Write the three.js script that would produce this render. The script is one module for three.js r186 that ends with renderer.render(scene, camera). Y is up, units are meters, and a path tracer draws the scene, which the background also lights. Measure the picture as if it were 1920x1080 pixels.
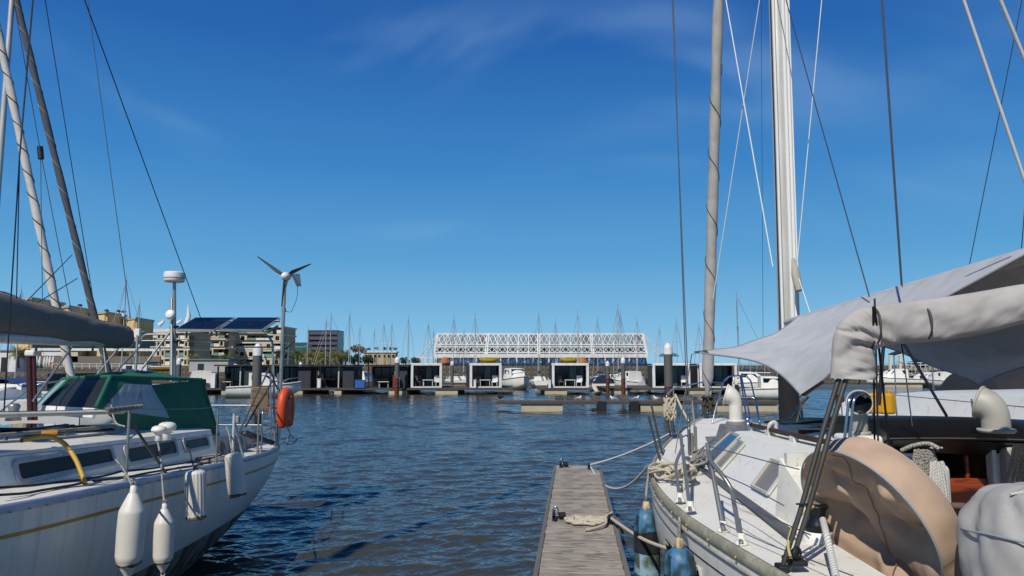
import * as THREE from 'three';
import { mergeGeometries, mergeVertices } from 'three/addons/utils/BufferGeometryUtils.js';
import { RoundedBoxGeometry } from 'three/addons/geometries/RoundedBoxGeometry.js';

// ---------- camera, sky, sun, exposure ----------
const scene = new THREE.Scene();
const EYE = 2.3, FOCAL = 1387, PITCH = Math.atan(146 / FOCAL);
const camera = new THREE.PerspectiveCamera(2 * Math.atan(540 / FOCAL) * 180 / Math.PI, 16 / 9, 0.1, 6000);
camera.position.set(0, EYE, 0);
camera.rotation.set(PITCH, 0, 0);
const renderer = new THREE.WebGLRenderer({ antialias: true });
renderer.setSize(1024, 576);
renderer.toneMapping = THREE.LinearToneMapping;
renderer.toneMappingExposure = 1.0;
renderer.shadowMap.enabled = true;

const SUN = new THREE.Vector3(-0.32, 0.74, 0.66).normalize();
const sun = new THREE.DirectionalLight(new THREE.Color(1.0, 0.94, 0.84), 4.2);
sun.position.copy(SUN).multiplyScalar(120).add(new THREE.Vector3(0, 0, -30));
sun.target.position.set(0, 0, -30);
sun.castShadow = true;
sun.shadow.mapSize.set(4096, 4096);
Object.assign(sun.shadow.camera, { left: -70, right: 70, top: 70, bottom: -70, near: 1, far: 400 });
scene.add(sun, sun.target);

// seeded random numbers and periodic noise
let seedState = 12345;
const rnd = () => { seedState = (seedState * 1664525 + 1013904223) >>> 0; return seedState / 4294967296; };
const rr = (a, b) => a + (b - a) * rnd();
const hash2 = (x, y, s) => { let h = (x * 374761393 + y * 668265263 + s * 974634777) | 0; h = Math.imul(h ^ (h >>> 13), 1274126177); h ^= h >>> 16; return (h >>> 0) / 4294967296; };
const mod = (a, n) => ((a % n) + n) % n;
const fade = t => t * t * (3 - 2 * t);
function vnoise(x, y, px, py, s) {
  const xi = Math.floor(x), yi = Math.floor(y), fx = fade(x - xi), fy = fade(y - yi);
  const a = hash2(mod(xi, px), mod(yi, py), s), b = hash2(mod(xi + 1, px), mod(yi, py), s);
  const c = hash2(mod(xi, px), mod(yi + 1, py), s), d = hash2(mod(xi + 1, px), mod(yi + 1, py), s);
  return a + (b - a) * fx + (c - a) * fy + (a - b - c + d) * fx * fy;
}
function fbm(u, v, fx, fy, oct, s) { let t = 0, a = 0.5, n = 0; for (let i = 0; i < oct; i++) { t += a * vnoise(u * fx, v * fy, fx, fy, s + i); n += a; a *= 0.5; fx *= 2; fy *= 2; } return t / n; }
const clamp = (x, a = 0, b = 1) => Math.min(b, Math.max(a, x));
const lerp = (a, b, t) => a + (b - a) * t;
const smooth = (a, b, x) => fade(clamp((x - a) / (b - a)));

// the sky: a clear blue dome with thin cirrus, the same gradient all round
{
  const cirrus = [[-5, 23.5, 34, 4, 0.10, 1], [8, 22, 26, 3, -0.06, 1], [-26.5, 18, 5, 2.4, -0.5, 1.5], [12, 15.5, 12, 1.6, 0.05, 0.45], [-2, 10.5, 16, 1.2, 0.04, 0.5], [24, 20, 22, 5, 0.1, 0.6], [30, 12, 16, 3, 0, 0.4]]; for (let i = 0; i < 26; i++) cirrus.push([45 + i * 11 + 8 * Math.sin(i * 3.7), 10 + 30 * hash2(i, 3, 9), 14 + 16 * hash2(i, 5, 9), 2 + 3 * hash2(i, 7, 9), 0.25 * (hash2(i, 8, 9) - 0.5), 0.4 + 0.5 * hash2(i, 9, 9)]);
  const W = 1024, H = 512, data = new Float32Array(W * H * 4);
  const srgb = c => c.map(v => Math.pow((v / 255 + 0.055) / 1.055, 2.4));
  const stops = [[0, srgb([154, 200, 228])], [3, srgb([127, 186, 224])], [8, srgb([92, 161, 212])], [15, srgb([63, 133, 198])], [24, srgb([41, 101, 175])], [34, srgb([32, 83, 154])], [90, srgb([23, 64, 130])]];
  for (let j = 0; j < H; j++) {
    const el = ((j + 0.5) / H - 0.5) * 180, e = Math.max(0, el);
    let k = 0; while (k < stops.length - 2 && e > stops[k + 1][0]) k++;
    const t = clamp((e - stops[k][0]) / (stops[k + 1][0] - stops[k][0]));
    for (let i = 0; i < W; i++) {
      const u = i / W;
      const wisp = fbm(u + 0.012 * Math.sin(el * 0.5), el / 180 + 0.5 + 0.03 * Math.sin(u * 40), 16, 44, 6, 7), patch = fbm(u, el / 180 + 0.5, 12, 11, 3, 31);
      const az = (u - 0.25) * 360; let cov = 0; if (e > 1 && e < 60) for (const [ca, ce, cw, ch, ct, cs] of cirrus) { let da = az - ca; if (da > 180) da -= 360; if (da < -180) da += 360; if (Math.abs(da) > cw * 1.6) continue; const dx = da / cw, dyy = (e - ce - ct * da) / ch; cov = Math.max(cov, cs * Math.exp(-1.6 * (dx * dx + dyy * dyy) * 1.4)); }
      const c = e < 1 ? 0 : cov * smooth(0.36, 0.74, wisp) * (0.5 + patch) * 0.33;
      const o = (j * W + i) * 4;
      for (let q = 0; q < 3; q++) { const base = lerp(stops[k][1][q], stops[k + 1][1][q], t); data[o + q] = el < 0 ? 0.12 : lerp(base, [0.34, 0.54, 0.80][q], c * 0.9); }
      data[o + 3] = 1;
    }
  }
  const sky = new THREE.DataTexture(data, W, H, THREE.RGBAFormat, THREE.FloatType);
  sky.mapping = THREE.EquirectangularReflectionMapping; sky.magFilter = THREE.LinearFilter; sky.minFilter = THREE.LinearFilter; sky.needsUpdate = true;
  scene.background = sky; scene.environment = sky;
}

// ---------- helpers ----------
const V = (x, y, z) => new THREE.Vector3(x, y, z);
const cP = Math.cos(PITCH), sP = Math.sin(PITCH);
// the real point at depth d (metres ahead) that stands at a place measured on the photograph; G: the one at height h
const P = (px, py, d) => { const x = (px - 960) / FOCAL, y = -(py - 540) / FOCAL, t = d / (cP - y * sP); return V(x * t, EYE + (y * cP + sP) * t, -d); };
const G = (px, py, h) => { const x = (px - 960) / FOCAL, y = -(py - 540) / FOCAL, t = (h - EYE) / (y * cP + sP); return V(x * t, h, (y * sP - cP) * t); };

const T = {};
function grey(name, n, f, tile) {
  const d = new Uint8Array(n * n * 4);
  for (let j = 0; j < n; j++) for (let i = 0; i < n; i++) { const v = f(i / n, j / n), o = (j * n + i) * 4; const c = Array.isArray(v) ? v : [v, v, v]; for (let q = 0; q < 3; q++) d[o + q] = clamp(c[q]) * 255; d[o + 3] = 255; }
  const t = new THREE.DataTexture(d, n, n); t.wrapS = t.wrapT = THREE.RepeatWrapping; t.magFilter = THREE.LinearFilter; t.minFilter = THREE.LinearMipmapLinearFilter; t.generateMipmaps = true; t.colorSpace = THREE.SRGBColorSpace; t.repeat.set(1 / tile, 1 / tile); t.needsUpdate = true;
  const b = t.clone(); b.colorSpace = THREE.NoColorSpace; b.needsUpdate = true;
  T[name] = t; T[name + 'B'] = b;
}
grey('mottle', 512, (u, v) => 0.84 + 0.16 * fbm(u, v, 5, 5, 6, 3), 1.6);
grey('rough', 512, (u, v) => 0.55 + 0.45 * (0.6 * fbm(u, v, 8, 8, 6, 13) + 0.4 * fbm(u, v, 60, 60, 2, 19)), 1.0);
grey('gelcoat', 512, (u, v) => {                                   // white plastic with faint yellowing, scuffs and specks
  const a = fbm(u, v, 4, 4, 5, 41), b = smooth(0.63, 0.8, fbm(u, v, 14, 14, 4, 43)), s = smooth(0.78, 0.85, fbm(u, v, 70, 70, 2, 47));
  const g = 0.93 + 0.07 * a - 0.045 * b - 0.16 * s; return [g, g * (1 - 0.015 * b), g * (1 - 0.05 * b - 0.02 * a)];
}, 1.3);
grey('streak', 512, (u, v) => { const a = fbm(u, v, 40, 3, 4, 51), b = smooth(0.55, 0.8, fbm(u, v, 26, 2, 4, 57)); const g = 0.95 + 0.05 * a - 0.06 * b; return [g, g * (1 - 0.01 * b), g * (1 - 0.035 * b)]; }, 1.5);
grey('wood', 512, (u, v) => { const a = fbm(u, v, 3, 60, 4, 61), b = fbm(u, v, 8, 140, 2, 67), k = smooth(0.6, 0.75, fbm(u, v, 6, 30, 3, 69)); return 0.58 + 0.3 * a + 0.18 * b - 0.22 * k; }, 0.8);
grey('weave', 512, (u, v) => { const w = 0.5 + 0.25 * Math.sin(u * 804) + 0.25 * Math.sin(v * 804); return 0.84 + 0.03 * w + 0.13 * fbm(u, v, 5, 5, 5, 71); }, 0.5);
grey('big', 512, (u, v) => 0.8 + 0.14 * fbm(u, v, 6, 6, 6, 101) + 0.06 * fbm(u, v, 50, 18, 3, 103), 11);
grey('rope', 128, (u, v) => { const s = Math.abs(Math.sin((u + v) * Math.PI * 3)); return 0.62 + 0.38 * Math.pow(s, 0.6) * (0.8 + 0.2 * fbm(u, v, 16, 16, 3, 73)); }, 1);
T.rope.repeat.set(16, 1); T.ropeB.repeat.set(16, 1);
grey('fleck', 128, (u, v) => { const s = Math.sin((u + v) * Math.PI * 8) * Math.sin((u - v) * Math.PI * 8); const f = hash2(Math.floor(u * 16), Math.floor(v * 8), 5) > 0.72 ? 0.45 : 1; return (0.75 + 0.2 * s) * f; }, 1);
T.fleck.repeat.set(14, 1); T.fleckB.repeat.set(14, 1);
grey('grime', 512, (u, v) => { const b = smooth(0.45, 0.7, fbm(u, v, 7, 5, 6, 83)); return [1 - 0.45 * b, 1 - 0.5 * b, 1 - 0.6 * b]; }, 0.7);
grey('vertical', 256, (u, v) => { const g = Math.abs((u * 12) % 1 - 0.5) < 0.42 ? 1 : 0.55; return g * (0.85 + 0.15 * fbm(u, v, 24, 4, 4, 89)); }, 1.2);

const matCache = {};
function M(key, color, roughness = 0.7, o = {}) {
  if (matCache[key]) return matCache[key];
  const { tex, bump, phys, uv, ...rest } = o;
  const m = new (phys ? THREE.MeshPhysicalMaterial : THREE.MeshStandardMaterial)({ roughness, ...rest });
  m.color = new THREE.Color(color); m.name = key;
  if (tex) m.map = T[tex];
  if (bump) { m.bumpMap = T[bump[0] + 'B']; m.bumpScale = bump[1]; }
  m.userData.ownUV = !!uv;
  return (matCache[key] = m);
}
const steel = M('stainless steel', '#b9bcbf', 0.24, { metalness: 1 });
const steelDull = M('weathered steel', '#a3a5a0', 0.42, { metalness: 0.7, tex: 'mottle' });
const alu = M('anodised mast alloy', '#c9c8c2', 0.45, { metalness: 0.25, tex: 'streak' });
const whiteGel = M('white gelcoat', '#e9e7e0', 0.32, { tex: 'gelcoat' });
const deckGel = M('white deck', '#dedcd3', 0.6, { tex: 'gelcoat', bump: ['rough', 0.001] });
const whitePlain = M('white paint', '#e6e5e1', 0.5, { tex: 'mottle' });
const black = M('black rubber', '#141516', 0.6);
const darkTube = M('oxidised tube', '#65625b', 0.42, { metalness: 0.7, tex: 'streak' });
const wire = M('rigging wire', '#6e747b', 0.4, { metalness: 0.6 });
const wireDark = M('dark rigging wire', '#2b3340', 0.5, { metalness: 0.3 });
const wireWhite = M('white halyard', '#dcdcd8', 0.7);
const ropeCream = M('cream rope', '#cfc6ae', 0.9, { tex: 'rope', bump: ['rope', 0.004], uv: 1 });
const ropeWhite = M('white rope', '#dad8d0', 0.9, { tex: 'rope', bump: ['rope', 0.003], uv: 1 });
const ropeFleck = M('flecked braided rope', '#d9d3c6', 0.9, { tex: 'fleck', bump: ['fleck', 0.002], uv: 1 });
const ropeDark = M('dark braided rope', '#454646', 0.9, { tex: 'fleck', bump: ['fleck', 0.002], uv: 1 });
const glassDark = M('dark glass', '#0d1117', 0.08, { metalness: 0 });
const glassBlue = M('blue tinted glass', '#142a4e', 0.2);

function clean(g) {
  if (g.index) g = g.toNonIndexed();
  for (const k of Object.keys(g.attributes)) if (!['position', 'normal', 'uv'].includes(k)) g.deleteAttribute(k);
  if (!g.attributes.normal) g.computeVertexNormals();
  if (!g.attributes.uv) g.setAttribute('uv', new THREE.BufferAttribute(new Float32Array(g.attributes.position.count * 2), 2));
  return g;
}
function metreUV(g) {                                              // uv in metres, from the side each face points to
  const p = g.attributes.position, n = g.attributes.normal, uv = g.attributes.uv;
  for (let i = 0; i < p.count; i += 3) {
    let ax = 0, ay = 0, az = 0; for (let k = 0; k < 3; k++) { ax += Math.abs(n.getX(i + k)); ay += Math.abs(n.getY(i + k)); az += Math.abs(n.getZ(i + k)); }
    for (let k = 0; k < 3; k++) { const x = p.getX(i + k), y = p.getY(i + k), z = p.getZ(i + k); if (ay >= ax && ay >= az) uv.setXY(i + k, x, z); else if (ax >= az) uv.setXY(i + k, z, y); else uv.setXY(i + k, x, y); }
  }
  return g;
}
const taken = {};
const numbered = n => { const k = (taken[n] = (taken[n] ?? -1) + 1); return k ? `${n}_${String(k).padStart(3, '0')}` : n; };
function obj(name, geos, mat, parent = scene) {
  const list = (Array.isArray(geos) ? geos : [geos]).map(clean);
  let g = list.length > 1 ? mergeGeometries(list) : list[0];
  if (!mat.userData.ownUV) metreUV(g);
  const m = new THREE.Mesh(g, mat); m.name = parent === scene ? numbered(name) : name; m.castShadow = m.receiveShadow = true; parent.add(m); return m;
}
function tag(o, label, category, group, kind) { o.userData.label = label; if (category) o.userData.category = category; if (group) o.userData.group = group; if (kind) o.userData.kind = kind; return o; }
function thing(name, label, category, pos = V(0, 0, 0), turn = 0, group) { const o = new THREE.Group(); o.name = numbered(name); o.position.copy(pos); o.rotation.y = turn; scene.add(o); o.updateMatrixWorld(true); return tag(o, label, category, group); }
function single(name, geos, mat, label, category, group) { return tag(obj(name, geos, mat), label, category, group); }
function setting(name, geos, mat) { const o = obj(name, geos, mat); o.userData.kind = 'structure'; return o; }
function dup(o, pos, turn, label, scale = 1) { const c = o.clone(); c.name = numbered(o.name.replace(/_\d{3}$/, '')); c.userData = { ...o.userData, label }; c.position.copy(pos); c.rotation.y = turn; c.scale.multiplyScalar(scale); scene.add(c); return c; }
const loc = (g, v) => g.worldToLocal(v.clone());

const box = (w, h, d, x = 0, y = 0, z = 0, ry = 0) => { const g = new THREE.BoxGeometry(w, h, d); if (ry) g.rotateY(ry); return g.translate(x, y, z); };
const rbox = (w, h, d, r, x = 0, y = 0, z = 0, ry = 0, seg = 2) => { const g = new RoundedBoxGeometry(w, h, d, seg, Math.min(r, w / 2.01, h / 2.01, d / 2.01)); if (ry) g.rotateY(ry); return g.translate(x, y, z); };
function rod(a, b, r0, r1 = r0, seg = 8) { const d = b.clone().sub(a), L = d.length(); const g = new THREE.CylinderGeometry(r1, r0, L, seg); g.translate(0, L / 2, 0); g.applyQuaternion(new THREE.Quaternion().setFromUnitVectors(V(0, 1, 0), d.normalize())); return g.translate(a.x, a.y, a.z); }
function bar(a, b, w, h = w) { const d = b.clone().sub(a), L = d.length(); const g = new THREE.BoxGeometry(w, L, h); g.translate(0, L / 2, 0); g.applyQuaternion(new THREE.Quaternion().setFromUnitVectors(V(0, 1, 0), d.normalize())); return g.translate(a.x, a.y, a.z); }
function pipe(pts, r, seg = 8, per = 6, tension = 0.5, closed = false) { const c = new THREE.CatmullRomCurve3(pts, closed, 'catmullrom', tension); const g = new THREE.TubeGeometry(c, Math.max(2, pts.length * per), r, seg, closed); const L = c.getLength(), uv = g.attributes.uv; for (let i = 0; i < uv.count; i++) uv.setX(i, uv.getX(i) * L); return g; }
function bent(pts, r, rad = 0.08, seg = 8) {                        // a tube of straight runs with rounded corners
  const path = new THREE.CurvePath(); let prev = pts[0];
  for (let i = 1; i < pts.length - 1; i++) { const a = pts[i].clone().sub(pts[i - 1]), b = pts[i + 1].clone().sub(pts[i]); const k = Math.min(rad, a.length() * 0.45, b.length() * 0.45); const p = pts[i].clone().addScaledVector(a.normalize(), -k), q = pts[i].clone().addScaledVector(b.normalize(), k); path.add(new THREE.LineCurve3(prev, p)); path.add(new THREE.QuadraticBezierCurve3(p, pts[i], q)); prev = q; }
  path.add(new THREE.LineCurve3(prev, pts[pts.length - 1]));
  const out = []; for (const c of path.curves) { const n = c.isLineCurve3 ? 1 : 5; for (let i = 0; i < n; i++) out.push(c.getPoint(i / n)); } out.push(pts[pts.length - 1].clone());
  return skin(out, out.map(() => r), seg);
}
function skin(pts, radii, seg = 8, shape) {                         // a capped tube through the points themselves
  const pos = [], uv = [], idx = [], N = pts.length; let nrm = null, L = 0;
  for (let i = 0; i < N; i++) {
    const t = pts[Math.min(N - 1, i + 1)].clone().sub(pts[Math.max(0, i - 1)]).normalize();
    if (!nrm) nrm = Math.abs(t.y) < 0.9 ? V(0, 1, 0) : V(1, 0, 0);
    nrm.addScaledVector(t, -nrm.dot(t)).normalize(); const bi = t.clone().cross(nrm);
    if (i) L += pts[i].distanceTo(pts[i - 1]);
    for (let k = 0; k <= seg; k++) { const a = k / seg * Math.PI * 2, s = shape ? shape(i / (N - 1), a) : 1; const r = radii[i] * s; const v = pts[i].clone().addScaledVector(nrm, Math.cos(a) * r).addScaledVector(bi, Math.sin(a) * r); pos.push(v.x, v.y, v.z); uv.push(L, k / seg); }
  }
  for (let i = 0; i < N - 1; i++) for (let k = 0; k < seg; k++) { const a = i * (seg + 1) + k, b = a + seg + 1; idx.push(a, a + 1, b, b, a + 1, b + 1); }
  for (const [r, flip] of [[0, 0], [N - 1, 1]]) { const c = pos.length / 3; pos.push(pts[r].x, pts[r].y, pts[r].z); uv.push(0, 0); for (let k = 0; k < seg; k++) { const a = r * (seg + 1) + k; flip ? idx.push(c, a, a + 1) : idx.push(c, a + 1, a); } }
  const g = new THREE.BufferGeometry(); g.setAttribute('position', new THREE.Float32BufferAttribute(pos, 3)); g.setAttribute('uv', new THREE.Float32BufferAttribute(uv, 2)); g.setIndex(idx); g.computeVertexNormals(); fixSeam(g, N, seg); return g;
}
function fixSeam(g, N, seg) { const n = g.attributes.normal; for (let i = 0; i < N; i++) { const a = i * (seg + 1), b = a + seg; const x = n.getX(a) + n.getX(b), y = n.getY(a) + n.getY(b), z = n.getZ(a) + n.getZ(b), l = Math.hypot(x, y, z) || 1; n.setXYZ(a, x / l, y / l, z / l); n.setXYZ(b, x / l, y / l, z / l); } }
function grid(nu, nv, f) {                                          // a sheet f(u, v) -> point
  const pos = [], uv = [], idx = [];
  for (let j = 0; j <= nv; j++) for (let i = 0; i <= nu; i++) { const p = f(i / nu, j / nv); pos.push(p.x, p.y, p.z); uv.push(i / nu, j / nv); }
  for (let j = 0; j < nv; j++) for (let i = 0; i < nu; i++) { const a = j * (nu + 1) + i, b = a + nu + 1; idx.push(a, a + 1, b, b, a + 1, b + 1); }
  const g = new THREE.BufferGeometry(); g.setAttribute('position', new THREE.Float32BufferAttribute(pos, 3)); g.setAttribute('uv', new THREE.Float32BufferAttribute(uv, 2)); g.setIndex(idx); g.computeVertexNormals(); return g;
}
function slabGrid(nu, nv, f, th) {                                  // the same with thickness: top, underside and edges
  const top = grid(nu, nv, f); const n = top.attributes.normal, p = top.attributes.position; const W = nu + 1;
  const low = (u, v) => { const i = Math.round(v * nv) * W + Math.round(u * nu); return V(p.getX(i) - n.getX(i) * th, p.getY(i) - n.getY(i) * th, p.getZ(i) - n.getZ(i) * th); };
  const bottom = grid(nu, nv, (u, v) => low(1 - u, v));
  const edge = (n2, e) => grid(n2, 1, (u, v) => { const [a, b] = e(u); return v < 0.5 ? f(a, b) : low(a, b); });
  return [top, bottom, edge(nu, u => [u, 0]), edge(nu, u => [u, 1]), edge(nv, v => [0, v]), edge(nv, v => [1, v])];
}
const lathe = (pts, seg = 24) => new THREE.LatheGeometry(pts.map(([r, y]) => new THREE.Vector2(r, y)), seg);
function poly(pts, th) {                                            // a flat plate through 3-D points, with thickness away from its normal
  const n = pts[1].clone().sub(pts[0]).cross(pts[2].clone().sub(pts[0])).normalize(), pos = [];
  const q = pts.map(p => p.clone().addScaledVector(n, -th)); const tri = (a, b, c) => pos.push(a.x, a.y, a.z, b.x, b.y, b.z, c.x, c.y, c.z);
  for (let i = 1; i < pts.length - 1; i++) { tri(pts[0], pts[i], pts[i + 1]); tri(q[0], q[i + 1], q[i]); }
  for (let i = 0; i < pts.length; i++) { const j = (i + 1) % pts.length; tri(pts[i], q[i], pts[j]); tri(pts[j], q[i], q[j]); }
  const g = new THREE.BufferGeometry(); g.setAttribute('position', new THREE.Float32BufferAttribute(pos, 3)); g.computeVertexNormals(); return g;
}
const spline = (tab, k) => { const xs = tab.map(r => r[0]), ys = tab.map(r => r[k]); return x => { if (x <= xs[0]) return ys[0]; const n = xs.length; if (x >= xs[n - 1]) return ys[n - 1]; let i = 0; while (x > xs[i + 1]) i++; const h = xs[i + 1] - xs[i], t = (x - xs[i]) / h; const m = j => j <= 0 ? (ys[1] - ys[0]) / (xs[1] - xs[0]) : j >= n - 1 ? (ys[n - 1] - ys[n - 2]) / (xs[n - 1] - xs[n - 2]) : (ys[j + 1] - ys[j - 1]) / (xs[j + 1] - xs[j - 1]); const t2 = t * t, t3 = t2 * t; return (2 * t3 - 3 * t2 + 1) * ys[i] + (t3 - 2 * t2 + t) * h * m(i) + (3 * t2 - 2 * t3) * ys[i + 1] + (t3 - t2) * h * m(i + 1); }; };
// a boat's hull from a table of stations [z, half beam, sheer height, keel height]
function hullForm(tab, p = 2.6, q = 0.6) {
  const B = spline(tab, 1), S = spline(tab, 2), K = spline(tab, 3), z0 = tab[0][0], z1 = tab[tab.length - 1][0];
  const at = (z, y, out = 0) => { const t = clamp((S(z) - y) / (S(z) - K(z)), 0, 1); return V(Math.max(0, B(z)) * Math.pow(Math.max(0, 1 - Math.pow(t, p)), q) + out, y, z); };
  const strip = (y0, y1, out = 0, nz = 60, ny = 8, za = z0, zb = z1) => [1, -1].map(s => grid(nz, ny, (u, v) => { const z = lerp(za, zb, u); const a = y0(z), b = Math.max(y1(z), K(z)); const w = at(z, lerp(a, Math.min(a, b), s > 0 ? v : 1 - v), out); w.x *= s; return w; }));
  const end = z => { const pts = []; const n = 12; for (let i = 0; i <= n; i++) pts.push(at(z, lerp(S(z), K(z), i / n))); for (let i = n - 1; i >= 0; i--) { const a = pts[i].clone(); a.x *= -1; pts.push(a); } const g = new THREE.BufferGeometry(), pos = []; for (let i = 1; i < pts.length - 1; i++) pos.push(...pts[0].toArray(), ...pts[i].toArray(), ...pts[i + 1].toArray()); g.setAttribute('position', new THREE.Float32BufferAttribute(pos, 3)); g.computeVertexNormals(); return g; };
  const deck = (drop, camber, nz = 50) => grid(8, nz, (u, v) => { const z = lerp(z0, z1, v), x = (u * 2 - 1) * Math.max(0, B(z) - 0.01); return V(x, S(z) - drop + camber * (1 - (u * 2 - 1) ** 2), z); });
  const rail = (r, up, side, inset = 0, za = z0, zb = z1, n = 40) => skin(Array.from({ length: n + 1 }, (_, i) => { const z = lerp(za, zb, i / n); return V(side * (Math.max(0.01, B(z)) - inset), S(z) + up, z); }), Array(n + 1).fill(r), 6);
  return { B, S, K, at, strip, end, deck, rail, z0, z1 };
}
function trunk(tab, nz = 30, nx = 8) {                             // a cabin: [z, half width at foot, half width at top, foot height, top height, crown]
  const f = [1, 2, 3, 4, 5].map(k => spline(tab, k)), z0 = tab[0][0], z1 = tab[tab.length - 1][0], th = z => lerp(z0, z1, z);
  const top = (u, z) => V((u * 2 - 1) * f[1](z), f[3](z) + f[4](z) * (1 - (u * 2 - 1) ** 2), z);
  const roof = grid(nx, nz, (u, v) => top(u, th(v)));
  const sides = [1, -1].map(s => grid(nz, 3, (u, v) => { const z = th(u), w = s > 0 ? 1 - v : v; return V(s * lerp(f[0](z), f[1](z), w), lerp(f[2](z), f[3](z), w), z); }));
  const ends = [[z0, 1], [z1, 0]].map(([z, flip]) => grid(nx, 1, (u, v) => { const a = top(u, z), b = V((u * 2 - 1) * f[0](z), f[2](z), z); return (flip ? v < 0.5 : v >= 0.5) ? a : b; }));
  return { geos: [roof, ...sides, ...ends], f, side: (s, z, w, out = 0) => V(s * (lerp(f[0](z), f[1](z), w) + out), lerp(f[2](z), f[3](z), w), z), top };
}

// ---------- water ----------
{
  const waves = []; seedState = 77;
  for (let i = 0; i < 46; i++) {
    const lam = 0.16 * Math.pow(8, Math.pow(rnd(), 1.5)), a = rr(-1, 1) * (lam < 0.6 ? 0.75 : 0.42) + 0.22, k = 2 * Math.PI / lam;
    waves.push({ kx: Math.sin(a) * k, kz: Math.cos(a) * k, A: 0.0046 * Math.pow(lam, 1.0), ph: rnd() * 6.283, lam });
  }
  const ang = [], rad = [];
  for (let a = -Math.PI; a < -0.72; a += 0.08) ang.push(a);
  const NA = 760; for (let i = 0; i <= NA; i++) ang.push(lerp(-0.72, 0.72, i / NA));
  for (let a = 0.80; a <= Math.PI + 0.01; a += 0.08) ang.push(Math.min(a, Math.PI));
  if (ang[ang.length - 1] < Math.PI) ang.push(Math.PI);
  rad.push(0.02); let r = 3; while (r < 900) { rad.push(r); r += r < 75 ? Math.max(0.035, Math.min(0.2, r * 0.0055)) : (r - 74) * 0.2 + 0.3; }
  const pos = new Float32Array(ang.length * rad.length * 3), nor = new Float32Array(pos.length), uv = new Float32Array(ang.length * rad.length * 2); let o = 0;
  for (const R of rad) for (let ai = 0; ai < ang.length; ai++) {
    const a = ang[ai], fine = Math.abs(a) <= 0.7201, x = Math.sin(a) * R, z = -Math.cos(a) * R; let y = 0, dx = 0, dz = 0;
    const cell = fine ? Math.max(R < 75 ? Math.max(0.035, Math.min(0.2, R * 0.0055)) : 9, R * 0.0019) : R * 0.08;
    if (R > 1) for (const w of waves) { const f = clamp((w.lam / cell - 2.2) / 1.5); if (!f) continue; const p = w.kx * x + w.kz * z + w.ph + 0.5 * Math.sin(0.23 * x + w.ph) + 0.5 * Math.sin(0.31 * z - w.ph), s = Math.sin(p), c = Math.cos(p); y += f * w.A * (s - 0.25 * Math.cos(2 * p)); const d = f * w.A * (c + 0.5 * Math.sin(2 * p)); dx += d * w.kx; dz += d * w.kz; }
    const l = Math.hypot(dx, 1, dz); pos[o * 3] = x; pos[o * 3 + 1] = y; pos[o * 3 + 2] = z; nor[o * 3] = -dx / l; nor[o * 3 + 1] = 1 / l; nor[o * 3 + 2] = -dz / l; uv[o * 2] = x; uv[o * 2 + 1] = z; o++;
  }
  const idx = new Uint32Array((ang.length - 1) * (rad.length - 1) * 6); o = 0;
  for (let j = 0; j < rad.length - 1; j++) for (let i = 0; i < ang.length - 1; i++) { const a = j * ang.length + i, b = a + ang.length; idx[o++] = a; idx[o++] = a + 1; idx[o++] = b; idx[o++] = b; idx[o++] = a + 1; idx[o++] = b + 1; }
  const g = new THREE.BufferGeometry(); g.setAttribute('position', new THREE.BufferAttribute(pos, 3)); g.setAttribute('normal', new THREE.BufferAttribute(nor, 3)); g.setAttribute('uv', new THREE.BufferAttribute(uv, 2)); g.setIndex(new THREE.BufferAttribute(idx, 1));
  // small ripples as relief
  const n = 512, d = new Uint8Array(n * n * 4), comp = []; for (let i = 0; i < 60; i++) { const L = 6 + Math.floor(rnd() * 40), th = rr(-1.1, 1.1) + 0.2; comp.push([Math.round(Math.sin(th) * L), Math.round(Math.cos(th) * L), rnd() * 6.283, 1 / Math.pow(L, 0.9)]); }
  let mx = 0; const hgt = new Float32Array(n * n); for (let j = 0; j < n; j++) for (let i = 0; i < n; i++) { let h = 0; for (const c of comp) h += c[3] * Math.sin(2 * Math.PI * (c[0] * i + c[1] * j) / n + c[2]); hgt[j * n + i] = h; mx = Math.max(mx, Math.abs(h)); }
  for (let i = 0; i < n * n; i++) { const v = 127.5 + 127 * hgt[i] / mx; d[i * 4] = d[i * 4 + 1] = d[i * 4 + 2] = v; d[i * 4 + 3] = 255; }
  const rip = new THREE.DataTexture(d, n, n); rip.wrapS = rip.wrapT = THREE.RepeatWrapping; rip.magFilter = THREE.LinearFilter; rip.repeat.set(1 / 3.1, 1 / 3.1); rip.needsUpdate = true;
  const water = new THREE.Mesh(g, new THREE.MeshPhysicalMaterial({ color: new THREE.Color(0.043, 0.045, 0.034), roughness: 0.08, ior: 1.33, bumpMap: rip, bumpScale: 0.022 }));
  water.name = 'water'; water.userData = { kind: 'structure', label: 'rippled blue and olive marina water', category: 'water' }; water.receiveShadow = true; scene.add(water);
}

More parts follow.
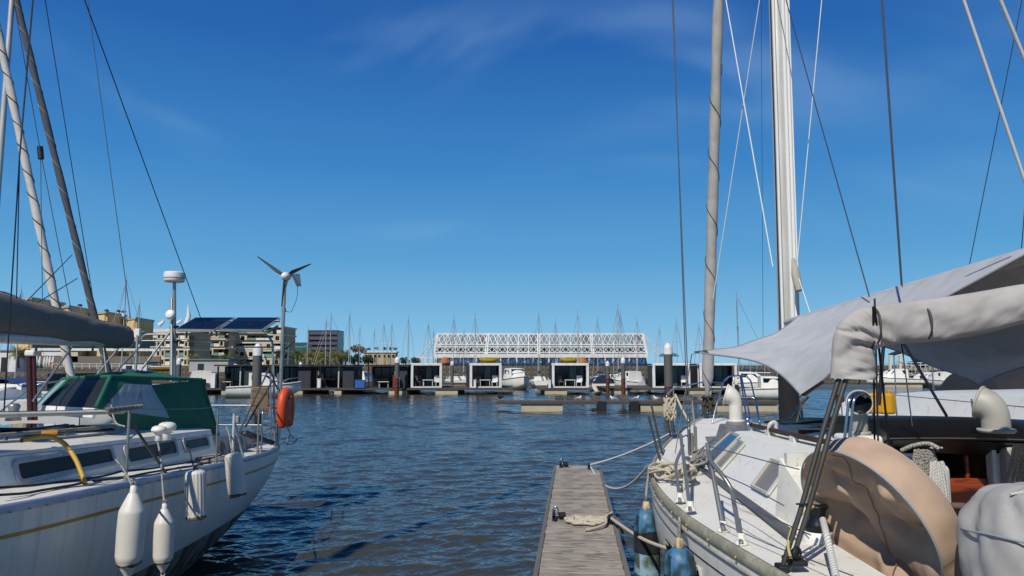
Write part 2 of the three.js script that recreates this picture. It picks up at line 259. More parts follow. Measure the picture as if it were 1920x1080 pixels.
// ---------- the yacht with the green spray hood ----------
const LY = thing('sailing_yacht', 'white sailing yacht with gold stripe, green spray hood and solar panels', 'sailing yacht', V(-4.62, 0, -8.3), -0.0803);
const lp = (px, py, d) => loc(LY, P(px, py, d));
const LH = hullForm([[-3.15, 0.86, 1.10, 0.52], [-2.4, 1.08, 1.12, 0.2], [-1.4, 1.28, 1.16, -0.12], [0, 1.46, 1.23, -0.4], [2, 1.61, 1.33, -0.5], [3.5, 1.64, 1.40, -0.5], [5.5, 1.36, 1.52, -0.45], [7.2, 0.7, 1.66, -0.2], [8.2, 0.02, 1.78, 0.3]]);
{
  const cream = M('ivory hull paint', '#e2ddd0', 0.28, { tex: 'streak' }), bottomMat = M('dull grey boot paint', '#8d8c85', 0.55, { tex: 'grime' });
  const gold = M('gold stripe', '#b98a2c', 0.4, { tex: 'mottle' }), teak = M('oiled teak', '#8a4f26', 0.5, { tex: 'wood', bump: ['wood', 0.002] });
  const hull = obj('hull', [...LH.strip(LH.S, z => Math.max(0.5, LH.K(z)), 0, 70, 12), LH.end(LH.z0)], cream, LY);
  obj('boot_paint', LH.strip(z => Math.max(0.5, LH.K(z)), () => -9, 0, 70, 6), bottomMat, hull);
  obj('gold_stripe', LH.strip(z => LH.S(z) - 0.165, z => LH.S(z) - 0.19, 0.003, 70, 1), gold, hull);
  const railMat = M('blue grey toe rail', '#aab4c4', 0.4, { metalness: 0.3, tex: 'mottle' });
  for (const s of [1, -1]) {
    const rail = obj('toe_rail', [grid(60, 3, (u, v) => { const z = lerp(LH.z0, LH.z1, u), x = Math.max(0.01, LH.B(z)), k = s > 0 ? v : 1 - v; const q = [[0.005, -0.03], [0.009, 0.0], [0.005, 0.024], [-0.018, 0.028]][Math.round(k * 3)]; return V(s * (x + q[0]), LH.S(z) + q[1], z); })], railMat, LY);
    if (s > 0) { const b = []; for (let z = -3; z < 5; z += 0.17) b.push(new THREE.SphereGeometry(0.007, 5, 4).translate(LH.B(z) + 0.012, LH.S(z) - 0.025, z)); obj('rivets', b, steel, rail).userData.kind = 'stuff'; }
  }
  obj('deck', LH.deck(0.0, 0.05), deckGel, LY);
  const cab = trunk([[-1.0, 0.93, 0.84, 1.22, 1.52, 0.08], [0.4, 1.0, 0.9, 1.26, 1.57, 0.1], [2.5, 1.06, 0.95, 1.36, 1.64, 0.12], [4.2, 1.0, 0.86, 1.42, 1.68, 0.12], [5.6, 0.72, 0.55, 1.5, 1.68, 0.1]]);
  const cabin = obj('cabin', cab.geos, M('cabin gelcoat', '#e6e2d6', 0.45, { tex: 'gelcoat' }), LY);
  const frameMat = M('oxidised window frame', '#b4b6b6', 0.5, { metalness: 0.3, tex: 'mottle' });
  function portlight(za, zb, w0, w1) {
    const a = cab.side(1, za, (w0 + w1) / 2), b = cab.side(1, zb, (w0 + w1) / 2), lo = cab.side(1, (za + zb) / 2, w0), hi = cab.side(1, (za + zb) / 2, w1);
    const e1 = a.clone().sub(b), L = e1.length(), e2 = hi.clone().sub(lo), H = e2.length(); e1.normalize(); e2.normalize(); const n = e1.clone().cross(e2).normalize(); if (n.x < 0) { n.negate(); } e1.copy(e2.clone().cross(n).normalize());
    const c = a.clone().add(b).multiplyScalar(0.5);
    const rect = (w, h, r) => { const s = new THREE.Shape(); s.moveTo(-w + r, -h); s.lineTo(w - r, -h); s.quadraticCurveTo(w, -h, w, -h + r); s.lineTo(w, h - r); s.quadraticCurveTo(w, h, w - r, h); s.lineTo(-w + r, h); s.quadraticCurveTo(-w, h, -w, h - r); s.lineTo(-w, -h + r); s.quadraticCurveTo(-w, -h, -w + r, -h); return s; };
    const m = new THREE.Matrix4().makeBasis(e1, e2, n).setPosition(c.addScaledVector(n, 0.004));
    const outer = rect(L / 2, H / 2, 0.06); outer.holes.push(rect(L / 2 - 0.035, H / 2 - 0.035, 0.035));
    const f = obj('window_frame', new THREE.ExtrudeGeometry(outer, { depth: 0.014, bevelEnabled: true, bevelSize: 0.003, bevelThickness: 0.003, bevelSegments: 1 }).applyMatrix4(m), frameMat, LY);
    const bolts = []; const nb = Math.round(L / 0.055); for (let i = 0; i <= nb; i++) for (const s of [-1, 1]) bolts.push(new THREE.SphereGeometry(0.006, 5, 4).translate(lerp(-L / 2 + 0.05, L / 2 - 0.05, i / nb), s * (H / 2 - 0.017), 0.018).applyMatrix4(m));
    obj('bolts', bolts, steel, f).userData.kind = 'stuff';
    obj('pane', new THREE.ExtrudeGeometry(rect(L / 2 - 0.03, H / 2 - 0.03, 0.03), { depth: 0.004, bevelEnabled: false }).applyMatrix4(m), M('curtained cabin glass', '#38332b', 0.25, { phys: 1, specularIntensity: 0.3, tex: 'mottle' }), f);
  }
  portlight(2.45, 1.15, 0.2, 0.84); portlight(0.98, -0.05, 0.2, 0.84); portlight(-0.2, -0.85, 0.28, 0.84);
  // cabin top gear
  const rails = [1, -1].map(s => Array.from({ length: 5 }, (_, i) => { const z = lerp(0.6, 3.6, i / 4); const p = cab.top(0.5 + s * 0.34, z); return V(p.x, p.y + 0.05, p.z); }));
  for (const r of rails) obj('handrail', [skin(r, r.map(() => 0.016), 6), ...r.map(p => rod(V(p.x, p.y - 0.06, p.z), p, 0.014))], M('bleached handrail', '#b3a998', 0.7, { tex: 'wood' }), LY);
  for (const [x, z, len] of [[-0.2, 2.3, 0.6], [0.35, 1.5, 0.5]]) { const y = cab.top(0.5, z).y; obj('deck_hatch', [rbox(len, 0.05, 0.5, 0.02, x, y + 0.02, z)], glassDark, LY); }
  const sag = (a, b, d, n = 7) => Array.from({ length: n }, (_, i) => { const t = i / (n - 1), p = a.clone().lerp(b, t); p.y -= d * 4 * t * (1 - t); return p; });
  for (let i = 0; i < 9; i++) { const x = -0.5 + i * 0.14 + rr(-0.03, 0.03), pts = []; for (let k = 0; k < 6; k++) { const z = lerp(4.2, 0.55, k / 5), xx = x + 0.05 * Math.sin(k * 1.3 + i * 2) + (i % 3) * 0.04 * k / 5, y = cab.top(clamp(0.5 + xx / 1.8), z).y; pts.push(V(xx, y + 0.016, z)); } obj('control_line', pipe(pts, 0.008 + 0.002 * (i % 3), 6, 5), i % 2 ? ropeDark : ropeFleck, LY); }
  for (const [px, py, d, r] of [[26, 770, 6.2, 0.05], [312, 812, 8.35, 0.05]]) { const p = lp(px, py, d); obj('winch', lathe([[0, -0.08], [r * 1.2, -0.08], [r, -0.03], [r * 0.75, 0], [r * 0.95, 0.04], [r * 0.6, 0.06], [0, 0.06]], 18).translate(p.x, p.y, p.z), r > 0.05 ? whiteGel : steelDull, LY); }
  // white mushroom ventilators on the coach roof
  for (const [px, py, d, s] of [[313, 808, 7.9, 1.0], [298, 812, 7.5, 0.8]]) { const p = lp(px, py, d); obj('mushroom_vent', lathe([[0, -0.1], [0.045, -0.1], [0.04, -0.02], [0.05, 0.0], [0.088, 0.02], [0.094, 0.045], [0.08, 0.075], [0.05, 0.09], [0, 0.095]].map(q => [q[0] * s, q[1] * s]), 20).translate(p.x, p.y, p.z), whiteGel, LY); }
  { const r = [lp(40, 826, 5.9), lp(85, 818, 6.1), lp(118, 830, 6.15), lp(140, 858, 6.1), lp(152, 885, 6.05), lp(160, 908, 6.0)]; obj('shore_hose', pipe(r, 0.019, 8, 8), M('yellow hose', '#c9a23a', 0.55, { tex: 'mottle' }), LY); obj('hose_plug', rod(lp(78, 814, 6.2), lp(108, 812, 6.25), 0.03, 0.025, 10), M('amber plug', '#b37716', 0.5), LY); }
  for (const [a, b] of [[[175, 902, 6.1], [400, 868, 8.2]], [[0, 914, 5.2], [230, 884, 6.6]], [[230, 884, 6.6], [420, 852, 8.6]], [[0, 928, 5.1], [170, 900, 6.2]]]) { const p = sag(lp(...a), lp(...b), 0.02, 6); p.forEach((v, i) => { v.x += 0.02 * Math.sin(i * 2.1); v.y = Math.max(v.y, LH.S(v.z) + 0.03); }); obj('deck_line', pipe(p, 0.010, 6, 6), ropeDark, LY); }
  { const c = lp(398, 862, 8.4), pts = []; for (let i = 0; i < 40; i++) { const a = i * 0.55, r = 0.16 - 0.0015 * i; pts.push(V(c.x + Math.cos(a) * r, LH.S(c.z) + 0.04 + 0.004 * (i % 9), c.z + Math.sin(a) * r * 1.5)); } obj('coiled_line', pipe(pts, 0.012, 6, 3), ropeFleck, LY); }
  // stanchions, gate and lifelines
  const foot = d => { const z = loc(LY, V(-3.4, 0, -d)).z; return V(LH.B(z) - 0.05, LH.S(z), z); };
  const posts = [];
  for (const [d, h] of [[3.6, 0.62], [6.32, 0.62], [8.2, 0.62], [9.75, 0.6]]) { const f = foot(d), t = f.clone(); t.y += h; posts.push(t); const s = obj('stanchion', [rod(f, t, 0.0125, 0.0125, 10), rod(f, f.clone().add(V(0, 0.06, 0)), 0.02)], steelDull, LY); if (Math.abs(d - 6.32) < 0.1) { const b = t.clone().add(V(0, -0.09, 0)), e = foot(7.05); obj('brace', rod(b, e, 0.012, 0.012), darkTube, s); obj('lashed_fender_board', rod(t.clone().add(V(-0.02, 0, 0.28)), t.clone().add(V(0.03, 0.01, -0.12)), 0.022, 0.02), ropeFleck, s); } }
  { const f = foot(8.72), t = f.clone().add(V(0, 0.55, 0)), g = f.clone().add(V(-0.05, 0, -0.4)); obj('gate_stanchion', [rod(f, t, 0.016), rod(t.clone().add(V(0, -0.08, 0)), g, 0.014)], M('white enamelled tube', '#c9ccd0', 0.4, { tex: 'mottle' }), LY); posts.splice(3, 0, t); }
  for (const dy of [0, -0.29]) for (let i = 0; i < posts.length - 1; i++) { if (i === 2 && dy) continue; const a = posts[i].clone(), b = posts[i + 1].clone(); a.y += dy; b.y += dy; obj('lifeline', skin(sag(a, b, 0.015, 5), Array(5).fill(0.0035), 5), wire, LY); }
  obj('whisker_pole', rod(lp(-60, 780, 5.2), lp(232, 772, 6.3), 0.02, 0.018, 10), M('cream pole', '#cfc8b4', 0.6, { tex: 'streak' }), LY);
  // pushpit
  const tr = (x, y, z) => V(x, y, z), S0 = LH.S(-3);
  obj('pushpit', [bent([foot(9.95).setY(S0), foot(9.95).setY(S0 + 0.62), tr(0.82, S0 + 0.6, -3.05), tr(-0.82, S0 + 0.6, -3.05), tr(-1.05, S0 + 0.6, -2.0), tr(-1.05, S0, -2.0)], 0.0135, 0.1), bent([foot(9.95).setY(S0 + 0.32), tr(0.84, S0 + 0.31, -3.03), tr(-0.84, S0 + 0.31, -3.03), tr(-1.05, S0 + 0.31, -2.0)], 0.011, 0.1), rod(tr(0.55, S0, -3.06), tr(0.55, S0 + 0.6, -3.06), 0.0125), rod(tr(-0.55, S0, -3.06), tr(-0.55, S0 + 0.6, -3.06), 0.0125)], steel, LY);
  // stern gear gallows with three cross rails
  { const q = (px, py) => lp(px, py, 11.1); const tubes = [[627, 252, 508], [639, 262, 512], [651, 282, 514]];
    obj('gear_arch', [bent([lp(214, 700, 10.6), q(262, 650), q(268, 627), q(500, 627), q(511, 640), lp(513, 700, 11.05), lp(515, 838, 11.0)], 0.017, 0.12, 8), ...tubes.slice(1).map(([y, a, b]) => rod(q(a, y), q(b, y), 0.0115)), rod(q(258, 627), lp(254, 700, 10.6), 0.02), rod(q(328, 610), lp(258, 702, 10.6), 0.017), rod(q(322, 560), lp(322, 716, 10.8), 0.026, 0.028)], steelDull, LY);
    obj('arch_box', rbox(0.085, 0.14, 0.06, 0.012, ...q(258, 625).toArray()), whitePlain, LY);
    obj('stern_ladder', [rod(lp(507, 700, 11), lp(508, 835, 10.95), 0.014), rod(lp(521, 700, 11.1), lp(524, 832, 11.05), 0.014), ...[715, 740, 765, 790, 815].map(y => rod(lp(507, y, 11), lp(522.5, y, 11.08), 0.011))], steel, LY);
    for (const [a, b, r, m] of [[[505, 690, 11], [446, 815, 10.2], 0.012, darkTube], [[512, 712, 11], [460, 800, 10.4], 0.014, darkTube], [[497, 668, 11], [520, 730, 11], 0.01, black], [[535, 655, 11.2], [552, 640, 11.3], 0.01, black], [[500, 735, 11], [482, 762, 11], 0.014, steel]]) obj('support_strut', rod(lp(...a), lp(...b), r), m, LY); }
  // radar scanner on its pole
  { const p = q => lp(327, q, 11.0); const pole = obj('radar_pole', rod(p(722), p(530), 0.027, 0.024, 12), steelDull, LY); const c = p(520);
    obj('radar_scanner', [lathe([[0, -0.075], [0.13, -0.072], [0.145, -0.05], [0.15, -0.02], [0.15, 0.062], [0.14, 0.078], [0, 0.085]], 28).translate(c.x, c.y, c.z)], whitePlain, LY); obj('radar_seam', lathe([[0.1495, -0.022], [0.153, -0.02], [0.153, -0.008], [0.1495, -0.006]], 28).translate(c.x, c.y, c.z), M('grey gasket', '#777', 0.7), LY);
    const k = lp(320, 590, 10.9); obj('hailer_horn', [lathe([[0, 0.05], [0.045, 0.05], [0.068, 0.03], [0.075, 0], [0.06, -0.04], [0.03, -0.06], [0, -0.06]], 18).rotateX(1.3).translate(k.x, k.y, k.z), rod(k, lp(326, 592, 11), 0.02)], whitePlain, LY); obj('pole_clamps', [rod(lp(327, 614, 11).add(V(-0.06, 0, 0)), lp(327, 614, 11).add(V(0.06, 0, 0)), 0.03), rod(lp(327, 640, 11).add(V(-0.05, 0, 0)), lp(327, 640, 11).add(V(0.05, 0, 0)), 0.028)], black, LY); }
  // two solar panels on a tilted frame
  { const cell = M('solar cell', '#0a1024', 0.35, { phys: 1, specularIntensity: 0.12 }), fr = M('panel frame', '#c3c5c4', 0.35, { metalness: 0.8 });
    for (const [n0, n1, f0, f1] of [[329, 402, 366, 441], [412, 492, 445, 526]]) {
      const A = lp(n0, 617, 10.8), B = lp(n1, 618, 10.8), C = lp(f1, 595, 11.75), D = lp(f0, 595, 11.75);
      const panel = obj('solar_panel', poly([A, B, C, D], 0.035), fr, LY); const up = B.clone().sub(A).cross(D.clone().sub(A)).normalize(); const at = (u, v) => A.clone().lerp(B, u).lerp(D.clone().lerp(C, u), v).addScaledVector(up, 0.004);
      for (let i = 0; i < 4; i++) for (let j = 0; j < 6; j++) obj('solar_cell', poly([at(0.03 + i * 0.236, 0.03 + j * 0.157), at(0.03 + i * 0.236 + 0.228, 0.03 + j * 0.157), at(0.03 + i * 0.236 + 0.228, 0.03 + j * 0.157 + 0.15), at(0.03 + i * 0.236, 0.03 + j * 0.157 + 0.15)], 0.003), cell, panel);
    }
    obj('panel_mount', [rod(lp(335, 620, 10.85), lp(500, 621, 10.85), 0.018), rod(lp(372, 602, 11.5), lp(524, 602, 11.5), 0.018), rod(lp(408, 620, 10.85), lp(443, 601, 11.6), 0.015), rod(lp(503, 622, 10.9), lp(520, 612, 11.2), 0.02), rod(lp(515, 615, 11.1), lp(515, 627, 11.1), 0.03), rod(lp(420, 618, 10.9), lp(420, 627, 11.1), 0.015), rod(lp(350, 618, 10.9), lp(350, 627, 11.1), 0.015)], darkTube, LY); }
  // wind generator
  { const d = 11.2; const pole = obj('turbine_pole', [rod(lp(521, 838, 11.05), lp(534, 533, d), 0.03, 0.024, 12), rod(lp(523, 780, 11.1), lp(523.5, 772, 11.1), 0.036), rod(lp(532, 585, d), lp(532.3, 578, d), 0.036)], steelDull, LY);
    const t = new THREE.Group(); t.name = 'wind_turbine'; LY.add(t); const hub = lp(535, 518, d - 0.1);
    obj('turbine_body', [lathe([[0, 0.075], [0.03, 0.068], [0.055, 0.04], [0.066, 0], [0.066, -0.04], [0.05, -0.11], [0, -0.14]], 20).rotateX(Math.PI / 2).translate(hub.x, hub.y, hub.z), rod(hub.clone().add(V(0, -0.04, -0.04)), lp(534, 536, d), 0.035, 0.03, 12)], M('turbine white', '#e8e8e2', 0.35, { tex: 'mottle' }), t);
    obj('tail_fin', [poly([lp(546, 514, d), lp(560, 513, d + 0.2), lp(563, 537, d + 0.25), lp(556, 537, d + 0.25)], 0.02), rod(hub, lp(550, 516, d + 0.1), 0.03, 0.02)], whitePlain, t);
    const bladeM = M('carbon blade', '#0c0d10', 0.65);
    for (const [px, py, dd] of [[483, 481, d], [583, 495, d + 0.05], [528, 575, d - 0.12]]) { const tip = lp(px, py, dd), dir = tip.clone().sub(hub), side = dir.clone().cross(V(0, 0, 1)).normalize(); obj('blade', poly([hub.clone().addScaledVector(side, 0.02).addScaledVector(dir, 0.06), hub.clone().addScaledVector(side, -0.02).addScaledVector(dir, 0.12), hub.clone().addScaledVector(side, -0.03).addScaledVector(dir, 0.3).add(V(0, 0, 0.02)), tip.clone().addScaledVector(side, -0.006), tip.clone().addScaledVector(side, 0.006), hub.clone().addScaledVector(side, 0.02).addScaledVector(dir, 0.3)], 0.012), bladeM, t); }
    obj('turbine_cable', pipe([lp(558, 537, d + 0.2), lp(557, 556, d), lp(552, 572, d), lp(545, 585, d), lp(535, 582, d)], 0.004, 5), black, t); }
  // tiller, cockpit coaming and stern seat
  obj('cockpit_coaming', [...trunk([[-2.6, 0.72, 0.66, 1.1, 1.3, 0.0], [-1.0, 0.9, 0.82, 1.2, 1.45, 0.0]], 8, 2).geos.slice(1)], M('coaming gelcoat', '#b9b2a2', 0.6, { tex: 'grime' }), LY);
  obj('stern_seat', rbox(1.3, 0.04, 0.42, 0.015, 0, 1.2, -2.85), teak, LY);
  { const a = lp(452, 808, 10.0), b = lp(503, 826, 10.6); obj('stowed_boarding_plank', [poly([a, a.clone().add(V(0.12, 0.02, 0.1)), b.clone().add(V(0.14, 0, 0.1)), b], 0.05)], M('grey weathered wood', '#6d6760', 0.8, { tex: 'wood' }), LY); }
  obj('outboard_bracket', [rbox(0.26, 0.42, 0.05, 0.02, ...lp(487, 752, 11.2).toArray(), 0.5)], M('worn plywood', '#a08a70', 0.7, { tex: 'wood' }), LY);
  obj('bracket_motor', [rbox(0.1, 0.16, 0.12, 0.03, ...lp(485, 785, 11.1).toArray()), rod(lp(478, 775, 11.1), lp(490, 795, 11.1), 0.02)], black, LY); obj('gps_box', rbox(0.1, 0.11, 0.07, 0.02, ...lp(443, 787, 10.3).toArray()), M('grey plastic', '#8d8b82', 0.6), LY);
  // mast, boom and grey sail cover
  const boomY = 2.56, mastZ = 4.9; obj('mast', rod(V(0, 1.6, mastZ), V(0, 14, mastZ), 0.09, 0.075, 16), alu, LY);
  const boomEnd = lp(247, 640, 8.85); obj('boom', rod(V(0, 2.55, mastZ - 0.1), boomEnd.clone().add(V(0, -0.03, 0.05)), 0.055, 0.05, 12), alu, LY);
  { const pts = [], rad = [], N = 70; for (let i = 0; i <= N; i++) { const t = i / N; const p = V(0, 2.98, mastZ - 0.2).lerp(boomEnd.clone().add(V(0, 0.03, 0.02)), t); p.y += -0.0 + (1 - t) * 0.02; pts.push(p); rad.push(i === 0 || i === N ? 0.06 : (0.27 - 0.12 * t) * (t > 0.97 ? 0.9 : 1) * (1 + 0.02 * Math.sin(i * 0.9) * t)); }
    obj('sail_cover', skin(pts, rad, 30, (t, a) => (1 - 0.42 * Math.abs(Math.sin(a))) * (1 + 0.03 * Math.sin(a * 3 + t * 34) * (0.3 + t) - 0.05 * Math.pow(Math.abs(Math.sin(t * 26 + a * 1.2 + 2 * fbm(t, a / 6.2832, 9, 5, 3, 95))), 6) * smooth(0.35, 0.7, t) + 0.4 * (fbm(t, a / 6.2832, 14, 4, 4, 91) - 0.5) * (0.4 + 0.6 * smooth(0.3, 0.8, t)))), M('charcoal canvas', '#75716b', 0.85, { tex: 'weave', bump: ['weave', 0.001] }), LY);
    const strapM = M('grey webbing', '#74756f', 0.8); for (const t of [0.3, 0.5, 0.68, 0.84]) { const c = V(0, 2.5, mastZ - 0.2).lerp(boomEnd, t); obj('cover_tie', rod(c.clone().add(V(0.09, -0.06, 0)), c.clone().add(V(0.09, -0.12, 0)), 0.01, 0.012), strapM, LY); } }
  { const b = lp(58, 788, 7.6), t = lp(55, 664, 7.6); obj('boom_crutch', [rod(b, t, 0.032, 0.032, 12), rod(b.clone().add(V(0.05, 0, 0)), t.clone().add(V(0.05, 0, 0)), 0.02, 0.02, 8)], M('maroon paint', '#4c1d24', 0.5, { tex: 'rough' }), LY); obj('crutch_pad', rbox(0.11, 0.06, 0.1, 0.02, t.x + 0.03, t.y + 0.01, t.z), whitePlain, LY); }
  // standing and running rigging that comes down to this yacht
  const mastHead = V(0, 13.9, mastZ);
  for (const [a, b, r, m] of [
    [[-60, -600, 5.2], [382, 612, 11.2], 0.006, wireDark], [[118, -340, 8.5], [245, 598, 9.4], 0.005, wire], [[75, -60, 7.6], [178, 582, 9.0], 0.0045, wireDark],
    [[72, -120, 5.2], [37, 290, 6.2], 0.007, wire], [[37, 290, 6.2], [7, 780, 6.5], 0.006, wireDark], [[37, 290, 6.2], [31, 560, 6.4], 0.0045, wireDark], [[8, -100, 6], [76, 285, 7.5], 0.004, wire], [[76, 285, 7.5], [80, 595, 7.6], 0.004, wire], [[76, 285, 7.5], [137, 600, 8.2], 0.004, wire],
    [[50, 565, 7.5], [135, 478, 10], 0.006, wireDark], [[58, 575, 7.5], [145, 522, 10], 0.006, wireDark], [[188, 600, 8.8], [205, 745, 8.2], 0.009, steelDull], [[62, 752, 7.3], [135, 650, 8.0], 0.012, steelDull], [[180, 705, 9.5], [222, 653, 9.8], 0.012, steelDull]]) obj('stay', rod(lp(...a), lp(...b), r, r, 6), m, LY);
  obj('rigging_block', rod(lp(75, 275, 7.5), lp(77, 298, 7.5), 0.03, 0.03, 8), black, LY);
}
// green spray hood (a part of the yacht)
{
  const hood = new THREE.Group(); hood.name = 'spray_hood'; LY.add(hood);
  const green = M('bottle green canvas', '#12644c', 0.8, { tex: 'weave', bump: ['weave', 0.0012] }), clear = M('hazy vinyl window', '#c9ccc8', 0.32, { phys: 1, transmission: 0.5, thickness: 0, tex: 'mottle' }), tint = M('smoky vinyl window', '#34383a', 0.35, { phys: 1, specularIntensity: 0.35, transmission: 0.35, thickness: 0, tex: 'mottle' });
  const BL = lp(82, 760, 7.75), BR = lp(180, 765, 7.25), TL = lp(132, 709, 8.1), TR = lp(207, 706, 7.75), OL = lp(62, 768, 8.3), OTL = lp(118, 711, 8.6), AR = lp(378, 712, 9.35), AL = lp(280, 704, 10.2), FAR = lp(412, 827, 9.75), MBR = lp(228, 800, 7.7);
  const sheet = (a, b, c, d, bulge, nu = 12, nv = 12, w = 0.006) => { const n = b.clone().sub(a).cross(d.clone().sub(a)).normalize(); return slabGrid(nu, nv, (u, v) => { const p = a.clone().lerp(b, u).lerp(d.clone().lerp(c, u), v); return p.addScaledVector(n, bulge * 16 * u * (1 - u) * v * (1 - v) + w * Math.sin(u * 19 + v * 7)); }, 0.004); };
  obj('roof', sheet(TR, AR, AL, TL, 0.07, 20, 10, 0.012), green, hood);
  // side: green aft panel and a skirt, with a clear window let into it
  const s1 = lp(234, 719, 7.9), s2 = lp(286, 722, 8.4), s3 = lp(318, 784, 8.55), s4 = lp(250, 775, 7.9), s5 = lp(192, 768, 7.4);
  obj('side_panel', [...sheet(lp(258, 806, 8.05), FAR, AR, s2, 0.05, 14, 12), ...sheet(s5, s4, lp(258, 806, 8.05), MBR, 0.01, 5, 4, 0.002), ...sheet(s4, s3, lp(330, 815, 8.75), lp(258, 806, 8.05), 0.01, 5, 4, 0.002), ...sheet(s1, s2, AR.clone().lerp(TR, 0.6), TR, 0.0, 6, 3, 0.001), ...sheet(BR, s5, s1, TR, 0.0, 5, 8, 0.002)], green, hood);
  obj('side_window', [...sheet(s5, s4, s2.clone().lerp(s1, 0.4), s1, 0.01, 8, 8, 0.004), ...sheet(s4, s3, s2, s2.clone().lerp(s1, 0.4), 0.01, 8, 8, 0.004)], clear, hood);
  obj('windscreen', sheet(BL, BR, TR, TL, 0.02, 8, 8, 0.003), tint, hood);
  obj('corner_window', sheet(OL, BL, TL, OTL, 0.02, 8, 8, 0.003), clear, hood);
  obj('windscreen_foot', [poly([BL.clone().add(V(0, -0.09, 0.05)), BR.clone().add(V(0, -0.09, 0.05)), BR.clone().add(V(0, 0, 0.02)), BL.clone().add(V(0, 0, 0.02))], 0.03)], whitePlain, hood);
  for (const [a, b] of [[BR, TR], [BL, TL], [TL, TR], [OL, OTL], [TR, AR], [AR, FAR], [OTL, TL]]) obj('binding', rod(a, b, 0.022, 0.022, 8), green, hood);
  obj('grab_rope', pipe([lp(205, 745, 7.6), lp(216, 790, 7.3), lp(235, 800, 7.2)], 0.008), ropeFleck, hood);
}

// fenders over the side
function fender(kind, s) {
  const prof = { long: [[0, -0.36], [0.028, -0.36], [0.034, -0.33], [0.05, -0.315], [0.112, -0.22], [0.122, -0.18], [0.124, 0], [0.12, 0.14], [0.112, 0.17], [0.045, 0.29], [0.034, 0.3], [0.03, 0.35], [0, 0.355]], drum: [[0, -0.25], [0.06, -0.25], [0.095, -0.243], [0.112, -0.22], [0.115, 0], [0.112, 0.21], [0.1, 0.238], [0.06, 0.25], [0, 0.25]] }[kind === 'long' ? 'long' : 'drum'];
  const g = lathe(prof, kind === 'ribbed' ? 72 : 30).scale(s, s, s); if (kind === 'ribbed') { const p = g.attributes.position; for (let i = 0; i < p.count; i++) { const a = Math.atan2(p.getZ(i), p.getX(i)), k = 1 + 0.035 * Math.cos(a * 18) * (Math.abs(p.getY(i)) < 0.235 * s ? 1 : 0); p.setX(i, p.getX(i) * k); p.setZ(i, p.getZ(i) * k); } g.computeVertexNormals(); }
  return g;
}
{
  const vinyl = M('white fender vinyl', '#e2ddd0', 0.45, { tex: 'mottle' }), foul = M('brown weed and barnacles', '#85735a', 0.95, { tex: 'grime', bump: ['rough', 0.01] });
  for (const [px, py, d, kind, s, tilt, label, top] of [
    [245, 996, 6.35, 'long', 0.76, -0.02, 'large smooth white fender with dirty tip, hanging beside the deck gate', [217, 862, 6.5]], [307, 1008, 6.85, 'long', 0.62, 0.02, 'smaller shaded white fender with a loose eye knot', [296, 830, 7.3]],
    [367, 927, 7.75, 'ribbed', 0.78, 0.05, 'ribbed white drum fender under the slanting stanchion rope', [348, 830, 8.3]], [441, 890, 8.75, 'drum', 0.8, 0.14, 'smooth cream drum fender closest to the stern', [424, 800, 8.9]]]) {
    const p = P(px, py, d); { const l = loc(LY, p), rr2 = (kind === 'long' ? 0.124 : 0.117) * s; let mx = 0; for (let y = l.y - 0.3; y < l.y + 0.3; y += 0.05) mx = Math.max(mx, LH.at(l.z, Math.min(y, LH.S(l.z))).x); const w = LY.localToWorld(V(mx + rr2 - 0.005, l.y, l.z)); const k = (px - 960) / FOCAL; const dd = -(w.x / k) ; p.copy(P(px, py, lerp(d, clamp(dd, d - 0.8, d + 0.3), 1))); } const f = thing('fender', label, 'fender', p, 0, 'fenders hung along the white yacht'); const inner = fender(kind, s); if (kind === 'long') inner.scale(1, 1.22, 1); else inner.scale(1, 1.12, 1);
    obj('fender_body', inner.rotateZ(tilt), vinyl, f);
    const H = kind === 'long' ? 0.44 * s : 0.28 * s, r = kind === 'long' ? 0.094 * s : 0.113 * s, y0 = kind === 'long' ? -0.305 * s : -0.262 * s;
    const ring = grid(36, 4, (u, v) => { const a = u * Math.PI * 2, e = kind === 'long' ? r + (v - 0.3) * 0.03 * s : r - Math.max(0, 0.3 - v) * 0.02; return V(Math.cos(a) * (e + 0.002), y0 + (v - 0.5) * 0.035 * s * (0.2 + 1.6 * fbm(u, v, 11, 2, 3, Math.round(px))), Math.sin(a) * (e + 0.002)); }); obj('weed_band', ring.rotateZ(tilt), foul, f);
    const end = P(...top).sub(p), eye = V(-Math.sin(tilt) * H, H * 0.96, 0); obj('lanyard', [pipe([eye.clone().add(V(0, -0.02, 0)), eye.clone().lerp(end, 0.3), eye.clone().lerp(end, 0.7).add(V(0.01, 0, 0)), end], 0.0085, 6, 5), new THREE.TorusGeometry(0.02 * s, 0.009, 6, 12).translate(eye.x, eye.y + 0.015, 0)], kind === 'ribbed' ? ropeDark : ropeFleck, f);
    if (kind === 'long') obj('end_eye', new THREE.TorusGeometry(0.022 * s, 0.011 * s, 8, 14).translate(0.007, -H - 0.01, 0), M('eye vinyl', '#b5ab97', 0.6, { tex: 'grime' }), f);
  }
}
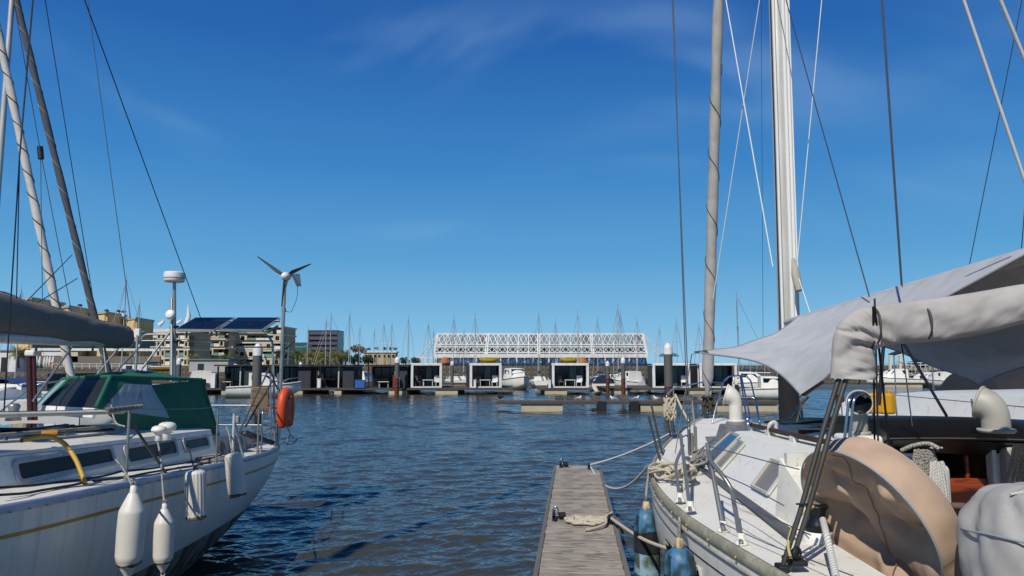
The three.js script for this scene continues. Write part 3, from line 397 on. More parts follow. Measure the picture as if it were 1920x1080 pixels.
{ // orange lifebuoy case on the stern rail
  const b = thing('lifebuoy', 'orange horseshoe lifebuoy strapped to the stern rail below the wind generator', 'lifebuoy', P(536, 767, 11.2), 0.5); const org = M('orange vinyl', '#e0531f', 0.5, { tex: 'mottle' });
  const sh = new THREE.CatmullRomCurve3([V(-0.1, -0.25, 0), V(-0.155, -0.12, 0), V(-0.16, 0.08, 0), V(-0.1, 0.21, 0), V(0, 0.245, 0), V(0.1, 0.21, 0), V(0.16, 0.08, 0), V(0.155, -0.12, 0), V(0.1, -0.25, 0)]); const pts = sh.getPoints(40);
  obj('float', skin(pts, pts.map((_, i) => i === 0 || i === 40 ? 0.05 : 0.075), 14, (t, a) => 1 + 0.1 * Math.cos(2 * a)).rotateY(1.0), org, b); obj('float_pad', rbox(0.2, 0.36, 0.12, 0.05, 0, -0.02, 0).rotateY(1.0), org, b);
  obj('strap', [rod(V(0, 0.24, 0.08), V(-0.01, -0.25, 0.1), 0.008), rod(V(0.05, 0.2, 0.08), V(0.05, -0.2, 0.1), 0.006)], M('faded webbing', '#d98a67', 0.8), b);
  obj('grab_line', pipe([V(0, -0.24, 0.1), V(0.08, -0.4, 0.08), V(0.16, -0.44, 0.05), V(0.12, -0.52, 0.0), V(0.02, -0.5, 0.03), V(0.06, -0.38, 0.06)], 0.01, 6, 6), ropeFleck, b);
}

// ---------- the yacht with the grey awning ----------
const RY = thing('cruising_yacht', 'white cruising yacht with steel rails, tall mast and cowl vents, bow pointing away', 'sailing yacht', V(3.5, 0, -6));
const rp = (px, py, d) => loc(RY, P(px, py, d)), rg = (px, py, h) => loc(RY, G(px, py, h));
const RH = hullForm([[-7.45, 0.02, 1.37, 0.75], [-7.0, 0.3, 1.35, 0.1], [-5.65, 0.86, 1.3, -0.3], [-3.8, 1.52, 1.25, -0.45], [-1.7, 2.08, 1.2, -0.5], [0, 2.2, 1.16, -0.5], [1.5, 2.02, 1.12, -0.5], [3, 1.75, 1.1, -0.35], [4.7, 1.42, 1.1, 0.1]], 3.0, 0.55);
{
  const side = M('ivory topsides', '#d8d8d2', 0.3, { tex: 'streak' }), algae = M('weathered rail with green growth', '#bbb9a2', 0.75, { tex: 'rough' }), teakW = M('dark weathered teak', '#4a342a', 0.7, { tex: 'wood', bump: ['wood', 0.002] });
  const hull = obj('hull', [...RH.strip(RH.S, () => 0.2, 0, 70, 12), RH.end(RH.z1)], side, RY);
  obj('boot_paint', RH.strip(() => 0.2, () => -9, 0, 70, 6), M('navy boot paint', '#1d2738', 0.5, { tex: 'grime' }), hull);
  obj('hull_seam', RH.strip(z => RH.S(z) - 0.2, z => RH.S(z) - 0.212, 0.003, 70, 1), M('thin dark line', '#2b2d2e', 0.6), hull);
  const flat = M('white deck paint', '#e4e2da', 0.6, { tex: 'gelcoat', bump: ['rough', 0.0008] }), nonskid = M('grey non-skid paint', '#8d9093', 0.85, { tex: 'rough', bump: ['rough', 0.0015] });
  const wellX = 1.42, wellZ = 0.34, wellEnd = 3.9, dy = (x, z) => RH.S(z) + 0.05 * (1 - (x / Math.max(0.05, RH.B(z))) ** 2);
  const well = z => Math.min(wellX, RH.B(z) - 0.25);
  obj('deck', [grid(10, 50, (u, v) => { const z = lerp(RH.z0, wellZ, v), x = (u * 2 - 1) * Math.max(0, RH.B(z) - 0.01); return V(x, dy(x, z), z); }), ...[-1, 1].map(s => grid(4, 24, (u, v) => { const z = lerp(wellZ, wellEnd, v), x = s > 0 ? lerp(well(z), RH.B(z) - 0.01, u) : lerp(-RH.B(z) + 0.01, -well(z), u); return V(x, dy(x, z), z); })), grid(10, 6, (u, v) => { const z = lerp(wellEnd, RH.z1, v), x = (u * 2 - 1) * (RH.B(z) - 0.01); return V(x, dy(x, z), z); })], flat, RY);
  for (const s of [-1, 1]) obj('cockpit_side', grid(20, 2, (u, v) => { const z = lerp(wellZ, wellEnd, u), x = s * well(z), k = s > 0 ? v : 1 - v; return V(x, lerp(dy(x, z), 0.84, k), z); }), flat, RY);
  for (const s of [1, -1]) {
    const r = obj('toe_rail', grid(70, 5, (u, v) => { const z = lerp(RH.z0, RH.z1, u), x = Math.max(0.01, RH.B(z)), q = [[0.008, -0.05], [0.016, -0.035], [0.016, -0.012], [0.008, 0.028], [-0.018, 0.032], [-0.022, 0]][Math.round((s > 0 ? v : 1 - v) * 5)]; return V(s * Math.max(0.005, x + q[0]), RH.S(z) + q[1], z); }), algae, RY);
    if (s < 0) for (let z = -2.6; z < 2.5; z += 0.42) obj('scupper_bolt', new THREE.SphereGeometry(0.014, 8, 6).scale(0.6, 1, 1).translate(-RH.B(z) - 0.022, RH.S(z) - 0.03, z), M('brass bolt', '#b5a15a', 0.4, { metalness: 0.6 }), r);
    obj('rub_strake', RH.rail(0.012, -0.09, s, -0.006), M('grey rub strake', '#c6c5b6', 0.6, { tex: 'rough' }), RY);
  }
  // cabin with wide sloping sides
  const cab = trunk([[-3.35, 0.85, 0.55, 1.28, 1.36, 0.05], [-2.95, 1.2, 0.86, 1.26, 1.52, 0.08], [-2.2, 1.36, 1.0, 1.24, 1.57, 0.1], [-0.9, 1.5, 1.16, 1.2, 1.6, 0.12], [0.3, 1.52, 1.2, 1.18, 1.62, 0.13]], 30, 10);
  obj('cabin', cab.geos.slice(0, 4), M('white cabin paint', '#e7e6df', 0.45, { tex: 'gelcoat' }), RY);
  obj('foredeck_non_skid', grid(20, 12, (u, v) => { const z = lerp(-4.6, -3.3, v), x = (u * 2 - 1) * (RH.B(z) * 0.62); return V(x, RH.S(z) + 0.056 + 0.05 * (0 - (x / RH.B(z)) ** 2), z); }), nonskid, RY);
  const wf = M('white window frame', '#c9c8c0', 0.5, { tex: 'mottle' }), amber = M('curtained glass', '#8d8471', 0.2, { tex: 'mottle' });
  function win(za, zb, w0, w1, m, fr = 0.03) { const c = [[za, w0], [zb, w0], [zb, w1], [za, w1]].map(([z, w]) => cab.side(-1, z, w)); const n = c[1].clone().sub(c[0]).cross(c[3].clone().sub(c[0])).normalize(); if (n.x > 0) n.negate(); const o = c.map(p => p.clone().addScaledVector(n, 0.02)); const f = obj('window_frame', o.map((p, i) => bar(p, o[(i + 1) % 4], fr, 0.03)), wf, RY); obj('pane', slabGrid(6, 6, (u, v) => cab.side(-1, lerp(za, zb, u), lerp(w0, w1, v)).addScaledVector(n, 0.016), 0.006), m, f); }
  win(-2.62, -1.98, 0.06, 0.9, glassBlue, 0.014); win(-1.9, -1.5, 0.1, 0.8, amber, 0.022); win(-0.42, -0.02, 0.2, 0.72, amber, 0.022);
  // teak handrail along the cabin top edge
  { const a = [], n = 9; for (let i = 0; i <= n; i++) { const z = lerp(-2.3, 0.2, i / n), p = cab.top(0.07, z); a.push(V(p.x, p.y + 0.055, z)); } const h = obj('handrail', skin(a, a.map(() => 0.024), 6), teakW, RY); for (let i = 0; i <= n; i += 3) obj('rail_foot', rbox(0.05, 0.06, 0.12, 0.015, a[i].x, a[i].y - 0.035, a[i].z), whitePlain, h); }
  obj('jib_track', poly([V(-1.52, 1.262, -2.7), V(-1.46, 1.262, -2.7), V(-1.63, 1.215, 1.0), V(-1.7, 1.215, 1.0)], -0.02), M('grey alloy track', '#85878a', 0.5, { metalness: 0.5, tex: 'rough' }), RY);
  // anchor deck hardware
  obj('anchor_windlass', [lathe([[0, 0], [0.09, 0], [0.08, 0.05], [0.05, 0.08], [0.07, 0.12], [0.05, 0.15], [0, 0.15]], 18).translate(0.15, 1.36, -5.6)], steel, RY);
  obj('bow_roller', [box(0.14, 0.07, 0.5, 0, 1.42, -7.3), rod(V(-0.1, 1.45, -7.5), V(0.1, 1.45, -7.5), 0.04)], steelDull, RY);
  // white cowl vent on a grey dorade box
  function cowl(name, at, face, s, m, inner, neck = 0.2, fat = 1) { const c = new THREE.Group(); c.name = name; c.position.copy(at); c.rotation.y = face; c.scale.setScalar(s); RY.add(c); const path = [], rad = []; for (let i = 0; i <= 20; i++) { const t = i / 20; if (t < 0.35) { path.push(V(0, t / 0.35 * neck, 0)); rad.push(0.085 * fat); } else { const a = (t - 0.35) / 0.65 * 1.35; path.push(V(0, neck + Math.sin(a) * 0.15, 0.15 - Math.cos(a) * 0.15)); rad.push(0.085 * fat + 0.05 * smooth(0.35, 1, t) * (fat > 1 ? 0.6 : 1)); } } const shell = skin(path, rad, 24); const ix = shell.index.array, cut = ix.length - 24 * 3; shell.setIndex(Array.from(ix).slice(0, cut)); obj('cowl_shell', shell, m, c); const e = path[20], dir = path[20].clone().sub(path[19]).normalize(); const q = new THREE.Quaternion().setFromUnitVectors(V(0, 0, 1), dir); obj('cowl_lip', new THREE.TorusGeometry(rad[20], 0.012, 8, 28).applyQuaternion(q).translate(e.x, e.y, e.z), m, c); const thr = skin(path.slice(8), rad.slice(8).map(r => r - 0.006), 24); const ti = thr.index.array; thr.setIndex(Array.from(ti).slice(0, ti.length - 24 * 3)); obj('cowl_throat', thr, inner, c); obj('cowl_base', lathe([[0.085, 0.02], [0.11, 0.02], [0.115, 0], [0.1, -0.015]].map(k => [k[0] * fat, k[1]]), 24), m, c); return c; }
  const vinyl = M('white vent vinyl', '#e8e5dc', 0.45, { tex: 'mottle' }), beige = M('grey beige vent paint', '#b1aea2', 0.5, { tex: 'mottle' }), navy = M('navy lining', '#0e1320', 0.6);
  { const p = rp(1380, 797, 9.9); obj('dorade_box', [trunk([[p.z - 0.2, 0.3, 0.2, p.y - 0.3, p.y, 0.01], [p.z + 0.2, 0.3, 0.2, p.y - 0.3, p.y, 0.01]], 3, 3).geos.map(g => g.translate(p.x + 0.04, 0, 0))].flat(), nonskid, RY); obj('cowl_collar', lathe([[0.13, -0.005], [0.13, 0.03], [0.1, 0.055], [0.08, 0.06]], 20).translate(p.x, p.y, p.z), M('grey rubber collar', '#6d6f70', 0.7), RY); cowl('cowl_vent', V(p.x, p.y + 0.05, p.z), -1.9, 1.0, vinyl, M('red lining', '#a3302a', 0.6)); }
  { const p = rp(1613, 812, 5.75); cowl('cowl_vent', p, -0.35, 0.68, beige, navy); obj('vent_box', rbox(0.3, 0.14, 0.3, 0.03, p.x, p.y - 0.08, p.z), whiteGel, RY); }
  { const p = rp(1868, 808, 5.35); cowl('cowl_vent', p, Math.PI + 0.75, 0.8, beige, navy, 0.1, 1.35); }
  // mast with its spare halyards, vangs and a furled sail bag
  const mastB = rp(1481, 795, 10.0), mastT = rp(1444, -400, 10.0); mastT.x = lerp(mastB.x, mastT.x, 1);
  const mast = obj('mast', skin([mastB, mastB.clone().lerp(mastT, 0.5), mastT, mastT.clone().add(V(0, 2, 0))], [0.12, 0.115, 0.11, 0.1], 20, (t, a) => 1 - 0.22 * Math.abs(Math.sin(a))), alu, RY);
  obj('mast_boot', rod(mastB.clone().add(V(0, -0.05, 0)), mastB.clone().add(V(-0.005, 0.75, 0)), 0.14, 0.125, 18), M('black canvas boot', '#1d1e21', 0.9, { tex: 'weave' }), RY);
  for (const [o, r, m] of [[0.095, 0.026, wireWhite], [0.045, 0.03, wireWhite], [-0.09, 0.02, wireWhite], [0.13, 0.012, wireWhite], [-0.13, 0.008, ropeDark]]) obj('halyard', rod(mastB.clone().add(V(o, 0.75, 0.115)), mastT.clone().add(V(o, 0, 0.1)), r, r * 0.9, 8), m, RY);
  obj('sail_end', skin([rp(1487, 485, 9.6), rp(1492, 515, 9.55), rp(1498, 545, 9.5)], [0.02, 0.055, 0.05], 12), M('furled cream sail', '#b7b1a2', 0.85, { tex: 'weave' }), RY);
  // furled headsail on its stay with spiral lashing
  const fa = rp(1326, 742, 13.0), fb = rp(1354, -260, 11.9); { const n = 60, pts = [], rad = []; for (let i = 0; i <= n; i++) { pts.push(fa.clone().lerp(fb, i / n)); rad.push(i < 2 ? 0.03 + i * 0.02 : lerp(0.095, 0.085, i / n)); } obj('furled_headsail', skin(pts, rad, 18, (t, a) => 1 + 0.06 * Math.sin(a * 2 + t * 40) + 0.05 * (fbm(t, a / 6.2832, 60, 5, 2, 5) - 0.5)), M('grey white sailcloth', '#aeaba6', 0.8, { tex: 'weave' }), RY);
    const sp = []; for (let i = 0; i <= 220; i++) { const t = i / 220 * 0.62, a = t * 62; const p = fa.clone().lerp(fb, t); sp.push(p.add(V(Math.cos(a) * 0.098, 0, Math.sin(a) * 0.098))); } obj('spiral_lashing', skin(sp, sp.map(() => 0.006), 5), ropeDark, RY); obj('furler_drum', lathe([[0, 0], [0.1, 0], [0.11, 0.02], [0.05, 0.04], [0.05, 0.12], [0.11, 0.14], [0.1, 0.16], [0, 0.16]], 18).translate(fa.x, fa.y - 0.18, fa.z), black, RY); obj('forestay_foot', rod(fa, V(0, 1.4, -7.3), 0.012), steel, RY);
    const br = []; for (let i = 0; i < 34; i++) br.push(V(fa.x + rr(-0.1, 0.1), lerp(1.45, 1.78, rnd()), fa.z + rr(-0.1, 0.15))); obj('gathered_sheet', pipe(br, 0.014, 6, 4), M('mossy dark rope', '#4a4a3e', 0.95, { tex: 'rope', uv: 1 }), RY); }
  // standing rigging
  const chain = rp(1297, 862, 8.85), chain2 = rp(1288, 848, 9.0);
  for (const [a, b, r, m] of [
    [[1258, -120, 8.2], [1291, 852, 8.85], 0.006, wire], [[1255, -120, 8.6], [1296, 858, 8.95], 0.006, wire], [[1340, -120, 11], [1449, 500, 10.1], 0.009, wireWhite], [[1443, -120, 10.6], [1337, 560, 12.6], 0.008, wireWhite], [[1427, -60, 12], [1431, 690, 13], 0.004, wireDark],
    [[1440, -120, 9.6], [1630, 556, 7.0], 0.006, wireDark], [[1552, -120, 9.0], [1495, 490, 9.6], 0.007, wireWhite], [[1644, -120, 6.4], [1690, 535, 5.8], 0.0055, wireDark], [[1647, -120, 6.5], [1692, 538, 5.8], 0.004, wireDark], [[1766, -120, 4.6], [1926, 352, 5.0], 0.011, wireWhite], [[1838, -90, 4.0], [1924, 118, 4.2], 0.011, wireWhite], [[1922, -30, 6], [1818, 495, 6.4], 0.004, wireDark], [[1926, 330, 6], [1915, 470, 6], 0.004, wireDark],
    [[1497, 520, 9.5], [1520, 590, 9.2], 0.006, wireWhite], [[1690, 636, 5.0], [1775, 780, 5.1], 0.011, wireDark], [[1640, 560, 4.3], [1647, 850, 4.9], 0.006, wire], [[1637, 575, 4.3], [1640, 840, 4.9], 0.006, ropeDark], [[1640, 575, 4.3], [1668, 845, 4.9], 0.007, ropeDark], [[1640, 640, 4.3], [1610, 720, 5], 0.005, ropeDark], [[1657, 640, 5.6], [1648, 760, 5.6], 0.013, black], [[1690, 640, 6.0], [1712, 810, 5.6], 0.005, wireDark]]) obj('stay', rod(rp(...a), rp(...b), r, r, 6), m, RY);
  for (const [px, py] of [[1291, 805], [1297, 812], [1304, 800]]) obj('rigging_screw', [rod(rp(px, py, 8.9), rp(px + 1.5, py + 48, 8.9), 0.016, 0.016, 8)], steelDull, RY);
  obj('chainplate_lines', pipe([rp(1296, 740, 9), rp(1302, 800, 8.95), rp(1299, 850, 8.9), rp(1294, 862, 8.8), rp(1312, 858, 8.8), rp(1306, 846, 8.8)], 0.012, 6, 6), ropeFleck, RY);
  // pulpit and guard rails
  const foot = z => V(-RH.B(z) + 0.06, RH.S(z) + 0.02, z);
  const post = (z, h, lx = 0, lz = 0) => [foot(z), foot(z).add(V(lx, h, lz))];
  const tops = [];
  for (const [z, h, lx, lz] of [[1.55, 0.0, 0, 0]]) tops.push(foot(z));
  obj('pulpit', [bent([rp(1334, 797, 12.2), rp(1356, 716, 12.6), rp(1368, 705, 13.2), rp(1398, 704, 13.3), rp(1408, 714, 12.6), rp(1424, 790, 11.9)], 0.014, 0.12), bent([rp(1334, 797, 12.2), rp(1347, 745, 12.4), rp(1417, 745, 12.3), rp(1424, 790, 11.9)], 0.011, 0.1), rod(rp(1388, 706, 13), rp(1401, 792, 12.2), 0.014), rod(rp(1390, 706, 13), rp(1408, 790, 12.0), 0.014)], steel, RY);
  obj('bow_rail', [bent([rg(1257, 817, 1.27), rp(1249, 742, 10.4), rp(1262, 728, 11.2), rp(1320, 716, 13.4), rp(1356, 718, 12.7)], 0.013, 0.1), rod(rp(1262, 728, 11.2), rg(1264, 810, 1.28), 0.013)], steel, RY);
  const posts = [];
  for (const [bx, by, tx, ty, d] of [[1227, 850, 1216, 780, 8.6], [1232, 842, 1221, 758, 9.0]]) { const b = foot(-d + 6), t = rp(tx, ty, d); posts.push(obj('stanchion', rod(b, t, 0.0125), darkTube, RY)); }
  // the two hooped gate rails
  const hoop = (a, b, c, e) => obj('gate_rail', [bent([rp(...a), rp(...b), rp(...c), rp(...e)], 0.0165, 0.14, 10)], steelDull, RY);
  obj('gate_rail', [rod(rg(1294, 957, 1.2), rp(1276, 815, 6.95), 0.0155, 0.0155, 10), bent([rg(1275, 940, 1.2), rp(1266, 870, 6.75), rp(1277, 845, 6.9), rp(1281, 835, 6.95)], 0.0145, 0.1, 10)], steelDull, RY);
  obj('gate_rail', [rod(rg(1357, 996, 1.16), rp(1326, 832, 5.85), 0.0175, 0.0165, 10), bent([rg(1390, 1020, 1.15), rp(1372, 918, 5.45), rp(1358, 895, 5.5), rp(1330, 862, 5.7), rp(1327, 838, 5.85)], 0.0165, 0.1, 10)], steelDull, RY);
  for (const [px, py, h] of [[1294, 957, 1.19], [1357, 996, 1.15], [1390, 1020, 1.14], [1275, 940, 1.19]]) obj('rail_socket', lathe([[0.045, 0], [0.045, 0.015], [0.027, 0.03], [0.025, 0.07], [0.017, 0.072]], 14).translate(...rg(px, py, h).toArray()), whiteGel, RY);
  for (const pts of [[[1326, 836, 5.85], [1450, 868, 4.9], [1498, 880, 4.5]], [[1333, 880, 5.75], [1400, 910, 5.1], [1470, 948, 4.5]], [[1345, 925, 5.6], [1400, 950, 5.0], [1520, 1003, 4.3]], [[1352, 980, 5.3], [1440, 1020, 4.8], [1600, 1080, 4.0]], [[1216, 785, 8.6], [1276, 818, 6.95]]]) obj('guard_wire', skin(pts.map(p => rp(...p)), pts.map(() => 0.0038), 5), wire, RY);
  // hull port
  { const pt = (z, y) => { const w = RH.at(z, y, 0.006); w.x *= -1; return w; }; const z0 = -0.45, z1 = 0.55; const o = [pt(z0, 0.82), pt(z0 + 0.05, 0.52), pt(z1, 0.5), pt(z1, 0.86)]; const f = obj('hull_port_frame', o.map((p, i) => bar(p, o[(i + 1) % 4], 0.03, 0.02)), wf, RY); obj('hull_port_pane', slabGrid(8, 6, (u, v) => pt(lerp(z0 + 0.02 * v, z1, u), lerp(0.85, 0.51, v)).add(V(-0.004, 0, 0)), 0.004), glassDark, f); }
  // cockpit: bulkhead, companionway, coamings and sole
  const zB = 0.22; // bulkhead face
  const white = M('white cockpit paint', '#dfddd4', 0.5, { tex: 'gelcoat' }), dark = M('teak cabin lining', '#6b4a30', 0.7, { tex: 'wood' }), varnish = M('varnished washboard', '#a8481c', 0.28, { tex: 'wood' });
  for (const s of [-1, 1]) obj('cockpit_coaming', trunk([[0.28, 0.17, 0.12, 1.16, 1.6, 0.01], [0.6, 0.15, 0.09, 1.15, 1.42, 0.01], [0.95, 0.1, 0.05, 1.14, 1.2, 0.0]], 8, 3).geos.map(g => g.translate(s * 1.35, 0, 0)), white, RY);
  obj('cockpit_sole', box(2.82, 0.05, 3.56, 0, 0.8, 2.12), M('cockpit teak sole', '#9a7a55', 0.7, { tex: 'wood' }), RY);
  const cw0 = rp(1727, 900, 5.75).x, cw1 = rp(1848, 900, 5.7).x;
  obj('cabin_bulkhead', [box(cw0 + 1.45, 0.82, 0.06, (cw0 - 1.45) / 2, 1.24, zB + 0.13), box(1.45 - cw1, 0.82, 0.06, (cw1 + 1.45) / 2, 1.24, zB + 0.13)], white, RY);
  obj('washboard', rbox(cw1 - cw0, 0.36, 0.03, 0.006, (cw0 + cw1) / 2, 1.28, zB + 0.1), varnish, RY);
  obj('washboard_handle', rbox(0.03, 0.18, 0.03, 0.01, cw1 - 0.1, 1.53, zB + 0.02), varnish, RY);
  obj('companionway_jamb', [rbox(0.035, 0.75, 0.05, 0.008, cw1 + 0.02, 1.35, zB + 0.15)], whitePlain, RY);
  obj('companionway_pillar', rbox(0.2, 0.62, 0.1, 0.03, cw1 + 0.16, 1.4, zB + 0.2), beige, RY);
  obj('cabin_lining', [box(1.6, 0.02, 1.6, 0, 0.7, zB - 0.8), box(1.6, 1, 0.02, 0, 1.2, zB - 1.3), box(0.02, 1, 1.4, cw0 - 0.15, 1.2, zB - 0.6), box(0.02, 1, 1.4, cw1 + 0.12, 1.2, zB - 0.6)], dark, RY);
  // glossy black sliding hatch garage spanning the cabin top
  const blackGel = M('black hatch', '#131416', 0.4, { tex: 'rough' });
  obj('hatch_garage', slabGrid(24, 8, (u, v) => { const x = lerp(-0.75, 1.5, u), z = lerp(-0.5, 0.5, v), k = (u - 0.15); return V(x, 1.86 - 0.14 * k * k - 0.1 * Math.pow(v, 4) - 0.05 * Math.pow(1 - v, 3), z); }, 0.05), blackGel, RY);
  obj('hatch_front', grid(24, 4, (u, v) => { const x = lerp(-0.75, 1.5, u), k = u - 0.15; return V(x, 1.775 - 0.14 * k * k - 0.11 * v - 0.03 * Math.sin(u * 3), 0.49 - 0.16 * v); }), blackGel, RY); obj('hatch_trim', skin(Array.from({ length: 12 }, (_, i) => { const u = i / 11, k = u - 0.15; return V(lerp(-0.75, 1.5, u), 1.775 - 0.14 * k * k, 0.5); }), Array(12).fill(0.007), 6), M('grey hatch trim', '#6c7076', 0.3, { metalness: 0.5 }), RY);
  obj('hatch_handle', rbox(0.09, 0.012, 0.02, 0.004, rp(1760, 817, 5.5).x, 1.7, 0.46), alu, RY);
  obj('garage_side', box(0.04, 0.26, 0.95, -0.72, 1.7, 0), blackGel, RY); obj('garage_side', box(0.04, 0.22, 0.95, 1.47, 1.66, 0), blackGel, RY);
  for (const [px, a] of [[1597, 0.1], [1588, 0]]) obj('steel_hoop', [bent([rp(px - 8, 855, 5.4), rp(px + 4, 745, 5.4), rp(px + 22, 735, 5.5), rp(px + 34, 745, 5.6)], 0.011, 0.05)], steel, RY);
  // locker with hanging rope coils
  { const p = rp(1722, 900, 5.1); obj('cockpit_locker', rbox(0.3, 0.62, 0.5, 0.05, p.x - 0.06, 1.36, p.z), white, RY); }
  const coilAt = (px, py, d, w, h, n, m, name) => { const p = rp(px, py, d); for (let i = 0; i < n; i++) { const t = i / (n - 1) - 0.5, k = w * (0.25 + 0.75 * Math.abs(Math.cos(i * 1.7))), yy = h * (0.86 + 0.14 * Math.sin(i * 2.3)); obj(name, pipe([V(p.x + t * w - 0.012, p.y - yy, p.z + 0.012 * (i % 3)), V(p.x + t * w * 0.85 - 0.01, p.y - yy * 0.4, p.z + 0.03), V(p.x + t * w * 0.55, p.y, p.z + 0.02 + 0.01 * (i % 2)), V(p.x + t * w * 0.85 + 0.012, p.y - yy * 0.45, p.z + 0.035), V(p.x + t * w + 0.014, p.y - yy, p.z + 0.012 * ((i + 1) % 3))], 0.0095, 6, 5), m, RY); } };
  coilAt(1728, 838, 4.85, 0.17, 0.42, 11, ropeFleck, 'halyard_coil'); coilAt(1752, 860, 4.8, 0.1, 0.44, 6, ropeWhite, 'halyard_coil'); coilAt(1912, 830, 4.9, 0.16, 0.26, 9, ropeDark, 'sheet_coil');
  obj('coil_wrap', pipe([rp(1690, 845, 4.9), rp(1712, 836, 4.85), rp(1740, 832, 4.8), rp(1762, 842, 4.75)], 0.014, 6, 6), ropeFleck, RY);
  // deck clutter beside the mast: sheets, blocks and a line of lashings
  for (let i = 0; i < 14; i++) { const z = lerp(-2.6, -0.5, i / 13), y = cab.top(0.35, z).y + 0.02; obj('running_line', pipe([V(rr(-0.75, -0.5), y, z), V(rr(-0.4, -0.1), y + 0.05 * rnd(), z + rr(-0.2, 0.2)), V(rr(0, 0.3), y + 0.03, z + rr(-0.3, 0.3)), V(rr(0.3, 0.7), y + 0.02, z + rr(-0.3, 0.3))], rr(0.007, 0.013), 6, 5), [ropeCream, ropeDark, ropeFleck, ropeWhite][i % 4], RY); }
  obj('mast_gallows', [bent([rp(1442, 838, 7.4), rp(1442, 795, 7.4), rp(1455, 790, 7.4), rp(1455, 835, 7.4)], 0.02, 0.04)], wf, RY);
  { const c = rp(1496, 758, 9.0), t = [rp(1460, 800, 8.6), rp(1490, 765, 8.8), rp(1500, 760, 8.8), rp(1506, 795, 8.8)]; obj('lashing', pipe(t, 0.014, 6), ropeFleck, RY); obj('lashing', pipe([rp(1472, 795, 8.6), rp(1492, 770, 8.8), rp(1515, 745, 8.2)], 0.012, 6), ropeCream, RY); }
  // winches, cleats and stripe of hose by the hoop foot
  for (const [px, py, h] of [[1532, 972, 1.32]]) { const p = rp(px, py, 5.0); obj('winch', lathe([[0, 0.09], [0.06, 0.09], [0.075, 0.075], [0.055, 0.05], [0.05, 0.0], [0.075, -0.03], [0.08, -0.08], [0, -0.08]], 22).translate(p.x, p.y, p.z), M('black winch', '#23252a', 0.35, { metalness: 0.5 }), RY); obj('winch_base', lathe([[0, -0.2], [0.11, -0.2], [0.09, -0.08], [0, -0.08]], 22).translate(p.x, p.y, p.z), whiteGel, RY); }
  obj('fuel_hose', pipe([rp(1482, 1045, 4.3), rp(1478, 1020, 4.4), rp(1486, 990, 4.5), rp(1505, 962, 4.6), rp(1525, 950, 4.7)], 0.009, 6, 6), M('yellowed hose', '#b8ad6a', 0.6), RY);
  obj('thick_rope', pipe([rp(1543, 975, 4.5), rp(1549, 1000, 4.3), rp(1557, 1035, 4.2), rp(1568, 1085, 4.0)], 0.02, 10, 10), ropeWhite, RY);
  { const p = rg(1490, 1058, 1.16); obj('fairlead', [rbox(0.1, 0.03, 0.16, 0.01, p.x, p.y + 0.02, p.z), new THREE.TorusGeometry(0.03, 0.012, 8, 14).rotateY(0.7).translate(p.x, p.y + 0.07, p.z + 0.04), new THREE.TorusGeometry(0.025, 0.01, 8, 14).translate(p.x + 0.03, p.y + 0.05, p.z - 0.05)], black, RY); }
  obj('shackle', new THREE.TorusGeometry(0.016, 0.004, 6, 12).scale(0.7, 1.6, 1).translate(...rp(1513, 965, 4.6).toArray()), steel, RY);
  // yellow fuel cans lashed at the far rail
  for (const [px, py] of [[1637, 756], [1662, 757]]) { const p = rp(px, py, 9.9); const c = obj('fuel_can', [rbox(0.2, 0.27, 0.14, 0.035, p.x, p.y, p.z)], M('yellow fuel can', '#e0a400', 0.45, { tex: 'mottle' }), RY); obj('can_cap', rod(V(p.x + 0.04, p.y + 0.13, p.z), V(p.x + 0.04, p.y + 0.17, p.z), 0.03), M('yellow cap', '#b98500', 0.5), c); }
  for (const px of [1637, 1662]) { const p = rp(px, 757, 9.9); obj('can_rack', rod(V(p.x, 1.28, p.z), V(p.x, p.y - 0.12, p.z), 0.02), steelDull, RY); }
  // coiled mooring rope on the side deck and rope hung on the gate rail
  { const c = rp(1258, 893, 7.4), pts = []; for (let i = 0; i < 60; i++) { const a = i * 0.62 + rr(-0.2, 0.2), r = 0.1 + 0.13 * rnd(); pts.push(V(c.x + Math.cos(a) * r, RH.S(c.z) + 0.04 + 0.09 * rnd(), c.z + Math.sin(a) * r * 1.7)); } obj('deck_rope_heap', pipe(pts, 0.013, 6, 3), ropeCream, RY); }
  { const t = rp(1272, 886, 7.0), pts = []; for (let i = 0; i < 26; i++) { const a = i * 0.75, w = 0.11 + 0.03 * Math.sin(i); pts.push(V(t.x + Math.cos(a) * w * 0.9 + 0.04, t.y + Math.sin(i * 1.1) * 0.05, t.z + Math.sin(a) * w)); } for (const [x, y] of [[1276, 930], [1280, 965], [1275, 1000], [1279, 1016]]) pts.push(rp(x, y, 6.75)); obj('hung_rope', pipe(pts, 0.016, 7, 4), ropeCream, RY); const k = []; for (let i = 0; i < 14; i++) { const q = rp(1277 + 7 * Math.sin(i * 2.1), 985 + i * 2.2 + 8 * Math.cos(i * 1.7), 6.72); k.push(q); } obj('rope_knot', pipe(k, 0.014, 7, 4), ropeCream, RY); obj('hung_rope', pipe([rp(1284, 890, 6.9), rp(1283, 930, 6.8), rp(1284, 970, 6.75), rp(1279, 990, 6.7)], 0.016, 7, 6), ropeCream, RY); }
  { const pts = []; for (let i = 0; i < 40; i++) { const y = 700 + 0; pts.push(rp(1256 + 12 * Math.sin(i * 1.9), 742 + (i % 2 ? 8 : 38) + 8 * Math.sin(i * 0.8), 10.4 + 0.05 * Math.cos(i))); } obj('bow_rope_bundle', pipe(pts, 0.015, 7, 4), ropeCream, RY); obj('bow_rope_tail', pipe([rp(1266, 740, 10.5), rp(1278, 765, 10.2), rp(1292, 792, 9.8)], 0.017, 7, 6), ropeCream, RY); }
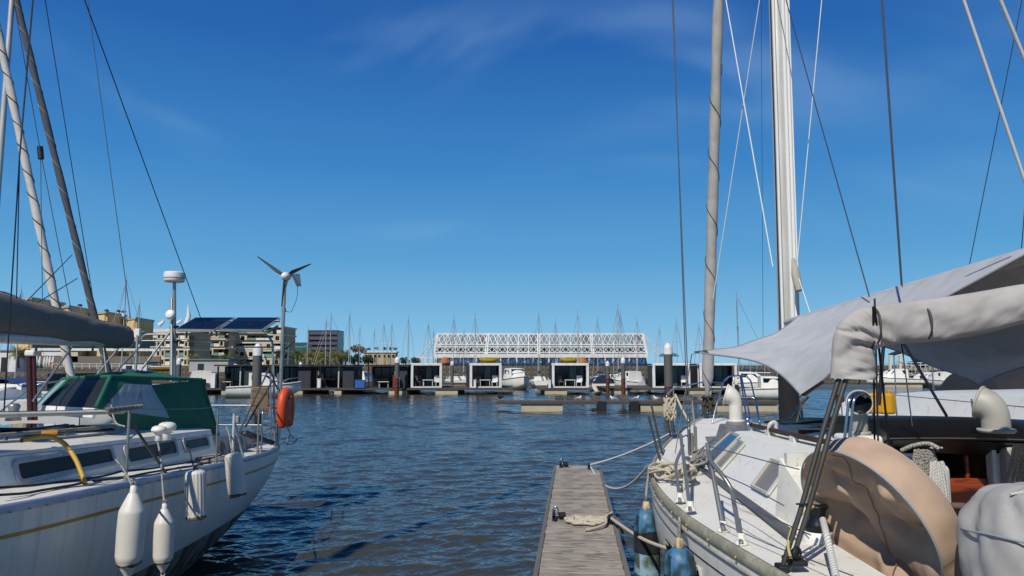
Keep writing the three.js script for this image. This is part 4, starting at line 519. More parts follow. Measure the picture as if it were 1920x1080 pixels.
  { const pts = []; for (let i = 0; i < 30; i++) { const q = rg(1300 + rr(-6, 24), 850 + rr(-2, 26), 1.3); q.y += 0.05 * rnd(); pts.push(q); } obj('sheet_heap', pipe(pts, 0.012, 6, 4), ropeFleck, RY); }
  obj('stern_seat', rbox(2.0, 0.1, 0.5, 0.04, 0, 1.16, 4.2), white, RY);
}
// ---------- folded bimini on its hoop ----------
{
  const b = thing('folded_bimini', 'beige grey canvas bimini folded on a dark hoop across the cockpit', 'bimini', P(1466, 1062, 4.42));
  const q = (px, py, d = 4.42) => loc(b, P(px, py, d));
  const far = v => { const c = loc(b, V(3.5, 0, 0)).x; return V(2 * c - v.x, v.y, v.z); };
  const leg = [q(1466, 1066), q(1500, 960), q(1545, 800), q(1590, 655), q(1612, 612)];
  for (const o of [0, 0.035]) obj('hoop_leg', skin(leg.slice(0, 4).map(p => p.clone().add(V(o, 0, o * 0.6))), [0.016, 0.016, 0.016, 0.016], 8), darkTube, b);
  for (const o of [0, 0.035]) obj('hoop_leg', skin(leg.slice(0, 4).map(p => far(p).add(V(-o, 0, o * 0.6))), [0.016, 0.016, 0.016, 0.016], 8), darkTube, b);
  obj('hoop_foot', rbox(0.06, 0.05, 0.1, 0.012, leg[0].x, leg[0].y, leg[0].z), black, b);
  obj('leg_clip', new THREE.TorusGeometry(0.03, 0.006, 6, 14).rotateX(1.4).translate(...q(1504, 945).toArray()), black, b);
  const canvas = M('warm grey canvas', '#b3aeaa', 0.85, { tex: 'weave', bump: ['weave', 0.001] });
  const O = [[1557, 709], [1559, 670], [1565, 625], [1578, 601], [1606, 581], [1640, 573], [1735, 562], [1830, 548], [1920, 533], [2000, 526]], I = [[1640, 713], [1641, 692], [1639, 668], [1645, 655], [1656, 650], [1682, 646], [1745, 641], [1830, 629], [1920, 607], [2000, 601]];
  const co = new THREE.CatmullRomCurve3(O.map(p => q(...p)), false, 'centripetal'), ci = new THREE.CatmullRomCurve3(I.map(p => q(...p)), false, 'centripetal'), N = 130, K = 48;
  const sheet = mir => grid(K, N, (u, v) => { const a = (mir ? 1 - u : u) * Math.PI * 2, o = co.getPoint(v), i = ci.getPoint(v), c = o.clone().add(i).multiplyScalar(0.5), h = o.clone().sub(i).multiplyScalar(0.5); const corner = Math.exp(-(((v - 0.3) / 0.22) ** 2)), hem = smooth(0, 0.02, v); const w = v * 9 + Math.cos(a) * (0.5 + 0.8 * corner); const f1 = Math.pow(Math.abs(Math.sin(w * 2.1 + 2.4 * fbm(v, u, 9, 4, 3, 27))), 4), f2 = fbm(v, u, 12, 5, 4, 17) - 0.5; const dep = 0.07 * (1 - 0.34 * f1 * (0.4 + corner) + 0.8 * f2); const edge = 1 + 0.05 * f2 * hem - 0.035 * f1 * corner; const p = c.addScaledVector(h, Math.cos(a) * edge).add(V(0, 0, Math.sin(a) * dep)); return mir ? far(p) : p; });
  obj('folded_canvas', [sheet(false)], canvas, b); obj('folded_canvas', [sheet(true)], canvas, b);
  for (const [px, py, r] of [[1640, 612, 0.112], [1735, 607, 0.1]]) { const p = q(px, py); obj('cover_strap', new THREE.TorusGeometry(r, 0.006, 6, 30).scale(1, 0.95, 1).rotateY(Math.PI / 2 - 0.15).translate(p.x, p.y, p.z), M('dark piping', '#4b4946', 0.8), b); }
}
// ---------- grey awning over the boom ----------
{
  const a = thing('awning', 'large pale grey awning slung over the boom, pointed corners tied out', 'awning', V(3.5, 2, -7));
  const q = v => loc(a, v), A = q(P(1312, 661, 8.0)), B = q(P(1506, 746, 6.5)), Rf = q(P(1497, 592, 9.2)), Ra = q(P(1990, 444, 4.7)), C = q(P(1836, 721, 8.0)), D = q(V(4.95, 2.48, -5.0));
  const cloth = M('pale grey awning cloth', '#c3c6c8', 0.9, { phys: 1, transmission: 0.24, thickness: 0, tex: 'weave', bump: ['weave', 0.0008] });
  const panel = (E0, E1, flip) => slabGrid(40, 30, (u, v) => { const s = flip ? 1 - u : u; const mid = V(0, 0, 0); let e = E0.clone().lerp(E1, s); const r = Rf.clone().lerp(Ra, s); const inward = r.clone().sub(e).normalize(); e.addScaledVector(inward, 0.16 * 4 * s * (1 - s)); const p = e.clone().lerp(r, v); const along = E1.clone().sub(E0).normalize(); const pull = 4 * v * (1 - v); p.addScaledVector(along, 0.16 * pull * Math.pow(1 - s, 2) - 0.2 * pull * Math.pow(s, 2)); p.y -= 0.10 * pull * (0.4 + 0.6 * 4 * s * (1 - s)); p.y += 0.010 * Math.sin((s * 8 + v * 5)) * pull + 0.012 * Math.sin(s * 3 + v * 17) * (1 - v) ; return p; }, 0.003);
  obj('awning_cloth', panel(A, B, false), cloth, a); obj('awning_cloth', panel(C, D, true), cloth, a);
  for (const [E0, E1, flip] of [[A, B, false], [C, D, true]]) { const f = panel(E0, E1, flip)[0].attributes.position, W = 41, at = (i, j) => V(f.getX(j * W + i), f.getY(j * W + i), f.getZ(j * W + i)); const edgeA = Array.from({ length: 41 }, (_, i) => at(i, 0)), k = flip ? 40 : 0, m2 = M('hem tape', '#8e9194', 0.85, { tex: 'weave' }); obj('hem', skin(edgeA, edgeA.map(() => 0.009), 6), m2, a); for (const kk of [0, 40]) { const e = Array.from({ length: 31 }, (_, j) => at(kk, j)); obj('hem', skin(e, e.map(() => 0.009), 6), m2, a); } }
  obj('ridge_boom', rod(Rf.clone().add(V(0, -0.06, -0.4)), Ra.clone().add(V(0, -0.07, 0)), 0.045, 0.045, 12), alu, a);
  obj('corner_tie', skin([A, q(P(1297, 664, 8.3)), q(V(1.95, 1.26, -9.0))], [0.006, 0.006, 0.006], 6), ropeFleck, a); obj('corner_patch', poly([A.clone().add(V(-0.05, 0.012, -0.05)), A.clone().add(V(0.08, 0.0, 0.06)), A.clone().add(V(0.08, 0.03, -0.04))], 0.012), M('dark tie patch', '#34383c', 0.8), a);
  obj('corner_tie', rod(B, q(P(1494, 790, 6.9)), 0.007), ropeFleck, a); obj('corner_strap', rod(B.clone().add(V(0, 0.02, -0.02)), q(P(1543, 716, 6.2)), 0.014), black, a); obj('corner_tie', rod(C, q(P(1852, 770, 8.2)), 0.006), ropeFleck, a);
}
// ---------- covered wheel and binnacle ----------
{
  const w = thing('wheel_cover', 'tan canvas cover bagged round the steering wheel', 'cover', P(1636, 972, 4.6));
  const tan = M('tan canvas', '#c0a58d', 0.85, { tex: 'weave', bump: ['weave', 0.0012] });
  const n = V(-0.85, -0.45, 0.27).normalize(), q = new THREE.Quaternion().setFromUnitVectors(V(0, 0, 1), n);
  const R = 0.485, wr = (r, a) => { const x = Math.cos(a) * r * 0.5 + 0.5, y = Math.sin(a) * r * 0.5 + 0.5; return 0.075 * (fbm(x, y, 3, 3, 3, 23) - 0.5) + 0.028 * (fbm(x, y, 7, 6, 3, 33) - 0.5) - 0.03 * Math.pow(Math.abs(Math.sin(9 * y + 2.5 * x + 3 * fbm(x, y, 3, 3, 2, 55))), 7) + 0.022 * Math.pow(Math.abs(Math.sin(5.2 * x + 3.1 * y + 2 * fbm(x, y, 2, 2, 2, 29))), 3) - 0.02 * Math.pow(Math.abs(Math.sin(2.2 * x - 6.1 * y)), 6); };
  const face = grid(96, 30, (u, v) => { const a = u * Math.PI * 2, r = v * R; return V(Math.cos(a) * r, Math.sin(a) * r, -0.02 + 0.08 * Math.pow(v, 5) + wr(v, a) * 2.3 * (1 - 0.9 * smooth(0.75, 1, v))); });
  const rim = grid(96, 16, (u, v) => { const a = u * Math.PI * 2, b = v; const rad = R + 0.025 * Math.sin(b * Math.PI) - 0.03 * b * b + 0.7 * wr(0.9, a) * Math.sin(b * Math.PI); return V(Math.cos(a) * rad, Math.sin(a) * rad, 0.06 - b * 0.24 + (wr(1, a) * 0.19) * (1 - b)); });
  const back = grid(48, 4, (u, v) => { const a = -u * Math.PI * 2, r = (1 - v) * (R - 0.03); return V(Math.cos(a) * r, Math.sin(a) * r, -0.18 - 0.02 * v); });
  const turnTo = g => g.applyQuaternion(q);
  obj('cover_face', turnTo(face), tan, w); obj('cover_side', [turnTo(rim), turnTo(back)], tan, w);
  obj('piping', turnTo(new THREE.TorusGeometry(R + 0.004, 0.0065, 6, 80).translate(0, 0, 0.06)), M('grey piping', '#8d949c', 0.7), w);
  obj('seam', turnTo(skin(Array.from({ length: 60 }, (_, i) => { const t = i / 59 * 2 - 1, a = t < 0 ? Math.PI * 0.62 : Math.PI * 1.62, r = Math.abs(t); return V(Math.cos(a) * r * R * 0.95, Math.sin(a) * r * R * 0.95, -0.016 + 0.08 * Math.pow(r, 5) + wr(r, a) * 2.3 * (1 - 0.9 * smooth(0.75, 1, r)) + 0.006); }), Array(60).fill(0.003), 5)), M('stitched tan seam', '#8b6c58', 0.9), w);
  obj('wheel_shaft', rod(V(0.15, 0.05, -0.2), loc(w, P(1808, 950, 4.25)), 0.022, 0.022, 10), M('weathered shaft', '#8a7a68', 0.5, { tex: 'rough' }), w);
  obj('wheel_stand', rod(V(-0.02, -0.3, -0.08), V(0, -0.7, 0), 0.03, 0.035, 10), darkTube, w);
}
{
  const c = thing('binnacle_cover', 'smooth light grey canvas cover over the binnacle beside the wheel', 'cover', P(1952, 1026, 3.75)); const m = M('light grey canvas', '#a9a7a4', 0.8, { tex: 'weave', bump: ['weave', 0.001] });
  const top = 0.3, low = -0.95;
  obj('cover_cloth', [grid(64, 44, (u, v) => { const a = u * Math.PI * 2, ca = Math.cos(a), sa = Math.sin(a), sq = Math.pow(Math.pow(Math.abs(ca), 3.2) + Math.pow(Math.abs(sa), 3.2), -1 / 3.2); const d = clamp(v / 0.42), prof = v < 0.42 ? Math.pow(Math.sin(d * Math.PI / 2), 0.62) : 1 + 0.06 * (v - 0.42); const y = v < 0.42 ? top - 0.26 * (1 - Math.pow(Math.cos(d * Math.PI / 2), 0.9)) : top - 0.26 - (v - 0.42) * 1.5; const wv = 0.022 * Math.sin(a * 5 + v * 9) * smooth(0.3, 0.9, v) + 0.1 * (fbm(u, v, 9, 4, 4, 37) - 0.5) * smooth(0.05, 0.3, v) - 0.025 * Math.pow(Math.abs(Math.sin(a * 3.5 + v * 5 + 2 * fbm(u, v, 5, 3, 2, 44))), 8); return V(ca * sq * (0.30 * prof + wv), y + 0.02 * (fbm(u, v, 6, 6, 3, 39) - 0.5), sa * sq * (0.30 * prof + wv)); })], m, c);
  const ringAt = (v, o) => Array.from({ length: 49 }, (_, i) => { const a = i / 48 * Math.PI * 2, ca = Math.cos(a), sa = Math.sin(a), sq = Math.pow(Math.pow(Math.abs(ca), 3.2) + Math.pow(Math.abs(sa), 3.2), -1 / 3.2); return V(ca * sq * o, v + 0.012 * Math.sin(a * 3), sa * sq * o); }); obj('piping', skin(ringAt(0.07, 0.302), Array(49).fill(0.006), 6), M('grey piping', '#8d949c', 0.7), c); obj('drawcord', pipe([V(-0.2, 0.27, 0.1), V(-0.05, 0.305, 0.12), V(0.08, 0.31, 0.1), V(0.25, 0.285, 0.02)], 0.006, 6), ropeWhite, c);
  obj('pedestal', rod(V(0, 0.1, 0), V(0, -1.0, 0), 0.1, 0.12, 14), whitePlain, c);
}

// ---------- finger pontoon ----------
const dockDir = V(Math.sin(0.082), 0, -Math.cos(0.082)), dockL = G(1041, 873, 0.5), dockR0 = dockL.clone().add(V(Math.cos(0.082) * 0.80, 0, Math.sin(0.082) * 0.80));
const DK = thing('finger_pontoon', 'narrow grey plank pontoon running out beside the awning yacht', 'pontoon', V(dockL.x, 0, dockL.z), -0.082);
{
  seedState = 991; const W = 0.8, top = 0.5, pw = 0.142, mats = [];
  for (let i = 0; i < 7; i++) mats.push(M('weathered plank ' + i, ['#b0a697', '#b8ae9f', '#a69c8e', '#b2a899', '#bdb3a5', '#aaa193', '#b6ac9d'][i], 0.9, { tex: 'wood', bump: ['wood', 0.004] }));
  const variants = Array.from({ length: 6 }, (_, i) => clean(rbox(W - 0.05, 0.034, pw - 0.013, 0.006, 0, 0, 0, 0, 1)));
  const geos = variants.map((g, i) => { metreUV(g); const uv = g.attributes.uv; for (let k = 0; k < uv.count; k++) uv.setXY(k, uv.getX(k) + i * 0.37, uv.getY(k) + i * 0.213); return g; });
  for (let i = 0; i < 88; i++) {
    const z = 0.1 + i * pw, cut = 0, m = new THREE.Mesh(geos[i % 6], mats[Math.floor(rnd() * 7)]); m.name = 'plank'; const far = z < 0.5 ? (0.5 - z) * 0.24 / 0.5 : 0;
    m.scale.x = (W - 0.05 - far) / (W - 0.05); m.position.set(W / 2 - far / 2 + rr(-0.004, 0.004), top - 0.017 + rr(-0.003, 0.003), z); m.rotation.y = rr(-0.004, 0.004); m.rotation.z = rr(-0.004, 0.004); m.castShadow = m.receiveShadow = true; DK.add(m);
  }
  const edge = M('grey dock edging', '#6d6a64', 0.75, { tex: 'streak' }), alloy = M('pontoon alloy', '#a9aaa8', 0.5, { metalness: 0.5, tex: 'rough' });
  obj('edge_beam', rbox(0.045, 0.16, 12.6, 0.008, 0.0, top - 0.075, 6.3), edge, DK); obj('edge_beam', rbox(0.045, 0.16, 12.1, 0.008, W, top - 0.075, 6.55), edge, DK);
  obj('end_beam', rbox(W - 0.2, 0.16, 0.05, 0.008, (W - 0.22) / 2, top - 0.073, 0), alloy, DK);
  obj('corner_beam', bar(V(W - 0.24, top - 0.08, 0), V(W, top - 0.08, 0.5), 0.05, 0.16), edge, DK);
  obj('gusset', poly([V(W + 0.02, top - 0.02, 4.55), V(W + 0.02, top - 0.02, 5.35), V(W + 0.1, top - 0.02, 5.3)].reverse(), 0.05), edge, DK);
  for (const z of [1.2, 4.2, 7.2, 10.2]) obj('float', rbox(W - 0.1, 0.5, 1.9, 0.05, W / 2, 0.13, z), M('concrete float', '#a39b86', 0.85, { tex: 'grime', bump: ['rough', 0.004] }), DK);
  for (const [x, z] of [[0.1, 0.2], [0.1, 4.75], [W - 0.06, 4.85], [W - 0.2, 0.35]]) { const y = top; const c = obj('mooring_cleat', [rod(V(x, y, z - 0.06), V(x, y + 0.075, z - 0.06), 0.014), rod(V(x, y, z + 0.06), V(x, y + 0.075, z + 0.06), 0.014), pipe([V(x, y + 0.06, z - 0.16), V(x, y + 0.085, z - 0.08), V(x, y + 0.085, z + 0.08), V(x, y + 0.06, z + 0.16)], 0.018, 8, 5), rbox(0.05, 0.01, 0.2, 0.004, x, y + 0.004, z)], M('cast cleat', '#5d6064', 0.4, { metalness: 0.8, tex: 'rough' }), DK); if (x < 0.3) { obj('shackle_ring', [new THREE.TorusGeometry(0.032, 0.007, 6, 16).scale(1, 1.3, 1).translate(x + 0.02, y + 0.1, z - 0.02)], steel, c); obj('rubber_stop', rod(V(x + 0.06, y + 0.045, z), V(x + 0.13, y + 0.045, z - 0.02), 0.042, 0.042, 14), black, c); } }
}
{ // lines
  const world = (x, y, z) => DK.localToWorld(V(x, y, z)); seedState = 3344;
  const line = (pts, r, m, label) => single('mooring_line', pipe(pts, r, 8, 10), m, label, 'rope', 'mooring lines of the awning yacht');
  const sag = (a, b, s, n = 7) => Array.from({ length: n }, (_, i) => { const t = i / (n - 1), p = a.clone().lerp(b, t); p.y -= s * 4 * t * (1 - t); return p; });
  const cl = world(0.6, 0.56, 0.35);
  line(sag(cl, G(1258, 812, 1.27), 0.05), 0.016, ropeWhite, 'taut white line from the pontoon end up to the bow'); line(sag(cl.clone().add(V(0.02, -0.01, 0.03)), P(1217, 872, 8.3), 0.32), 0.014, ropeWhite, 'slack white line drooping between pontoon end and yacht rail');
  line([world(0.74, 0.56, 4.85), P(1200, 1008, 7.3), P(1260, 1032, 6.4), P(1320, 1054, 5.6), P(1395, 1084, 4.9), P(1450, 1100, 4.6)], 0.017, ropeCream, 'cream line running from the rope coil on the planks to the hull');
  const pts = [], c0 = world(0.5, 0.53, 4.9); for (let i = 0; i < 54; i++) { const a = i * 0.68 + rr(-0.25, 0.25), r = 0.06 + 0.13 * rnd(); pts.push(V(c0.x - 0.02 + Math.cos(a) * r * 1.35, 0.522 + 0.055 * rnd() * (1 - r * 3), c0.z + Math.sin(a) * r * 1.2)); } pts.push(world(0.72, 0.55, 4.8), world(0.78, 0.6, 4.8), world(0.7, 0.58, 4.95), world(0.68, 0.54, 5.15), world(0.52, 0.525, 5.35), world(0.45, 0.525, 5.4));
  single('rope_coil', pipe(pts, 0.017, 8, 4), ropeCream, 'loose heap of cream mooring rope lying on the pontoon planks', 'rope');
}
{ // blue fenders between pontoon and yacht
  const blue = M('weathered blue fender', '#3f7196', 0.5, { tex: 'grime' }), pale = M('chalky faded blue', '#86a9bb', 0.7, { tex: 'grime' }), weed = M('black weed', '#1b2126', 0.95, { tex: 'grime', bump: ['rough', 0.006] });
  for (const [p, s, label, eye] of [[P(1213, 1022, 7.4), 0.9, 'tall faded blue fender hanging at the yacht bow', P(1218, 872, 7.9)], [P(1276, 1110, 5.5), 0.82, 'wide blue fender partly below the frame beside the hull port', P(1276, 1000, 5.9)]]) {
    const f = thing('fender', label, 'fender', p, 0, 'blue fenders of the awning yacht');
    obj('fender_body', lathe([[0, -0.4], [0.06, -0.4], [0.12, -0.37], [0.136, -0.3], [0.137, 0.0], [0.134, 0.25], [0.118, 0.325], [0.06, 0.375], [0, 0.38]].map(q => [q[0] * s, q[1] * s]), 30), blue, f);
    obj('fender_neck', lathe([[0, 0.36], [0.05, 0.36], [0.045, 0.4], [0.03, 0.46], [0, 0.46]].map(q => [q[0] * s, q[1] * s]), 16), M('buff fender neck', '#c2b193', 0.7, { tex: 'grime' }), f);
    obj('worn_band', grid(40, 6, (u, v) => { const a = u * 6.2832, r = 0.139 * s; return V(Math.cos(a) * r, lerp(-0.27 - 0.03 * fbm(u, 0.5, 9, 2, 3, 5), -0.1 + 0.05 * fbm(u, 0.2, 11, 2, 3, 8), v) * s, Math.sin(a) * r); }), pale, f);
    obj('weed_band', grid(40, 6, (u, v) => { const a = u * 6.2832, r = 0.1405 * s; return V(Math.cos(a) * r, lerp(-0.09 + 0.05 * fbm(u, 0.9, 8, 2, 3, 15), 0.1 + 0.09 * fbm(u, 0.2, 6, 2, 3, 28), v) * s, Math.sin(a) * r); }), weed, f);
    obj('lanyard', pipe([V(0, 0.44 * s, 0), V(0.005, 0.52, 0), eye.sub(p)], 0.012, 7, 6), ropeFleck, f);
  }
}

// ---------- land behind the basin ----------
seedState = 5150;
const stone = M('quay stone', '#6b655a', 0.9, { tex: 'grime', bump: ['rough', 0.02] }), concrete = M('pale concrete', '#b3ab99', 0.9, { tex: 'grime', bump: ['rough', 0.006] }), slate = M('slate cladding', '#33383f', 0.7, { tex: 'vertical' }), slateDark = M('dark cladding', '#1f2226', 0.7, { tex: 'vertical' }), whiteFrame = M('white portal paint', '#e9e8e4', 0.5, { tex: 'mottle' }), woodDeck = M('brown deck boards', '#6b5c4b', 0.85, { tex: 'wood' });
setting('quay_wall', [box(420, 3.6, 4, -40, 0.55, -112)], stone);
setting('land', [box(2400, 2, 1400, 0, 1.2, -812)], M('paved waterfront', '#8f887a', 0.95, { tex: 'rough' }));
setting('inner_quay', [box(60, 1.9, 22, -78, 0.55, -88)], stone);

// ---------- pontoons ----------
function pontoon(label, pts, floats, deckH = 0.5, wdt = 2.2) {
  const a = pts[0], b = pts[1], p = thing('pontoon', label, 'pontoon', V(a.x, 0, a.z)); const L = b.clone().sub(a); const n = V(-L.z, 0, L.x).normalize().multiplyScalar(wdt); if (n.z > 0) n.negate();
  const o = V(0, 0, 0); const q = (t, s, y) => L.clone().multiplyScalar(t).addScaledVector(n, s).setY(y);
  obj('deck', poly([q(0, 0, deckH), q(1, 0, deckH), q(1, 1, deckH), q(0, 1, deckH)], 0.1), woodDeck, p);
  obj('fascia', bar(q(0, 0, deckH - 0.08).add(V(0, 0, 0.05)), q(1, 0, deckH - 0.08).add(V(0, 0, 0.05)), 0.13, 0.08), M('dark pontoon fascia', '#45433f', 0.8, { tex: 'streak' }), p);
  for (const [x0, x1] of floats) { const g = box(x1 - x0, 0.42, wdt - 0.2, (x0 + x1) / 2 - a.x, deckH - 0.14 - 0.24, -wdt / 2 + (L.z / L.x) * ((x0 + x1) / 2 - a.x) + 0.12); obj('float', g, M('weathered float block', '#c2b79d', 0.9, { tex: 'big', bump: ['rough', 0.01] }), p); }
  return p;
}
const PD = 60.5, X = (px, d = PD) => (px - 960) / FOCAL * d;
const fl = (a, b) => [X(a), X(b)];
pontoon('long pontoon carrying the dark houseboats and the leftmost white framed ones', [V(X(250), 0, -PD), V(X(962), 0, -PD)], [fl(330, 352), fl(420, 454), fl(533, 571), fl(630, 643), fl(731, 765), fl(818, 859)], 0.5, 9);
pontoon('short pontoon below the lone white framed houseboat', [V(X(1008), 0, -PD), V(X(1110), 0, -PD)], [fl(1021, 1062)], 0.5, 9);
pontoon('pontoon below the pair of white framed houseboats beside the tall pile', [V(X(1136), 0, -PD), V(X(1420), 0, -PD)], [fl(1139, 1180), fl(1290, 1330)], 0.5, 9);
pontoon('walkway pontoon linking the rear moorings', [V(-60, 0, -80), V(62, 0, -80)], [[-50, -46], [-30, -26], [-9, -5], [6, 9], [22, 26], [40, 44]], 0.5, 2);
const mid = pontoon('low empty pontoon with pale float blocks, gulls resting on it', [V(X(932, 38), 0, -38), V(X(1500, 38), 0, -38)], [[X(977, 38), X(1054, 38)], [X(1198, 38), X(1262, 38)], [X(1340, 38), X(1452, 38)]], 0.5, 1.4);
for (const px of [1125, 1178]) obj('cross_beam', poly([V(X(px - 9, 38), 0.53, -1.2), V(X(px + 8, 38), 0.53, -1.2), V(X(px - 4, 43), 0.6, -6), V(X(px - 18, 43), 0.6, -6)].map(v => v.add(V(-X(932, 38), 0, 0))), 0.08), woodDeck, mid);
for (const px of [1126, 1186]) obj('pile_guide', box(0.45, 0.6, 0.5, X(px, 38) - X(932, 38), 0.2, 0.0), black, mid);
{ // gulls
  const white = M('gull feathers', '#e4e2dc', 0.8), grey = M('gull wing', '#8a8d92', 0.8), y = M('gull beak', '#c08a2a', 0.6); const dark = M('cormorant feathers', '#17181a', 0.7);
  const make = (p, label, tall, m1, m2, turn) => { const g = thing('bird', label, 'bird', p, turn, 'birds on the low pontoon'); const s = tall ? 1.5 : 1; const path = [V(-0.17, 0.1, 0), V(-0.09, 0.13, 0), V(0.02, 0.14, 0), V(0.1, 0.17, 0), V(0.13, 0.22, 0), V(0.16, 0.24, 0)].map(v => v.multiplyScalar(s)); obj('body', [skin(path, [0.01, 0.05, 0.07, 0.05, 0.035, 0.025].map(r => r * s), 10), new THREE.SphereGeometry(0.035 * s, 10, 8).translate(0.15 * s, 0.245 * s, 0)], m1, g); obj('beak', rod(V(0.175 * s, 0.24 * s, 0), V(0.23 * s, 0.23 * s, 0), 0.01 * s, 0.003), y, g); for (const k of [-1, 1]) { obj('wing', skin([V(-0.24, 0.12, 0.03 * k), V(-0.1, 0.15, 0.06 * k), V(0.06, 0.17, 0.05 * k)].map(v => v.multiplyScalar(s)), [0.008, 0.03, 0.02].map(r => r * s), 8), m2, g); obj('leg', rod(V(0, 0, 0.02 * k), V(0, 0.1 * s, 0.02 * k), 0.007), y, g); } };
  [[1083, 'first white gull from the pontoon end', 0.4], [1148, 'white gull between the two cross beams', 2.6], [1190, 'white gull just past the second cross beam', 0.3], [1229, 'white gull standing next to the tall pile', 3.0]].forEach(([px, l, t]) => make(V(X(px, 38.4), 0.5, -38.4), l, 0, white, grey, t)); make(V(X(1123, 40), 0.58, -40.5), 'dark upright bird on the first cross beam', 1, dark, dark, 0.8); make(V(X(938, 38.4), 0.5, -38.5), 'dark bird on the very end of the low pontoon', 1, dark, dark, 2);
}

// ---------- mooring piles ----------
function pile(px, top, w, d, label, cap = 0.13, rust = true) {
  const t = P(px, top, d), r = w / 2 / FOCAL * d, p = thing('mooring_pile', label, 'pile', V(t.x, 0, t.z), 0, 'mooring piles'); const h = t.y - r * 1.6 - r * 1.3;
  obj('shaft', rod(V(0, rust ? 1.3 : -0.5, 0), V(0, h, 0), r, r, 20), M('grey pile steel', '#5b5a57', 0.6, { tex: 'streak' }), p); if (rust) obj('rusted_foot', rod(V(0, -0.5, 0), V(0, 1.3, 0), r * 1.004, r * 1.004, 20), M('rusted pile steel', '#5d3524', 0.85, { tex: 'grime', bump: ['rough', 0.01] }), p);
  obj('cap', lathe([[r * 1.06, 0], [r * 1.06, r * 1.4], [r * 0.85, r * 2.0], [r * 0.3, r * 2.6], [0, r * 2.75]], 20).translate(0, h, 0), whitePlain, p); return p;
}
pile(1252, 641, 16, 36, 'tall grey pile with white cap and rusty foot beside the yacht bow');
{ const p = pile(484, 642, 17, 44, 'thick grey pile with banded white cap behind the wind generator', 0.13, false); }
pile(745, 668, 8.5, 59.5, 'slim pile in front of the fourth dark houseboat'); pile(336, 670, 9, 48, 'pile with white cap seen over the green spray hood', 0.1, false); pile(564, 678, 6, 66, 'small white capped pile behind the second dark houseboat', 0.1, false);
pile(1139, 676, 7, 59.5, 'slender pile beside the navy covered boat'); pile(1168, 669, 8, 59, 'pile standing nearest the pair of white framed houseboats'); pile(848, 676, 6, 70, 'white topped pile behind the leftmost white framed houseboat', 0.1, false); pile(1572, 690, 15, 26, 'brown pile seen under the awning corner');

// ---------- houseboats ----------
function whiteHouse(px0, px1, turn, label, depth = 6) {
  const w = X(px1) - X(px0), h = 2.0, t = 0.2, g = thing('houseboat', label, 'houseboat', V(X((px0 + px1) / 2), 0.52, -PD - 0.3), turn, 'white framed houseboats');
  obj('roof_edge', rbox(w, t, 1.3, 0.03, 0, h - t / 2, -0.65), whiteFrame, g); obj('floor_edge', rbox(w - 2 * t - 0.01, 0.1, 1.3, 0.02, 0, 0.05, -0.65), whiteFrame, g); for (const s of [-1, 1]) obj('portal_post', rbox(t, h - t - 0.004, 0.24, 0.02, s * (w / 2 - t / 2), (h - t) / 2, -0.12), whiteFrame, g);
  for (const s of [-1, 1]) obj('side_wall', box(0.1, h - t - 0.02, depth - 1.35, s * (w / 2 - 0.1), (h - t) / 2, -1.35 - (depth - 1.35) / 2), slate, g); obj('back_wall', box(w - 0.3, h - t - 0.02, 0.1, 0, (h - t) / 2, -depth), slate, g); obj('roof', box(w - 0.04, 0.12, depth - 1.3, 0, h - 0.1, -1.3 - (depth - 1.3) / 2), slateDark, g);
  const n = 4; for (let i = 0; i < n; i++) obj('glass_pane', box((w - 0.5) / n - 0.06, h - t - 0.2, 0.02, -w / 2 + 0.25 + (i + 0.5) * (w - 0.5) / n, (h - t) / 2 + 0.05, -1.4), i === 2 ? M('curtained pane', '#4f5855', 0.15, { tex: 'mottle' }) : glassDark, g); for (let i = 0; i <= n; i++) obj('mullion', box(0.05, h - t - 0.06, 0.06, -w / 2 + 0.25 + i * (w - 0.5) / n, (h - t) / 2 + 0.02, -1.4), black, g);
  for (const s of [-1, 1]) obj('porch_post', box(0.07, h - t - 0.02, 0.07, s * (w / 2 - 0.1), (h - t) / 2, -1.25), whiteFrame, g); obj('porch_floor', box(w - 0.45, 0.02, 1.1, 0, 0.12, -0.75), woodDeck, g);
  for (let i = 0; i < 2; i++) { const wd = obj('side_window', box(0.02, 1.2, 0.7, w / 2 - 0.04, 1.0, -2.4 - i * 1.6), glassDark, g); }
  return g;
}
